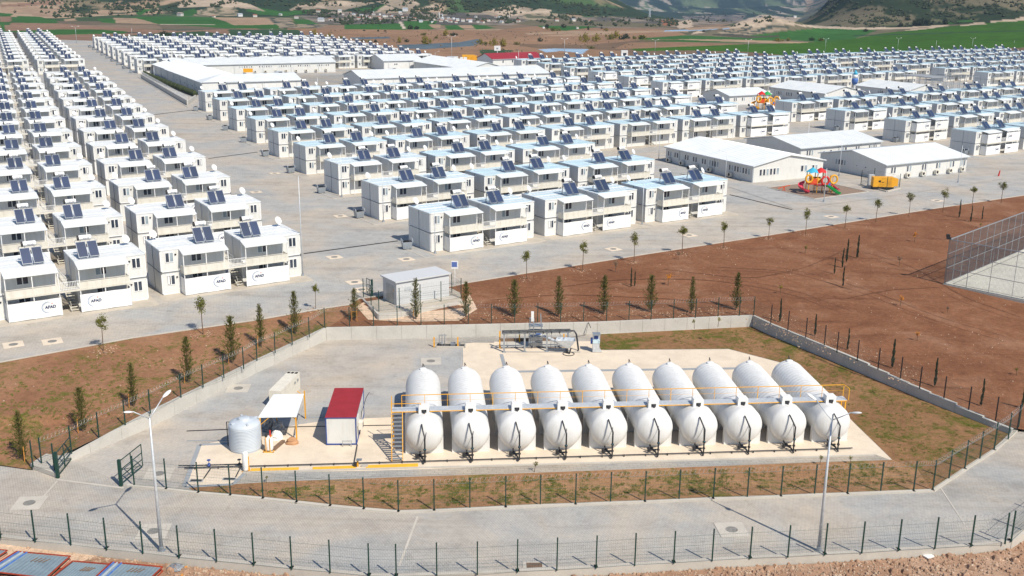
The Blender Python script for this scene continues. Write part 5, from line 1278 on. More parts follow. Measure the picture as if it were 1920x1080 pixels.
# grass tufts and stones (nobody could count them)
def scatter(nm, kind_m, poly, n, fn, seed, lift=.02):
    rr = random.Random(seed); b = MB(); xs = [p[0] for p in poly]; ys = [p[1] for p in poly]; k = 0; tries = 0
    A = np.array([[rr.uniform(min(xs), max(xs)), rr.uniform(min(ys), max(ys))] for _ in range(n * 3)]); m = inpoly(A[:, 0], A[:, 1], poly)
    dn = fbm(A[:, 0] / 22, A[:, 1] / 11, 4, seed + 70); m &= dn > np.array([rr.uniform(.38, .60) for _ in range(len(A))])
    for x, y in A[m][:n]: fn(b, slope_z(x, y), rr)
    if b.v: tag(b.build(nm, kind_m), None, None, None, 'stuff')
def tuft(b, p, rr):
    for k in range(rr.randint(8, 16)):
        a = rr.uniform(0, 6.3); q = rr.uniform(0, .20); c = p + Vector((math.cos(a) * q, math.sin(a) * q, 0)); d = Vector((rr.uniform(-.6, .6), rr.uniform(-.6, .6), 1)).normalized(); s = d.orthogonal().normalized() * .02
        b.add([c - s, c + d * rr.uniform(.06, .16), c + s], [(0, 1, 2)])
def stone(b, p, rr, s0=.018, s1=.055):
    s = rr.uniform(s0, s1) if rr.random() < .93 else s1 * 1.8; R_ = [Vector((rr.uniform(.6, 1) * math.cos(a), rr.uniform(.6, 1) * math.sin(a), 0)) * s for a in (0, 1.25, 2.5, 3.8, 5.0)]
    top = p + Vector((rr.uniform(-.2, .2) * s, rr.uniform(-.2, .2) * s, s * rr.uniform(.5, .9)))
    b.add([p + r_ - Vector((0, 0, .02)) for r_ in R_] + [p + r_ * .7 + Vector((0, 0, s * .45)) for r_ in R_] + [top], [(i, (i + 1) % 5, 5 + (i + 1) % 5, 5 + i) for i in range(5)] + [(5 + i, 5 + (i + 1) % 5, 10) for i in range(5)])
scatter('grass', 'grass', [(360, 925), (960, 893), (1660, 870), (1745, 905), (1350, 925), (950, 945), (750, 952), (500, 930)], 2600, tuft, 1)
scatter('grass', 'grass', [(1130, 635), (1410, 617), (1580, 690), (1880, 815), (1760, 895), (1690, 865), (1500, 680), (1370, 652)], 2600, tuft, 2)
scatter('grass', 'grass', [(0, 700), (460, 615), (600, 615), (460, 685), (60, 865), (0, 865)], 1300, tuft, 3)
scatter('stones', 'stone_white', [(660, 575), (1000, 520), (1900, 372), (1900, 790), (1740, 720), (1410, 588), (660, 608)], 3000, stone, 4)
scatter('stones', 'stone_white', [(0, 700), (460, 615), (600, 615), (460, 685), (60, 865), (0, 865)], 700, stone, 5)
# ------------------------------------------------------------ the pump yard
TA = R(5.3); TO = Vector((-8.3, 76.4, YZ)); EX = Vector((math.cos(TA), math.sin(TA), 0)); EY = Vector((-EX.y, EX.x, 0))
def yp(x, y, z=0): return TO + EX * x + EY * y + Vector((0, 0, z))
def make_tank():
    t = thing('storage_tank', None, 'tank', rz=0)
    r = 1.5; zc = 1.78; b = MB(); b.sm = True; prof = []
    for i in range(9): a = math.pi / 2 * i / 8; prof.append((r * math.sin(a), -.02 - .85 * math.cos(a)))
    y = .0
    prof.append((r, .9)); prof.append((r, 1.9)); y = 2.2
    while y < 10.2:
        prof += [(r, y), (r + .015, y + .05), (r + .025, y + .10), (r + .015, y + .15), (r, y + .20)]; y += .47
    prof.append((r, 10.6))
    for i in range(9): a = math.pi / 2 * (1 - i / 8); prof.append((r * math.sin(a), 10.62 + .9 * math.cos(a)))
    b.lathe(prof, 48, (0, 0, zc), 'y', cap=False); b.build('shell', 'frp_white', t)
    for k, yy in enumerate((.35, 3.4, 6.4, 9.6)):
        b = MB(); pts = [(-1.5, 0), (1.5, 0), (1.5, 1.35)] + [(1.47 * math.cos(a), zc + 1.47 * math.sin(a)) for a in [R(-12 - 12 * q) for q in range(14)]] + [(-1.5, 1.35)]
        n = len(pts); y0, y1 = yy - .22, yy + .22
        b.add([(x, y0, z) for x, z in pts] + [(x, y1, z) for x, z in pts], [(i, (i + 1) % n, n + (i + 1) % n, n + i) for i in range(n)] + [tuple(range(n)), tuple(range(2 * n - 1, n - 1, -1))])
        b.build('saddle', 'frp_white', t)
    b = MB(); b.sm = True; b.lathe([(.30, zc + r - .12), (.30, zc + r + .10), (.26, zc + r + .13)], 20, (0, 10.45, -.03)); b.build('manway', 'frame_white', t)
    b = MB(); b.tube([(0, 10.75, zc + r - .2), (0, 10.75, zc + r + .42)], .035, 6); b.tube([(0, 10.75, zc + r + .42), (.14, 10.85, zc + r + .10)], .03, 6); b.build('vent_pipe', 'pipe_black', t)
    b = MB(); b.sm = True; b.lathe([(.22, zc + r - .1), (.22, zc + r + .05), (.1, zc + r + .12)], 16, (-.72, 1.6, -.12)); b.build('rear_cap', 'frame_white', t)
    # filling neck with its valve
    b = MB(); z0 = zc + r
    b.mi = 0
    for x0, x1, za, zb in ((-.42, -.2, -.42, .5), (.2, .42, -.42, .5), (-.2, .2, .26, .5), (-.2, .2, -.42, -.06)): b.box(x0, x1, .55, 1.25, z0 + za, z0 + zb)
    b.box(-.38, .38, .58, 1.22, z0 + .5, z0 + .56)
    b.mi = 1; b.box(-.2, .2, .80, .82, z0 - .06, z0 + .26)
    b.build('neck_box', ['frame_white', 'black'], t)
    b = MB(); b.tube([(0, .85, z0 + .12), (0, .50, z0 + .10), (.03, .38, z0 - .02)], .075, 8); b.lathe([(.14, .46), (.14, .52)], 12, (0, 0, z0 + .11), 'y'); b.build('valve', 'pipe_black', t)
    b = MB(); b.tube([(.03, .38, z0 - .02), (.08, .26, z0 - .22)], .055, 8); b.build('hose_coupling', 'yellow', t)
    b = MB(); b.sm = True; b.tube([(.08, .26, z0 - .2), (.14, -.1, z0 - .5), (.16, -.75, z0 - 1.0), (.05, -1.25, z0 - 1.6), (0, -1.5, z0 - 2.1)], .025, 6); b.build('hose', 'pipe_black', t)
    # rising main in front
    b = MB(); b.tube([(.02, -1.62, .0), (.02, -1.62, 2.15), (-.12, -1.25, 2.55), (-.2, -.7, 2.85)], [.065, .065, .06, .055], 8); b.lathe([(.12, 1.05), (.12, 1.15)], 10, (.02, -1.62, 0)); b.lathe([(.12, .5), (.12, .6)], 10, (.02, -1.62, 0)); b.build('riser_pipe', 'pipe_black', t)
    b = MB(); b.tube([(-.35, -.3, .35), (-.35, -1.05, .33), (-.12, -1.45, .25), (-.1, -2.0, .12)], .07, 8); b.lathe([(.15, -.95), (.15, -.88)], 12, (-.35, 0, .33), 'y'); b.lathe([(.13, .18), (.13, .5)], 10, (-.62, -1.1, 0)); b.box(-.7, .0, -1.2, -1.08, .26, .38); b.build('outlet_valve', 'pipe_black', t)
    b = MB(); b.lathe([(.07, 0), (.07, .05)], 8, (.02, -1.70, 1.1), 'y'); b.build('valve_wheel', 'cyan_paint', t)
    return t
TK = learn(make_tank())
for i in range(10):
    place(TK, i == 0, yp(1.5 + 3.69 * i, 0), TA, 'ribbed white horizontal storage tank, %s from the left in the row of ten' % ORD[i], 'ribbed white storage tanks in the yard')
# walkway over the tanks
t = thing('walkway', 'steel walkway with yellow railing running over the ten white tanks', 'walkway', yp(0, 0), TA); X0, X1, DZ = -1.05, 36.2, 3.34
b = MB()
for i in range(11):
    x0 = X0 if i == 0 else 1.5 + 3.69 * (i - 1) + .45; x1 = 1.5 + 3.69 * i - .45 if i < 10 else X1
    b.box(x0, x1, .85, 1.35, DZ - .05, DZ)
b.box(X0, X1, 1.35, 1.75, DZ - .05, DZ - .0)
b.build('deck', 'galv_light', t)
b = MB()
for i in range(11):
    x0 = X0 if i == 0 else 1.5 + 3.69 * (i - 1) + .45; x1 = 1.5 + 3.69 * i - .45 if i < 10 else X1
    b.box(x0, x1, .82, .85, DZ - .09, DZ - .03)
b.build('edge_beam', 'yellow', t)
b = MB()
b.bar((X0 + .8, 1.75, DZ + 1.0), (X1, 1.75, DZ + 1.0), .05); b.bar((X1, 1.75, DZ + 1.0), (X1 + .1, .85, DZ + 1.0), .05); b.bar((X0 + .8, 1.75, DZ + .5), (X1, 1.75, DZ + .5), .015)
b.bar((X1, 1.75, DZ), (X1, 1.75, DZ + 1.0), .05); b.bar((X1 + .1, .85, DZ), (X1 + .1, .85, DZ + 1), .05); b.bar((X0, .85, DZ + .65), (X0 + 2.3, .85, DZ + .65), .045); b.bar((X0 + 2.3, .85, DZ), (X0 + 2.3, .85, DZ + .65), .045); b.bar((X0, .85, DZ - .1), (X0, .85, DZ + .75), .06); b.bar((X0, 1.75, DZ), (X0, 1.75, DZ + .95), .06)
n = 20
for i in range(n): x = X0 + .8 + (X1 - X0 - .8) * i / n; b.bar((x, 1.75, DZ), (x, 1.75, DZ + 1.0), .05 if i % 4 == 0 else .035)
b.build('railing', 'yellow', t)
b = MB()
for x in (X0, X0 + .85): b.bar((x, -1.3, .1), (x, .85, DZ - .05), .06, .14)
b.bar((X0, -1.3, .05), (X0, -1.3, 1.0), .06); b.build('stair_stringer', 'yellow', t)
b = MB()
for i in range(12): f = (i + .5) / 12; b.box(X0, X0 + .85, -1.3 + 2.15 * f - .11, -1.3 + 2.15 * f + .11, .1 + (DZ - .15) * f, .14 + (DZ - .15) * f)
b.build('tread', 'galvanized', t)
b = MB()
for i in range(12):
    x = X0 + .1 + (X1 - X0 - .2) * i / 11
    if i in (0, 11):
        for y in (.9, 1.7): b.bar((x, y, 0), (x, y, DZ - .05), .08)
b.build('support', 'yellow', t)
# long black manifold pipe with brackets
b = MB(); b.tube([yp(-16.8, -1.55, .14), yp(0, -1.6, .14), yp(36, -1.5, .14)], .045, 8)
for i in range(30): q = yp(-16 + i * 1.75, -1.57, 0); b.obox((q.x, q.y, q.z + .09), (.06, .16, .18), TA)
tag(b.build('manifold_pipe', 'pipe_black'), 'long thin black pipe along the floor in front of the white tanks', 'pipe')
a = at(357, 873, YZ + .22); c = at(458, 870, YZ + .22)
t = thing('valve_pipework', 'black pipework with two valves over the drain openings at the yard\'s left end', 'pipe', a); o = lambda p: Vector(p) - a
b = MB(); b.tube([(-.9, -.0, 0), (0, 0, 0), o(c)], .055, 8); b.tube([o(at(395, 878, YZ + .22)), o(at(382, 897, YZ + .05))], .05, 6); b.tube([o(at(450, 878, YZ + .22)), o(at(442, 894, YZ + .05))], .05, 6); b.build('pipe', 'pipe_black', t)
for xx in ((392, 872), (449, 871)):
    b = MB(); q = o(at(*xx, YZ + .22)); b.lathe([(.12, -.1), (.16, -.05), (.16, .05), (.12, .1)], 10, q, 'x'); b.lathe([(.03, .1), (.03, .38), (.15, .4), (.15, .43)], 10, q); b.build('valve', 'blue_trim' if xx[0] < 400 else 'pipe_black', t)
for x, y in ((368, 901), (430, 898)):
    p = at(x, y, YZ + .03); b = MB(); b.mi = 0; b.obox((0, 0, 0), (1.0, .42, .02), 0); b.mi = 1; b.obox((0, 0, .013), (.82, .28, .012), 0)
    ob = b.build('drain_cover', ['channel', 'dark_opening']); ob.location = p; tag(ob, 'small rectangular drain opening at the yard\'s left end, %s one' % ('left' if x < 400 else 'right'), 'drain', 'drain openings at the left end of the yard')

# red-roofed container cabin
cb = at(612, 835, YZ); t = thing('site_cabin', 'white container cabin with a dark red roof and blue frame', 'cabin', cb, R(2.5)); W_, L_, H_ = 2.45, 6.3, 2.42
b = MB(); b.box(.04, W_ - .04, .04, L_ - .04, .12, H_); b.build('wall', 'white_panel', t)
b = MB(); b.box(-.02, W_ + .02, -.02, L_ + .02, H_, H_ + .06)
for i in range(32): y = .0 + i * .2; b.box(-.0, W_, y, y + .07, H_ + .06, H_ + .08)
b.build('roof', 'red_roof', t)
b = MB()
for x in (.03, W_ - .03):
    for y in (.03, L_ - .03): b.box(x - .04, x + .04, y - .04, y + .04, .05, H_)
for z in (.09, H_ - .04):
    for y in (.02, L_ - .02): b.box(0, W_, y - .035, y + .035, z - .045, z + .045)
    for x in (.02, W_ - .02): b.box(x - .035, x + .035, 0, L_, z - .045, z + .045)
b.build('frame', 'blue_trim', t)
b = MB(); b.box(W_ - .03, W_ + .01, 3.0, 3.9, .2, 2.15); b.build('door', 'panel_gray', t)
b = MB(); b.box(W_ - .02, W_ + .02, 1.0, 1.8, 1.2, 2.0); b.build('window', 'frame_white', t)
b = MB(); 
for x in (1.35, 2.05): b.bar((x, -.30, .0), (x, -.30, .55), .05)
b.bar((1.35, -.3, .5), (2.05, -.3, .5), .045); b.bar((1.35, -.3, .25), (2.05, -.3, .25), .045)
b.build('hand_rail', 'galvanized', t)
b = MB(); b.mi = 0; b.box(W_ + .05, W_ + .40, 1.0, 1.75, .9, 1.5); b.mi = 1; b.lathe([(.22, .40), (.22, .415)], 14, (W_ + .0, 1.38, 1.2), 'x'); b.build('air_conditioner', ['cream', 'black'], t)
b = MB(); b.tube([(W_ + .06, 1.9, .1), (W_ + .08, 3.6, 1.4), (W_ + .3, 5.6, 1.9), (W_ + .5, 6.2, 2.1)], .025, 6); b.build('cable', 'black', t)
b = MB(); a = at(670, 834, YZ + .06); c = at(664, 868, YZ + .06); b.bar(a, c, .08); tag(b.build('cable_duct', 'pipe_black'), 'black cable duct from the cabin corner to the small yellow post', 'duct')

# ribbed water tank
wc = at(459, 843, YZ); t = thing('water_tank', 'upright ribbed light grey plastic water tank', 'tank', Vector((wc.x, wc.y + .35, YZ)))
b = MB(); b.sm = True; r = 1.24; prof = [(r, 0)]
for i in range(15): z = .12 + i * .125; prof += [(r, z), (r + .03, z + .03), (r + .03, z + .07), (r, z + .10)]
prof += [(r + .03, 2.05), (r, 2.12), (1.15, 2.28), (.75, 2.45), (.45, 2.50), (.45, 2.60), (.40, 2.63), (0, 2.64)]
b.lathe(prof, 40, cap=False); b.build('shell', 'tank_plastic', t)
b = MB()
for a in (0.7, 2.0, 3.9, 5.2): b.obox((math.cos(a) * 1.0, math.sin(a) * 1.0, 2.38), (.3, .16, .12), a)
b.build('lifting_lug', 'tank_plastic', t)
b = MB(); b.tube([(-1.15, -.1, 2.25), (-1.38, -.1, 2.28), (-1.38, -.1, .2)], .04, 6); b.build('overflow_pipe', 'pipe_black', t)
pw = at(461, 883, YZ); t = thing('filter_column', 'slim white upright cylinder with yellow stand at the end of the painted strip', 'filter', pw)
b = MB(); b.sm = True; b.lathe([(.20, .1), (.22, .2), (.22, 1.5), (.18, 1.6), (0, 1.62)], 16, cap=False); b.build('cylinder', 'frame_white', t)
b = MB(); b.box(-.26, .28, -.24, -.2, .0, .08); b.bar((.26, 0, 0), (.26, 0, 1.2), .05); b.bar((.26, 0, .7), (.16, 0, .7), .06); b.box(.2, .32, -.06, .06, .0, .3); b.build('stand', 'yellow', t)

# canopy shed
cr = [at(484, 783.5, .42), at(556, 782, .30), at(570, 739.5, .55), at(513, 740.5, .67)]
t = thing('canopy_shed', 'open shed with a flat white roof on yellow posts', 'shed', cr[1]); o = lambda p: Vector(p) - cr[1]
b = MB(); vs = [o(p) for p in cr]; b.add([v + Vector((0, 0, .0)) for v in vs] + [v + Vector((0, 0, .06)) for v in vs], [(0, 3, 2, 1), (4, 5, 6, 7), (0, 1, 5, 4), (1, 2, 6, 5), (2, 3, 7, 6), (3, 0, 4, 7)]); b.build('roof', 'roof_white', t)
feet = [at(556.5, 824, YZ), at(573, 785, YZ)]
for q, (f, c_) in enumerate(((feet[0], cr[1]), (feet[1], cr[2]))):
    b = MB(); b.bar((o(f).x, o(f).y, YZ - cr[1].z), (o(f).x, o(f).y, o(c_).z), .10); b.bar((o(f).x, o(f).y, o(c_).z - .55), (o(f).x - .6, o(f).y, o(c_).z - .02), .05); b.build('post', 'yellow', t)
for c_ in (cr[0], cr[3]):
    v = o(c_); b = MB(); b.bar((v.x + .15, v.y, YZ - cr[1].z), (v.x + .15, v.y, v.z), .08); b.bar((v.x + .15, v.y, v.z - .6), (v.x + .8, v.y, v.z - .02), .05); b.build('post', 'yellow', t)
b = MB(); v0, v1 = o(feet[0]), o(feet[1]); b.bar((v0.x - .2, v0.y, .25 + YZ - cr[1].z), (v1.x - .2, v1.y, 1.1 + YZ - cr[1].z), .06); b.build('brace', 'channel', t)
# cream cabinet behind it
cb = at(520, 762, YZ); t = thing('control_cabinet', 'long cream cabinet with three dark vents on its far top end', 'cabinet', cb, R(-8))
b = MB(); b.box(-.55, .55, -.4, 4.5, .0, 1.62); b.build('body', 'cream', t)
for x in (-.36, 0, .36):
    b = MB(); b.box(x - .13, x + .13, 3.95, 4.35, 1.62, 1.635); b.lathe([(.09, 1.635), (.09, 1.67)], 10, (x, 4.15, 0)); b.build('vent', 'dark_opening', t)
for y in (3.0, 3.7): 
    b = MB(); b.box(.58, .64, y, y + .2, 1.0, 1.2); b.build('grille', 'channel', t)
# dosing tank in a yellow cage
p = at(505, 845, YZ); t = thing('dosing_tank', 'small white tank in a yellow cage with a red valve', 'tank', p)
b = MB(); b.sm = True; b.lathe([(.3, .12), (.34, .2), (.34, 1.0), (.28, 1.15), (.1, 1.2), (.1, 1.3), (0, 1.3)], 18, cap=False); b.build('shell', 'frame_white', t)
b = MB()
for x in (-.16, .16): b.bar((x, -.37, .02), (x, -.37, 1.2), .05); b.bar((x, .37, .02), (x, .37, 1.2), .05); b.bar((x, -.37, 1.2), (x, .37, 1.2), .045)
b.box(-.42, .42, -.42, -.36, 0, .08); b.box(-.42, .42, .36, .42, 0, .08); b.box(-.42, -.36, -.42, .42, 0, .08); b.box(.36, .42, -.42, .42, 0, .08); b.build('cage', 'yellow', t)
b = MB(); b.tube([(.12, 0, 1.2), (.14, 0, 1.75)], .06, 8); b.build('valve', 'red', t); b = MB(); b.lathe([(.12, 1.2), (.14, 1.45)], 10, (-.18, 0, 0)); b.build('pump', 'pipe_black', t)
p = at(519, 838, YZ); b = MB(); b.bar((-.1, -.75, .12), (.35, .9, .12), .28, .2); ob = b.build('timber_beam', 'rust_plate'); ob.location = p; tag(ob, 'dark brown timber beam lying beside the caged dosing tank', 'beam')
def lump(nm, p, sx, sy, sz, m, seed, label, cat):
    rr = random.Random(seed); b = MB(); n, k = 14, 7; vs = []; fs = []
    for j in range(k + 1):
        f = j / k; rad = math.cos(f * math.pi / 2) ** .5 if j < k else .02
        for i in range(n):
            a = 6.283 * i / n; w = rr.uniform(.82, 1.12); vs.append((math.cos(a) * rad * sx * w, math.sin(a) * rad * sy * w, f * sz * rr.uniform(.9, 1.08)))
    for j in range(k):
        for i in range(n): fs.append((j * n + i, j * n + (i + 1) % n, (j + 1) * n + (i + 1) % n, (j + 1) * n + i))
    fs.append(tuple(k * n + i for i in range(n))); b.add(vs, fs); ob = b.build(nm, m); ob.location = p; return tag(ob, label, cat)
lump('sack', at(548, 832, YZ), .52, .38, .62, 'tarp_brown', 2, 'brown bulging sack at the foot of the shed\'s front yellow post', 'sack')
lump('wrapped_equipment', at(522, 812, YZ), .55, .75, 1.15, 'plastic_wrap', 3, 'equipment wrapped in grey plastic under the open shed', 'equipment')
lump('wrapped_equipment', at(505, 805, YZ), .5, .8, 1.3, 'plastic_wrap', 4, 'dark wrapped equipment in the deep shade under the open shed', 'equipment')
lump('crumpled_sheet', at(519, 822, YZ + .0), .55, .5, .75, 'frame_white', 9, 'pale crumpled plastic sheet beside the caged dosing tank', 'plastic sheet')
p = at(671, 875, YZ); t = thing('sensor_post', 'short yellow post carrying a small tilted grey panel', 'post', p)
b = MB(); b.bar((0, 0, 0), (0, 0, .5), .12); b.build('post', 'yellow', t); b = MB(); b.obox((.12, -.05, .62), (.42, .34, .05), 0); b.build('panel', 'solar_frame', t); b = MB(); b.box(-.3, -.08, -.12, .12, 0, .35); b.build('valve', 'pipe_black', t)
p = at(684, 875, YZ); b = MB(); b.box(-.25, .25, -.12, .12, 0, .16); ob = b.build('concrete_block', 'concrete'); ob.location = p; tag(ob, 'small concrete block right of the yellow post', 'block')

# screening machine at the back
a = at(945, 660.4, YZ); t = thing('screening_machine', 'grey-blue steel screening frame with a central tower over a pit', 'machine', a); o = lambda p: Vector(p) - a
ups = [((945, 660.4), 622.7), ((983.5, 659.7), 622.7), ((1025, 658.5), 622.7), ((1064, 657.5), 621)]
hh = 0
for (x, y), ty in ups:
    q = at(x, y, YZ); h = hgt(q, ty); hh = h; b = MB(); q = o(q); b.bar(q, (q.x, q.y, h), .17); b.box(q.x - .2, q.x + .2, q.y - .2, q.y + .2, 0, .04); b.build('upright', 'galvanized', t)
q0, q1 = o(at(941, 660.6, YZ)), o(at(1069, 657.3, YZ)); b = MB()
for dy in (-.12, .45): b.bar((q0.x, q0.y + dy, hh), (q1.x, q1.y + dy, hh), .13, .18)
for i in range(9): b.bar((q0.x + .1 + i * .82, q0.y - .1, hh), (q0.x + .1 + i * .82, q0.y + .45, hh), .07); b.build('top_beam', 'galvanized', t)
b = MB(); b.bar((q0.x + .2, q0.y, .06), (q0.x + 8, q0.y + .2, .06), .05); b.bar((q0.x, q0.y + 1.2, .08), (q1.x, q1.y + 1.2, .08), .07)
for i in range(7): x = q0.x + .5 + i * .9; b.bar((x, q0.y + .1, hh - .1), (x, q0.y + 1.2, .1), .04)
b.build('brace', 'channel', t)
qc = o(at(1000, 652, YZ)); b = MB()
for dx in (-.45, .0, .9): 
    for dy in (0, .7): b.bar((qc.x + dx, qc.y + dy, 0), (qc.x + dx * .8, qc.y + dy, 3.2 + .3 * dx), .10)
for z in (.5, 1.1, 1.7, 2.3): b.box(qc.x - .5, qc.x + .95, qc.y - .1, qc.y + .8, z, z + .08)
for z in (.3, .9, 1.5): b.bar((qc.x - .5, qc.y - .1, z), (qc.x + .9, qc.y - .1, z + .6), .05)
b.box(qc.x - .3, qc.x + .8, qc.y - .0, qc.y + .6, .2, 1.2); b.build('tower', 'galvanized', t)
b = MB(); b.box(qc.x - .28, qc.x + .0, qc.y - .2, qc.y + .1, 2.9, 3.9); b.build('gearbox', 'frame_white', t)
b = MB(); b.lathe([(.2, 0), (.2, .5)], 12, (qc.x + .2, qc.y - .45, 1.75), 'x'); b.build('motor', 'blue_paint', t)
e0 = Vector((qc.x + .55, qc.y - .4, 1.6)); e1 = o(at(1064, 662, YZ)) + Vector((0, 0, .75)); b = MB(); b.tube([e0, e1], [.14, .17], 10); b.bar(Vector((e0.x + 1.6, e0.y - .35, 0)), Vector((e0.x + 1.6, e0.y - .35, 1.1)), .05); b.bar(Vector((e0.x + 1.9, e0.y - .35, 0)), Vector((e0.x + 1.9, e0.y - .35, 1.0)), .05); b.build('screw_conveyor', 'galv_light', t)
b = MB(); hx, hy = e1.x, e1.y; b.add([(hx - 1.3, hy - .4, 1.45), (hx + .75, hy - .4, 1.42), (hx + .75, hy + .5, 1.5), (hx - 1.1, hy + .5, 1.55), (hx - .15, hy - .12, .55), (hx + .2, hy - .12, .55), (hx + .2, hy + .2, .55), (hx - .15, hy + .2, .55)], [(0, 1, 5, 4), (1, 2, 6, 5), (2, 3, 7, 6), (3, 0, 4, 7), (4, 5, 6, 7)]); b.build('hopper', 'galv_light', t)
b = MB(); b.tube([(hx - .1, hy, .6), (hx, hy - .1, .0)], .12, 8); b.tube([(hx + .15, hy - .3, 0), (hx + .35, hy - .1, .6)], .08, 6); b.lathe([(.55, .02), (.6, .02), (.6, .08), (.55, .08)], 20, (hx + .1, hy - .35, 0), cap=False); b.build('discharge', 'pipe_black', t)
b = MB(); b.sm = True; b.tube([(q1.x - .1, q1.y, hh), (q1.x + .35, q1.y, hh + .05), (q1.x + .6, q1.y, hh - .35), (q1.x + .85, q1.y, hh - 2.0), (q1.x + .7, q1.y - .2, hh - 2.2)], .09, 8); b.build('hose', 'pipe_black', t)
# its pit
pq = [at(937, 653, YZ + .03), at(1068, 651, YZ + .03), at(1068, 638, YZ + .03), at(937, 640, YZ + .03)]
polysheet('pit_floor', up(pq, .0), 'concrete_wall'); b = MB(); b.bar(pq[3] + Vector((0, 0, .15)), pq[2] + Vector((0, 0, .15)), .2, .3); b.bar(pq[0], pq[1], .08, .06)
tag(b.build('pit_rim', 'rust_plate'), 'low dark rim round the pit behind the screening frame', 'rim')
for (x, y, ty, lb) in ((937, 653, 621, 'leftmost yellow guard post at the screening pit'), (974, 642, 627, 'yellow guard post behind the first bay of the screening frame'), (1057, 641, 626, 'first yellow guard post right of the screening tower'), (1063, 641, 628, 'rightmost yellow guard post at the screening pit'), (814, 651, 632, 'yellow guard post at the left of the small valve pit'), (858.5, 651, 632, 'yellow guard post at the right of the small valve pit')):
    p = at(x, y, YZ); h = hgt(p, ty); b = MB(); b.bar((0, 0, 0), (0, 0, h), .13); b.bar((0, 0, h * .3), (.12, 0, .0), .06); ob = b.build('guard_post', 'yellow'); ob.location = p; tag(ob, lb, 'post', 'yellow guard posts by the pits')
p = at(817, 651.5, YZ); t = thing('valve_pit', 'small concrete-rimmed valve pit with standing pipes in the yard paving', 'pit', p); q = Vector(at(872, 650, YZ)) - p
b = MB(); b.box(0, q.x, -.12, .06, 0, .16); b.box(0, q.x, 1.0, 1.12, 0, .16); b.box(-.1, .05, -.12, 1.12, 0, .16); b.box(q.x - .05, q.x + .1, -.12, 1.12, 0, .16); b.build('rim', 'concrete', t)
b = MB(); b.box(0.05, q.x - .05, .06, 1.0, .0, .035); b.build('opening', 'dark_opening', t)
b = MB()
for x in (.35, .62, .9): b.tube([(x, .5, 0), (x, .5, 1.15 + x * .2)], .05, 6); b.tube([(x, .5, 1.1), (x + .18, .5, 1.2)], .04, 6)
b.lathe([(.14, .3), (.14, .5)], 10, (.6, .3, 0)); b.build('pipe', 'galvanized', t); b = MB(); b.box(1.5, 2.0, .3, .8, .1, .35); b.box(2.15, 2.5, .3, .8, .1, .3); b.build('pump', 'solar_frame', t)
p = at(1117, 660, YZ); t = thing('electric_cabinet', 'tall steel control cabinet with a light blue panel and small roof', 'cabinet', p)
b = MB(); b.box(-.34, .34, -.2, .3, .05, 1.0); b.box(-.34, .34, 0, .3, 1.0, 1.9); b.build('body', 'galv_light', t); b = MB(); b.box(-.36, .36, -.25, .02, 1.0, 1.32); b.build('blue_panel', 'roof_blue_white', t)
b = MB(); b.box(-.38, .40, -.42, .36, 1.95, 2.02); 
for x in (-.36, .36): b.bar((x, -.38, 1.2), (x, -.38, 1.96), .04)
b.build('hood', 'galvanized', t); b = MB(); b.box(-.55, -.36, -.1, .2, .9, 1.5); b.box(-.22, .22, -.005, .0, 1.4, 1.75); b.build('meter_box', 'blue_trim', t); b = MB(); b.add([(.34, -.2, .05), (.62, -.2, .05), (.36, -.2, .55), (.34, .1, .05), (.6, .1, .05), (.36, .1, .5)], [(0, 1, 2), (3, 5, 4), (1, 4, 5, 2), (0, 3, 4, 1)]); b.build('foot', 'galv_light', t)
b = MB(); a = at(1103, 604.5, YZ + 1.35); c = at(1098, 628, YZ + .1); b.tube([a, a + Vector((-.05, -.2, -.3)), c.lerp(a, .3), c, at(1062, 634, YZ + .05)], .02, 5); b.bar(a, at(1108, 615, YZ + 1.0), .05)
tag(b.build('cable', 'pipe_black'), 'dark cable hanging over the back retaining wall beside the control cabinet', 'cable')

# ------------------------------------------------------------ kiosk on its platform
kz = .12
c0 = at(743.8, 573, kz); c1 = at(842, 555.5, kz); dx = (c1 - c0); kl = dx.length; ka = math.atan2(dx.y, dx.x)
pf = [at(680.5, 561, kz - .02), at(710, 590, kz - .02), at(752, 586, kz - .02), at(868, 566, kz - .02), at(862, 548, kz - .02), at(845, 540, kz - .02)]
polysheet('platform', up(pf, 0), 'concrete_apron', thick=.9)
t = thing('platform_wall', 'low concrete wall holding the kiosk platform', 'wall', pf[0]); b = MB()
for a, c in ((pf[0], pf[1]), (pf[1], pf[2]), (pf[2], pf[3])): b.bar(a - pf[0] + Vector((0, 0, -.35)), c - pf[0] + Vector((0, 0, -.35)), .2, .85)
b.build('wall', 'concrete_wall', t)
polysheet('pale_spoil', [slope_z(x, y) + Vector((0, 0, .04)) for x, y in [(668, 575), (690, 600), (760, 604), (860, 602), (895, 580), (880, 552), (868, 568), (712, 596), (684, 566)]], 'soil_sand')
t = thing('transformer_kiosk', 'pale grey transformer kiosk with a flat overhanging roof', 'kiosk', c0, ka); kw = 3.1; kh = hgt(c0, 530)
b = MB(); b.box(0, kl, 0, kw, 0, kh); b.build('wall', 'panel_gray', t)
b = MB(); b.add([(-.2, -.22, kh), (kl + .2, -.22, kh), (kl + .2, kw + .2, kh), (-.2, kw + .2, kh), (-.2, -.22, kh + .14), (kl + .2, -.22, kh + .14), (kl + .2, kw + .2, kh + .14), (-.2, kw + .2, kh + .14)], [(0, 3, 2, 1), (4, 5, 6, 7), (0, 1, 5, 4), (1, 2, 6, 5), (2, 3, 7, 6), (3, 0, 4, 7)]); b.build('roof', 'panel_gray', t)
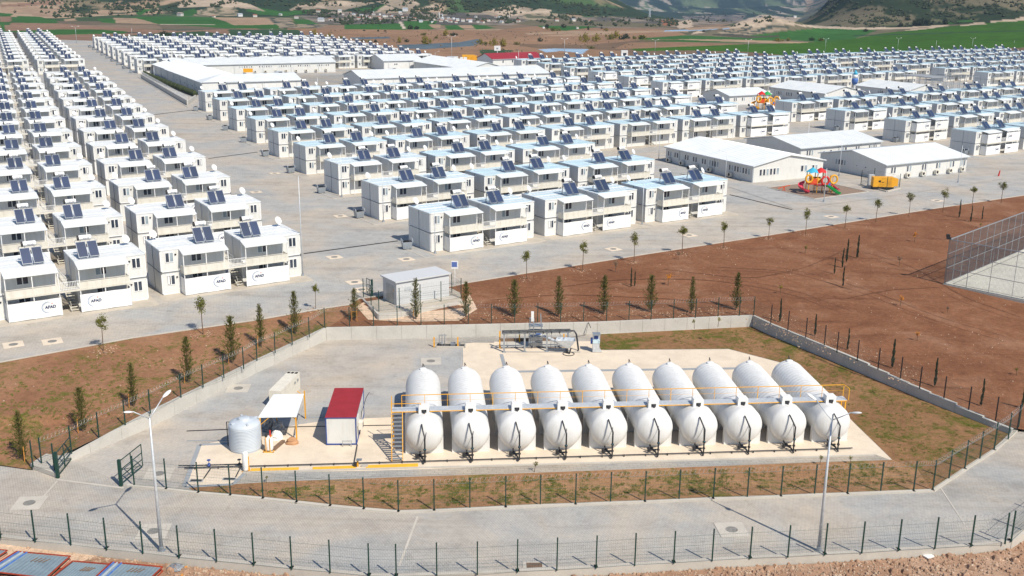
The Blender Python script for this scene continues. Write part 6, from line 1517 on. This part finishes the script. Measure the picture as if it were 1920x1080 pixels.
b = MB(); b.box(-.03, .0, .6, 2.3, .1, 2.1); b.build('door', 'galvanized', t); b = MB(); b.box(1.0, 1.9, -.03, 0, 1.4, 1.9); b.build('vent', 'galv_light', t); b = MB(); b.box(-.05, -.03, .5, .6, 1.5, 1.7); b.build('warning_plate', 'yellow', t)
b = MB(); b.box(-.5, kl + .4, -1.0, 0, -.1, .03); b.build('step', 'concrete', t)
KP = [((681.5, 559.4), 520.6), ((696, 572), 532), ((710.6, 583.8), 543), ((749, 578), 538), ((788, 571), 531), ((827, 565), 525), ((864.6, 558.8), 520), ((847, 548), 510)]
fence_thing('green wire fence round the transformer kiosk', [at(x, y, kz) for (x, y), _ in KP], 2.3)
gate('small green wire gate standing open at the kiosk fence', at(698, 557, kz), at(688, 552, kz), 1.9)
p = on(853, 535); t = thing('sign_post', 'white post with a small blue and white sign beside the kiosk', 'sign', p); h = hgt(p, 492.5)
b = MB(); b.bar((0, 0, 0), (0, 0, h), .07); b.build('post', 'frame_white', t); b = MB(); b.obox((0, -.05, h - .25), (.8, .03, .95), 0); b.build('plate', 'frame_white', t); b = MB(); b.obox((-.05, -.07, h - .2), (.62, .012, .6), 0); b.build('sign_face', 'sign_blue', t)

# ------------------------------------------------------------ sports court cage
cz = slope_z(1770, 532.5).z + .05; A = at(1770, 532.5, cz); d1 = Vector((math.cos(R(-46)), math.sin(R(-46)), 0)); d2 = Vector((math.cos(R(45)), math.sin(R(45)), 0)); HC = hgt(A, 449); L1, L2 = 19, 33
polysheet('court_floor', up([A - d1 * .1 - d2 * .1, A + d1 * (L1 + .1) - d2 * .1, A + d1 * L1 + d2 * L2, A - d1 * .1 + d2 * (L2 + .1)], .02), 'concrete_court', thick=.6)
b = MB()
for (u, v) in (((.8, .9), (L1, .9)), ((.8, .9), (.8, L2)), ((9, .9), (9, L2))): b.bar(A + d1 * u[0] + d2 * u[1] + Vector((0, 0, .075)), A + d1 * v[0] + d2 * v[1] + Vector((0, 0, .075)), .06, .012)
tag(b.build('court_marking', 'wire_gray'), None, None, None, 'structure')
t = thing('court_cage', 'tall grey mesh cage round the pale concrete court at the right edge', 'cage', A); sides = [(d1, L1, 2.55), (d2, L2, 2.2)]
for d, L, st in sides:
    n = int(L / st)
    for i in range(n + 1): b = MB(); q = d * (L * i / n); b.tube([(q.x, q.y, 0), (q.x, q.y, HC)], .035, 6); b.build('post', 'galvanized', t)
    b = MB()
    for z, w in ((.08, .06), (HC * .36, .05), (HC * .68, .05), (HC, .10)): b.bar((0, 0, z), d * L + Vector((0, 0, z)), w)
    b.build('rail', 'galvanized', t)
    b = MB(); m_ = .10 if d is d2 else .14; w = .017
    for i in range(int(L / m_)): q = d * (i * m_); b.bar((q.x, q.y, .1), (q.x, q.y, HC), w, w, 3)
    for i in range(int(HC / m_)): b.bar((0, 0, i * m_), d * L + Vector((0, 0, i * m_)), w, w, 3)
    b.build('mesh', 'wire_gray', t)
b = MB(); b.box(-.35, .1, -.2, .2, HC + .05, HC + .3); b.box(-.45, -.1, -.25, .1, HC + .35, HC + .65); b.bar((0, 0, HC), (-.1, 0, HC + .5), .08); ob = b.build('floodlight', 'black', t)

# ------------------------------------------------------------ playgrounds
def playground(label, p, rz, s, c):
    t = thing('play_tower', label, 'playground', p, rz)
    def pc(nm, m, f): b = MB(); f(b); return b.build(nm, m, t)
    for x, y in ((-1.6, -.6), (-1.6, .7), (-.3, -.6), (-.3, .7), (.9, -.7), (.9, .6), (2.1, -.6), (2.1, .6)):
        h = 3.3 if x < 1.5 else 2.6
        pc('post', 'yellow', lambda b: b.tube([(x, y, 0), (x, y, h)], .075, 8))
    for x0, x1, z in ((-1.7, -.2, 1.45), (-.4, 1.0, 1.2), (.8, 2.2, 1.1)): pc('platform', 'red' if c == 0 else 'yellow', lambda b: b.box(x0, x1, -.7, .75, z - .08, z))
    for x, m in ((-.95, 'cyan_paint' if c == 0 else 'red'), (.3, 'red' if c == 0 else 'slide_green')):
        def rf(b):
            n = 12; vs = [(x, 0, 3.95)]
            for i in range(n): a = 6.283 * i / n; r_ = 1.15 if i % 2 == 0 else .92; vs.append((x + r_ * math.cos(a), r_ * math.sin(a), 3.15 + (.16 if i % 2 else 0)))
            for i in range(n): a = 6.283 * i / n; vs.append((x + .5 * math.cos(a), .5 * math.sin(a), 3.62))
            b.add(vs, [(0, n + 1 + i, n + 1 + (i + 1) % n) for i in range(n)] + [(n + 1 + i, 1 + i, 1 + (i + 1) % n, n + 1 + (i + 1) % n) for i in range(n)])
        pc('roof', m, rf)
    def spiral(b):
        vs = []; fs = []; n = 26
        for i in range(n + 1):
            f = i / n; a = 1.2 + f * 5.2; r0, r1 = .15, .95; z = 1.55 - 1.5 * f; cx, cy = -2.35, -.7
            for rr_, dz in ((r0, .25), (r0 + .1, 0), (r1 - .1, 0), (r1, .32)): vs.append((cx + rr_ * math.cos(a), cy + rr_ * math.sin(a), z + dz))
        for i in range(n):
            for k in range(3): q = i * 4 + k; fs.append((q, q + 1, q + 5, q + 4))
        b.add(vs, fs)
    pc('spiral_slide', 'pink_red' if c == 0 else 'yellow', spiral)
    def slide(x, y, dx_, dy_, z0, w):
        def f(b):
            d = Vector((dx_, dy_, 0)); d_ = d.normalized(); s_ = Vector((-d_.y, d_.x, 0))
            pr = [(0, z0), (.15, z0 - .05), (.85, .28), (1, .2)]
            for off in (-w / 2, w / 2):
                vs = []; fs = []
                for fr, z in pr:
                    for o_, dz in ((-w / 2 + .02, .2), (-w / 2 + .05, 0), (w / 2 - .05, 0), (w / 2 - .02, .2)): vs.append(Vector((x, y, z + dz)) + d * fr + s_ * (off + o_))
                for i in range(3):
                    for k in range(3): q = i * 4 + k; fs.append((q, q + 1, q + 5, q + 4))
                b.add(vs, fs)
        return f
    pc('double_slide', 'slide_green' if c == 0 else 'yellow', slide(.9, -.7, 1.9, -1.6, 1.3, .5)); pc('rear_slide', 'pink_red', slide(2.2, .5, 1.5, .6, 1.1, .4))
    def ring(x, y, z, r, w): return lambda b: b.tube([(x + r * math.cos(a), y, z + r * math.sin(a) * 1.15) for a in [6.283 * i / 16 for i in range(17)]], w, 8)
    pc('ring_panel', 'red' if c == 0 else 'yellow', ring(.85, -.8, 2.0, .55, .17)); pc('ring_panel', 'yellow', ring(2.2, -.7, 2.2, .55, .15)); pc('ring_panel', 'yellow', ring(-1.7, -.8, 2.3, .5, .16))
    pc('panel', 'blue_paint', lambda b: b.box(1.3, 1.75, -.8, -.72, 1.0, 1.7)); pc('tunnel', 'yellow', lambda b: b.tube([(-1.2, .1, 2.0), (.3, .1, 1.95)], .5, 12)); pc('panel', 'orange_red', lambda b: b.box(-1.5, -.3, -.66, -.6, 1.5, 2.3))
    def net(b):
        for i in range(5): b.bar((-.9 + i * .35, -.65, 1.4), (-1.3 + i * .45, -1.7, .05), .04)
        for k in range(4): f = k / 4 + .1; b.bar((-1.1, -.65 - f, 1.3 - 1.2 * f), (.9, -.65 - f, 1.3 - 1.2 * f), .035)
        b.tube([(2.3 + .7 * math.cos(a), -.9 + .3 * math.sin(a), .45 + .4 * math.sin(a)) for a in [6.283 * i / 12 for i in range(13)]], .04, 5); b.bar((1.5, -.9, .2), (3.1, -.9, .9), .05)
    pc('climbing_net', 'pipe_black', net)
    t.scale = (s, s, s)
    return t
playground('colourful play tower with blue and red roofs and a green double slide', on(1532, 361, .06), R(2), 1.12, 0)
playground('mostly yellow play tower half hidden behind covered blocks', on(1434, 205, .06), R(2), 1.35, 1)
a, c = on(1459, 353, .5), on(1481.5, 347, 1.1); t = thing('seesaw', 'orange-red seesaw on the rubber ground left of the play tower', 'seesaw', a)
b = MB(); b.bar((0, 0, 0), c - a, .2, .1); b.build('plank', 'orange_red', t); m_ = (c - a) * .5; b = MB(); b.bar((m_.x - .2, m_.y, -.45), (m_.x, m_.y, m_.z), .1); b.bar((m_.x + .25, m_.y, -.6), (m_.x, m_.y, m_.z), .1); b.build('support', 'orange_red', t)

# ------------------------------------------------------------ generators
def generator(label, p, rz, s=1.0):
    t = thing('generator', label, 'generator', p, rz)
    b = MB(); b.box(-1.75, 1.5, -.7, .7, .45, 1.95); b.box(1.5, 2.1, -.6, .6, .6, 1.75); b.build('canopy', 'yellow', t)
    b = MB(); b.box(-1.7, 1.5, -.66, .66, .05, .45); b.build('base_tank', 'black', t); b = MB(); b.box(-.95, -.6, -.72, -.7, 1.2, 1.5); b.box(-.45, -.1, -.715, -.7, 1.15, 1.25); b.build('control_panel', 'black', t)
    b = MB(); b.box(.4, 1.3, -.71, -.70, .8, 1.6)
    for i in range(6): b.box(.45, 1.25, -.73, -.70, .85 + i * .12, .89 + i * .12)
    b.build('louvre', 'yellow', t); t.scale = (s, s, s)
generator('yellow diesel generator in a small fence before the right hall', on(1655, 354.5, .05), R(-3), 1.12)
generator('distant yellow generator between a grey container and the red-roofed depot', on(879, 117, .05), R(5), 1.75)
gp = [on(1614, 346, 0), on(1619, 341, 0), on(1666, 358, 0), on(1679, 352, 0), on(1686, 352, 0)]
fence_thing('small green wire fence round the nearer generator', [on(1614, 346, .05), on(1662, 358.5, .05), on(1686, 352.5, .05), on(1638, 341, .05), on(1614, 346, .05)], 2.6, razor=False)
b = MB(); b.bar(on(1614, 346.5, .12), on(1663, 359, .12), .3, .25); b.bar(on(1663, 359, .12), on(1687, 353, .12), .3, .25); tag(b.build('fence_footing', 'concrete'), 'pale concrete footing under the fence of the nearer generator', 'footing')
p = on(1633, 350, .0); b = MB(); b.box(-.6, .4, -.4, .4, .1, 2.2); ob = b.build('cabinet', 'panel_gray'); ob.location = p; tag(ob, 'grey metal cabinet left of the nearer yellow generator', 'cabinet')
p = on(849, 116.5); t = thing('storage_container', 'grey steel container left of the distant yellow generator', 'container', p, R(8)); b = MB(); b.box(-2.6, 2.4, -1.2, 1.2, 0, 2.6); b.build('body', 'galv_light', t); b = MB(); b.box(.5, 2.3, -1.24, -1.2, .1, 2.5); b.build('door', 'frame_white', t)
for x in (866, 873): p = on(x, 118); b = MB(); b.box(-.8, .6, -.4, .4, 0, 2.6); ob = b.build('cabinet', 'frame_white'); ob.location = p; tag(ob, 'white cabinet in front of the distant generator, %s one' % ('left' if x < 870 else 'right'), 'cabinet')

# ------------------------------------------------------------ vans
def van(label, p, rz, m):
    t = thing('parked_van', label, 'van', p, rz)
    b = MB(); pr = [(-2.3, .35), (2.3, .35), (2.35, .9), (1.9, 1.15), (1.2, 1.85), (-2.1, 1.9), (-2.3, 1.2)]; n = len(pr)
    b.add([(x, -.9, z) for x, z in pr] + [(x, .9, z) for x, z in pr], [tuple(range(n)), tuple(range(2 * n - 1, n - 1, -1))] + [(i, n + i, n + (i + 1) % n, (i + 1) % n) for i in range(n)]); b.build('body', m, t)
    b = MB(); b.box(-1.9, .9, -.915, .915, 1.2, 1.7); b.add([(1.95, -.8, 1.16), (1.95, .8, 1.16), (1.25, .8, 1.8), (1.25, -.8, 1.8)], [(0, 1, 2, 3)]); b.build('window', 'glass_dark', t)
    for x in (-1.45, 1.5):
        for y in (-.85, .85): b = MB(); b.lathe([(.34, -.1), (.34, .1)], 14, (x, y, .34), 'y'); b.build('wheel', 'black', t)
van('grey van parked before the hall with the row of air conditioners', on(523, 143), R(75), 'galv_light'); van('silver van parked before the gabled hall right of the school yard', on(736, 136), R(70), 'frame_white')

# ------------------------------------------------------------ odd towers
p = on(1601, 171); t = thing('drop_tower', 'slim white and blue tower topped by a pointed drop shape', 'tower', p); H1 = hgt(p, 131)
b = MB(); b.lathe([(.35, 0), (.35, H1 * .35)], 12); b.build('stem', 'frame_white', t); b = MB(); b.sm = True; b.lathe([(.45, H1 * .30), (1.05, H1 * .42), (1.1, H1 * .52), (.95, H1 * .62)], 16); b.build('lower_drop', 'blue_paint', t)
b = MB(); b.sm = True; b.lathe([(.96, H1 * .61), (.85, H1 * .78)], 16); b.build('band', 'frame_white', t); b = MB(); b.sm = True; b.lathe([(.86, H1 * .77), (.55, H1 * .88), (.05, H1)], 16); b.build('tip', 'cyan_paint', t)
for (x, y, ty, lb) in ((1170, 113, 94.5, 'white box-shaped guard tower behind the far middle quarter'), (1873, 101, 87, 'white box-shaped guard tower at the far right'), (588, 77, 67, 'white box-shaped guard tower behind the far left quarter')):
    p = on(x, y); h = hgt(p, ty); t = thing('guard_tower', lb, 'tower', p); b = MB(); b.box(-1.6, 1.6, -1.6, 1.6, h - 3.4, h); b.build('cabin', 'frame_white', t); b = MB(); b.box(-.7, .9, -1.64, -1.6, h - 2.4, h - 1.1); b.build('window', 'glass_dark', t); b = MB()
    for sx in (-1.4, 1.4):
        for sy in (-1.4, 1.4): b.bar((sx, sy, 0), (sx, sy, h - 3.4), .2)
    b.build('leg', 'galv_light', t)
p = on(932.5, 112); h = hgt(p, 87); t = thing('billboard', 'white board on a tall pole above the red-roofed depot', 'sign', p); b = MB(); b.bar((0, 0, 0), (0, 0, h), .35); b.build('pole', 'galv_light', t); b = MB(); b.box(-1.5, 1.5, -.3, .1, h - 2.0, h + .3); b.build('board', 'frame_white', t); b = MB(); b.box(-.5, .4, -.34, -.3, h - 1.3, h - .6); b.build('board_mark', 'channel', t)
p0 = on(1748, 181); t = thing('steel_cage', 'half-built grey steel cage with a dark shade roof at its left end', 'cage', p0, R(28)); b = MB()
for i in range(8):
    for j in range(3): b.bar((i * 3.2, j * 6, 0), (i * 3.2, j * 6, 6.2), .12)
for j in range(3):
    for z in (2, 4, 6.2): b.bar((0, j * 6, z), (22.4, j * 6, z), .1)
for i in range(8): b.bar((i * 3.2, 0, 6.2), (i * 3.2, 12, 6.2), .1)
b.build('frame', 'galvanized', t); b = MB(); b.box(-2.5, 6, -1, 12.5, 6.3, 6.5); b.build('shade_roof', 'channel', t)
p = on(1910, 213); 
p = on(1872, 330.5); b = MB(); b.tube([(0, 0, 0), (.05, 0, 1.15)], [.16, .10], 10); ob = b.build('hydrant_post', 'red'); ob.location = p; ob.rotation_euler = (0, R(6), 0); tag(ob, 'red post standing alone on the paving right of the right hall', 'post')

# ------------------------------------------------------------ things on the dirt in front
def formwork(label, q, blue, z=.0, sheet=True):
    q = [at(x, y, YZ - .14 + z) - Vector((0, 0, .28)) for x, y in q]; t = thing('formwork_panel', label, 'formwork panel', q[0]); P = [p - q[0] for p in q]; up_ = Vector((0, 0, .26))
    if sheet:
        b = MB(); i_ = [P[0].lerp(P[2], .03), P[1].lerp(P[3], .03), P[2].lerp(P[0], .03), P[3].lerp(P[1], .03)]; n = 26; vs = []; fs = []
        for k in range(n + 1):
            f = k / n; dz = Vector((0, 0, .02 if k % 2 else 0)); vs += [i_[0].lerp(i_[1], f) + up_ + dz, i_[3].lerp(i_[2], f) + up_ + dz]
        for k in range(n): fs.append((2 * k, 2 * k + 2, 2 * k + 3, 2 * k + 1))
        b.add(vs, fs); b.build('sheet', 'form_gray', t)
        b = MB(); rr = random.Random(len(label)); 
        for k in range(4):
            c_ = i_[0].lerp(i_[1], .48 + .075 * k).lerp(i_[3].lerp(i_[2], .48 + .075 * k), .28) + up_ + Vector((0, 0, .03)); b.obox(c_, (.10, .55, .004), R(-30 - 4 * k))
        b.build('stain', 'rust_plate', t)
    for a, c_ in ((0, 1), (1, 2), (2, 3), (3, 0)):
        b = MB(); b.bar(P[a] + up_ * 1.1, P[c_] + up_ * 1.1, .06, .07); b.bar(P[a], P[c_], .06, .06); b.build('frame_bar', 'rust_red', t)
    if blue:
        for k, f in enumerate((.05, .12, .2)):
            b = MB(); b.bar(P[0].lerp(P[1], f) + up_ * 1.15, P[3].lerp(P[2], f) + up_ * 1.15, .10, .06); b.build('beam', 'blue_paint' if k != 1 else 'galv_light', t)
formwork('rusty red formwork frame with grey sheet and dark oval stains', [(31, 1034), (132, 1043), (86, 1084), (-28, 1070)], True)
formwork('plain grey formwork sheet lying between the two red frames', [(136, 1052), (207, 1058), (160, 1100), (84, 1092)], False, -.1)
formwork('rightmost red formwork frame with blue beams at its left', [(209, 1054), (305, 1063), (270, 1096), (168, 1092)], True)
formwork('red formwork corner cut off by the left edge', [(-60, 1026), (14, 1032), (-16, 1052), (-80, 1040)], False)
lump('crumpled_plastic', at(330, 1066, YZ - .42), .55, .45, .35, 'plastic_wrap', 21, 'crumpled grey plastic beside the rightmost formwork frame', 'plastic sheet')
b = MB(); b.bar(at(349, 1062, YZ - .35), at(339, 1084, YZ - .35), .14, .06); tag(b.build('plank', 'wood_stake'), 'orange plank lying on the dirt by the crumpled plastic', 'plank')
p = at(1741, 1044, YZ - .38); b = MB(); b.obox((0, 0, .05), (.62, .42, .09), R(28)); ob = b.build('stone_slab', 'frame_white'); ob.location = p; tag(ob, 'white rectangular slab on the dirt at the bottom right', 'slab')
p = at(570, 1078.5, YZ - .38); b = MB(); b.obox((0, 0, .05), (.4, .3, .2), R(8)); ob = b.build('stone_slab', 'frame_white'); ob.location = p; tag(ob, 'small white block on the dirt at the bottom, left of centre', 'block')
rr = random.Random(77); b = MB()
for k in range(5200):
    x = rr.uniform(-40, 1960); y0 = np.interp(x, [p[0] for p in FRONT], [p[1] for p in FRONT]) + 11; y = y0 + rr.random() ** 1.2 * (1105 - y0)
    if x < 310 and y > 1036 + .1 * x: continue
    q = at(x, y, YZ - .40); stone(b, q, rr, .025, .085)
tag(b.build('rubble', 'stone_white'), None, None, None, 'stuff')
b = MB()
for k in range(500):
    x = rr.uniform(300, 1960); y0 = np.interp(x, [p[0] for p in FRONT], [p[1] for p in FRONT]) + 12; q = at(x, y0 + rr.random() * 45, YZ - .40); stone(b, q, rr, .10, .22)
tag(b.build('clods', 'soil_debris'), None, None, None, 'stuff')
# ------------------------------------------------------------ far things on the terrain
_land = bpy.data.objects['terrain']
_land.data.update()
from mathutils.bvhtree import BVHTree
bpy.context.view_layer.update()
_dg = bpy.context.evaluated_depsgraph_get(); _bvh = BVHTree.FromObject(_land, _dg)
def onland(px, py):
    px, py = float(px), float(py)
    d = ((px - 960) / FPX * _r - (py - 540) / FPX * _u + _f).normalized(); h = _bvh.ray_cast(Vector((0, 0, CZ)), d); return h[0]
def bush(seed, n=300, sq=.8):
    rr = random.Random(seed); b = MB(); cl = [Vector((rr.gauss(0, .5), rr.gauss(0, .5), abs(rr.gauss(.55, .35)))) for _ in range(9)]
    for k in range(n):
        c = rr.choice(cl) + Vector((rr.gauss(0, .2), rr.gauss(0, .2), rr.gauss(0, .2))); leaf(b, Vector((c.x, c.y, max(.02, c.z * sq))), .22, rr)
    return b
def far_tree(seed, m, nm='far_bush'):
    t = thing(nm, None, 'bush'); b = MB(); b.tube([(0, 0, -.3), (0, 0, .5)], [.08, .04], 5); b.build('trunk', 'bark', t); bush(seed).build('crown', m, t); return t
FB = {'y': learn(far_tree(1, 'leaf_yellow')), 'g': learn(far_tree(2, 'leaf_round')), 'd': learn(far_tree(3, 'leaf_dark'))}
BS = [(1095, 79, 17, 14, 'y'), (1117, 78, 15, 12, 'y'), (1142, 74, 12, 12, 'g'), (1153, 72, 16, 11, 'y'), (1166, 74, 12, 9, 'd'), (1174, 72, 14, 11, 'd'), (1189, 73, 8, 7, 'g'), (1205, 73, 20, 9, 'g'), (749, 80, 11, 9, 'y'), (763, 79, 8, 7, 'd'), (800, 83, 18, 12, 'y'), (796, 74, 9, 6, 'y'), (795, 66, 10, 6, 'g'), (835, 67, 16, 9, 'y'), (851, 67, 14, 7, 'd'), (818, 72, 8, 5, 'g'),
      (900, 83, 11, 9, 'y'), (912, 84, 12, 8, 'g'), (925, 86, 14, 12, 'y'), (943, 87, 16, 12, 'y'), (769, 55, 10, 10, 'd'), (781, 55, 9, 8, 'd'), (1319, 60, 5, 5, 'd'), (681, 79, 8, 6, 'd'), (693, 79, 7, 6, 'g'), (704, 79, 7, 6, 'd'), (709, 59, 5, 4, 'd'), (683, 58, 5, 3, 'd'), (722, 59, 6, 3, 'd'), (1013, 78, 9, 9, 'd'), (1107, 91, 12, 6, 'g'), (970, 84, 10, 7, 'g'), (1035, 58, 16, 8, 'g'), (1103, 56, 4, 9, 'd'), (1128, 54, 4, 5, 'd'), (1025, 52, 8, 9, 'd'), (1057, 52, 9, 9, 'd'), (1136, 58, 9, 5, 'y'),
      (1460, 78, 16, 5, 'y'), (1478, 77, 8, 5, 'y'), (1522, 76, 10, 7, 'd'), (1540, 77, 12, 7, 'g'), (590, 69, 14, 12, 'y'), (570, 71, 12, 8, 'g'), (616, 72, 12, 8, 'y'), (640, 74, 8, 8, 'g'), (455, 71, 12, 7, 'g'), (470, 72, 8, 6, 'y'), (308, 66, 14, 9, 'd'), (318, 68, 8, 6, 'd'), (1623, 59, 9, 6, 'd'), (1772, 46, 10, 13, 'd'), (1702, 38, 10, 8, 'd'), (1728, 48, 14, 18, 'd'), (1742, 47, 14, 14, 'd'), (1718, 48, 12, 14, 'd'), (1688, 50, 9, 9, 'd'), (208, 28, 7, 8, 'd'), (28, 24, 4, 5, 'd'), (560, 18, 12, 6, 'd')]
fu = set(); NM = {'y': 'yellow-green bush', 'g': 'green bush', 'd': 'dark round tree'}
def where(x, y):
    if x < 400: a = 'left fields'
    elif x < 700: a = 'plain behind the far left quarter'
    elif x < 1000: a = 'plain round the far ponds'
    elif x < 1260: a = 'brown plain beyond the blue pond'
    elif x < 1560: a = 'strip between the green fields'
    else: a = 'right hillside foot'
    return a
cnt = {}
for (x, y, w, h, k) in BS: cnt.setdefault((where(x, y), k), []).append(x)
for (x, y, w, h, k) in BS:
    q = onland(x, y)
    if q is None: continue
    dist = (q - Vector((0, 0, CZ))).length; W_ = w / FPX * dist / 2.0; H_ = h / FPX * dist / 1.15
    f = k not in fu; fu.add(k); xs = sorted(cnt[(where(x, y), k)]); i = xs.index(x)
    place(FB[k], f, q, rnd.uniform(0, 6), '%s, %s such from left on the %s' % (NM[k], ORD[i], where(x, y)), 'bushes and trees on the far plain', (W_, W_, H_), 'bush')
# village houses
def far_house(seed):
    rr = random.Random(seed); t = thing('village_house', None, 'house'); w, d, h = 1, .8, .62
    b = MB(); b.box(-w / 2, w / 2, -d / 2, d / 2, -.3, h); b.build('wall', ['far_wall', 'cream', 'frame_white'][seed % 3], t)
    b = MB(); b.add([(-w / 2 - .05, -d / 2 - .05, h), (w / 2 + .05, -d / 2 - .05, h), (w / 2 + .05, d / 2 + .05, h), (-w / 2 - .05, d / 2 + .05, h), (-w / 2, 0, h + .25), (w / 2, 0, h + .25)], [(0, 1, 5, 4), (2, 3, 4, 5), (0, 4, 3), (1, 2, 5), (0, 3, 2, 1)]); b.build('roof', ['far_roof', 'terracotta', 'galv_light'][(seed + seed // 3) % 3], t)
    return t
HP = [learn(far_house(s)) for s in range(5)]; hu = set()
VH = [(338, 30, 9), (401, 32.5, 5), (450, 31, 8), (478, 32, 7), (526, 29, 5), (556, 35, 7), (602, 40.5, 10), (597, 23, 7), (637, 23, 7), (620, 38, 6)]
r3 = random.Random(12)
for i in range(24): VH.append((690 + 11.4 * i + r3.uniform(-4, 4), 24 + 13 * r3.random() ** .8 + (5 if i > 8 else 0), r3.uniform(3.5, 6.5)))
for i in range(14): VH.append((646 + 9.6 * i + r3.uniform(-3, 3), 25 + 12 * r3.random(), r3.uniform(3.5, 6)))
for i in range(12): VH.append((812 + 11.5 * i + r3.uniform(-4, 4), 38 + 6 * r3.random(), r3.uniform(4, 7)))
VH += [(714, 40, 7), (673, 36.5, 6), (682, 37, 5), (843, 41, 9), (937, 35, 6), (972, 41, 6), (1044, 40, 7), (1075, 40, 7), (1106, 41, 5), (1019, 53, 4), (1082, 54, 5), (1490, 33, 5), (760, 21, 9)]
VH.sort()
for i, (x, y, w) in enumerate(VH):
    q = onland(x, y)
    if q is None: continue
    s = w / FPX * (q - Vector((0, 0, CZ))).length; j = i % 5; f = j not in hu; hu.add(j)
    near_ = 'in the orchards left of the village' if x < 640 else ('in the village before the bare hills' if x < 985 else ('in the fields right of the village'))
    place(HP[j], f, q, rnd.uniform(-.6, .6), 'tiny pale house, %s from the left %s' % (ORD[sum(1 for v in VH[:i] if (v[0] < 640) == (x < 640) and (v[0] < 985) == (x < 985))], near_), 'village houses at the foot of the hills', (s, s, s * .8), 'house')
q = onland(823.5, 37); t = thing('mosque', 'small mosque with a slender white minaret and pale green dome in the village', 'mosque', q); D_ = (q - Vector((0, 0, CZ))).length / FPX
b = MB(); b.sm = True; b.lathe([(.9 * D_, 0), (.8 * D_, 9 * D_), (.65 * D_, 9.2 * D_), (.6 * D_, 12 * D_), (.05, 14 * D_)], 12); b.build('minaret', 'frame_white', t); b = MB(); b.box(2 * D_, 9 * D_, 0, 6 * D_, -1, 2.5 * D_); b.build('hall', 'far_wall', t); b = MB(); b.sm = True; b.lathe([(3 * D_, 2.5 * D_), (2.6 * D_, 4 * D_), (1.5 * D_, 5 * D_), (.05, 5.4 * D_)], 14, (5.5 * D_, 3 * D_, 0)); b.build('dome', 'tank_plastic', t)
# woodland and scrub on hills and round the village: nobody could count it
def woods(nm, m, regions, n, seed, s0, s1):
    rr = random.Random(seed); b = MB(); A = []
    for reg, k in regions:
        xs = [p[0] for p in reg]; ys = [p[1] for p in reg]; c = np.array([[rr.uniform(min(xs), max(xs)), rr.uniform(min(ys), max(ys))] for _ in range(k * 3)]); mm = inpoly(c[:, 0], c[:, 1], reg); c = c[mm][:k]; A += c.tolist()
    A = np.array(A); dn = fbm(A[:, 0] / 20, A[:, 1] / 5, 4, seed + 90, .6); keep = dn > .53
    for (x, y) in A[keep]:
        q = onland(x, y)
        if q is None or q.y > 6500: continue
        s = (s0 + (s1 - s0) * rr.random() ** 2) * (.6 + q.y / 4000); c = q + Vector((0, 0, s * .35)); vs = [c + Vector((rr.uniform(.7, 1.1) * math.cos(a) * s, rr.uniform(.7, 1.1) * math.sin(a) * s, rr.uniform(-.25, .15) * s)) for a in (0, 1.2, 2.5, 3.8, 5.1)] + [c + Vector((rr.uniform(-.3, .3) * s, rr.uniform(-.3, .3) * s, s * rr.uniform(.7, 1.3))), c - Vector((0, 0, s * .5))]
        b.add(vs, [(i, (i + 1) % 5, 5) for i in range(5)] + [((i + 1) % 5, i, 6) for i in range(5)])
    tag(b.build(nm, m), None, None, None, 'stuff')
woods('woodland', 'leaf_dark', [([(0, -5), (330, -5), (330, 14), (100, 26), (60, 22)], 500), ([(80, 18), (300, 8), (360, 24), (230, 36), (90, 34)], 600), ([(320, -8), (700, -8), (700, 12), (320, 14)], 700), ([(560, 22), (700, 18), (960, 16), (985, 44), (640, 46)], 1500), ([(700, -8), (1000, -4), (1240, 24), (1100, 30), (900, 24), (700, 16)], 1500), ([(1000, 30), (1280, 34), (1270, 50), (1100, 50), (1000, 44)], 500), ([(1280, 22), (1500, 24), (1490, 34), (1280, 48)], 300)], 0, 5, 1.0, 3.0)
woods('scrub', 'leaf_dark', [([(1500, 30), (1520, 12), (1580, -8), (1930, -8), (1930, 26), (1800, 44), (1600, 48)], 2400), ([(1370, 50), (1430, 30), (1490, 34), (1480, 46)], 90), ([(1560, 48), (1700, 20), (1720, 50), (1600, 54)], 250)], 0, 6, .6, 2.2)
woods('plain_scrub', 'leaf_bare', [([(540, 56), (980, 58), (980, 100), (880, 98), (640, 80)], 700), ([(980, 60), (1240, 58), (1180, 90), (980, 88)], 450)], 0, 8, .35, 1.1)
# power pylon on the far right plain
q = onland(1218, 32); t = thing('power_pylon', 'faint grey lattice power pylon before the blue mountains', 'pylon', q); b = MB(); h = 16 / FPX * (q - Vector((0, 0, CZ))).length
for sx, sy in ((-1, -1), (1, -1), (1, 1), (-1, 1)): b.bar((sx * h * .09, sy * h * .09, 0), (sx * h * .02, sy * h * .02, h), .5)
for k in range(6): f = k / 6; w = h * .09 * (1 - f) + h * .02 * f; b.bar((-w, -w, h * f), (w, -w, h * (f + .16)), .3); b.bar((w, -w, h * f), (-w, -w, h * (f + .16)), .3)
b.build('lattice', 'galv_light', t); b = MB()
for z in (.72, .86): b.bar((-h * .2, 0, h * z), (h * .2, 0, h * z), .5)
b.build('cross_arm', 'galv_light', t)
# ------------------------------------------------------------ haze
HAZE = 0.0001
if HAZE:
    b = MB(); b.box(-10500, 10500, -60, 14500, -130, 1100); m = bpy.data.materials.new('haze'); m.use_nodes = True; nt = m.node_tree; nt.nodes.clear(); ov = nt.nodes.new('ShaderNodeOutputMaterial'); pv_ = nt.nodes.new('ShaderNodeVolumePrincipled')
    pv_.inputs['Color'].default_value = (.42, .63, 1.0, 1); pv_.inputs['Density'].default_value = HAZE; pv_.inputs['Anisotropy'].default_value = 0.2
    nt.links.new(pv_.outputs[0], ov.inputs['Volume']); MATS['haze'] = m; o = b.build('haze', 'haze'); o['kind'] = 'stuff'
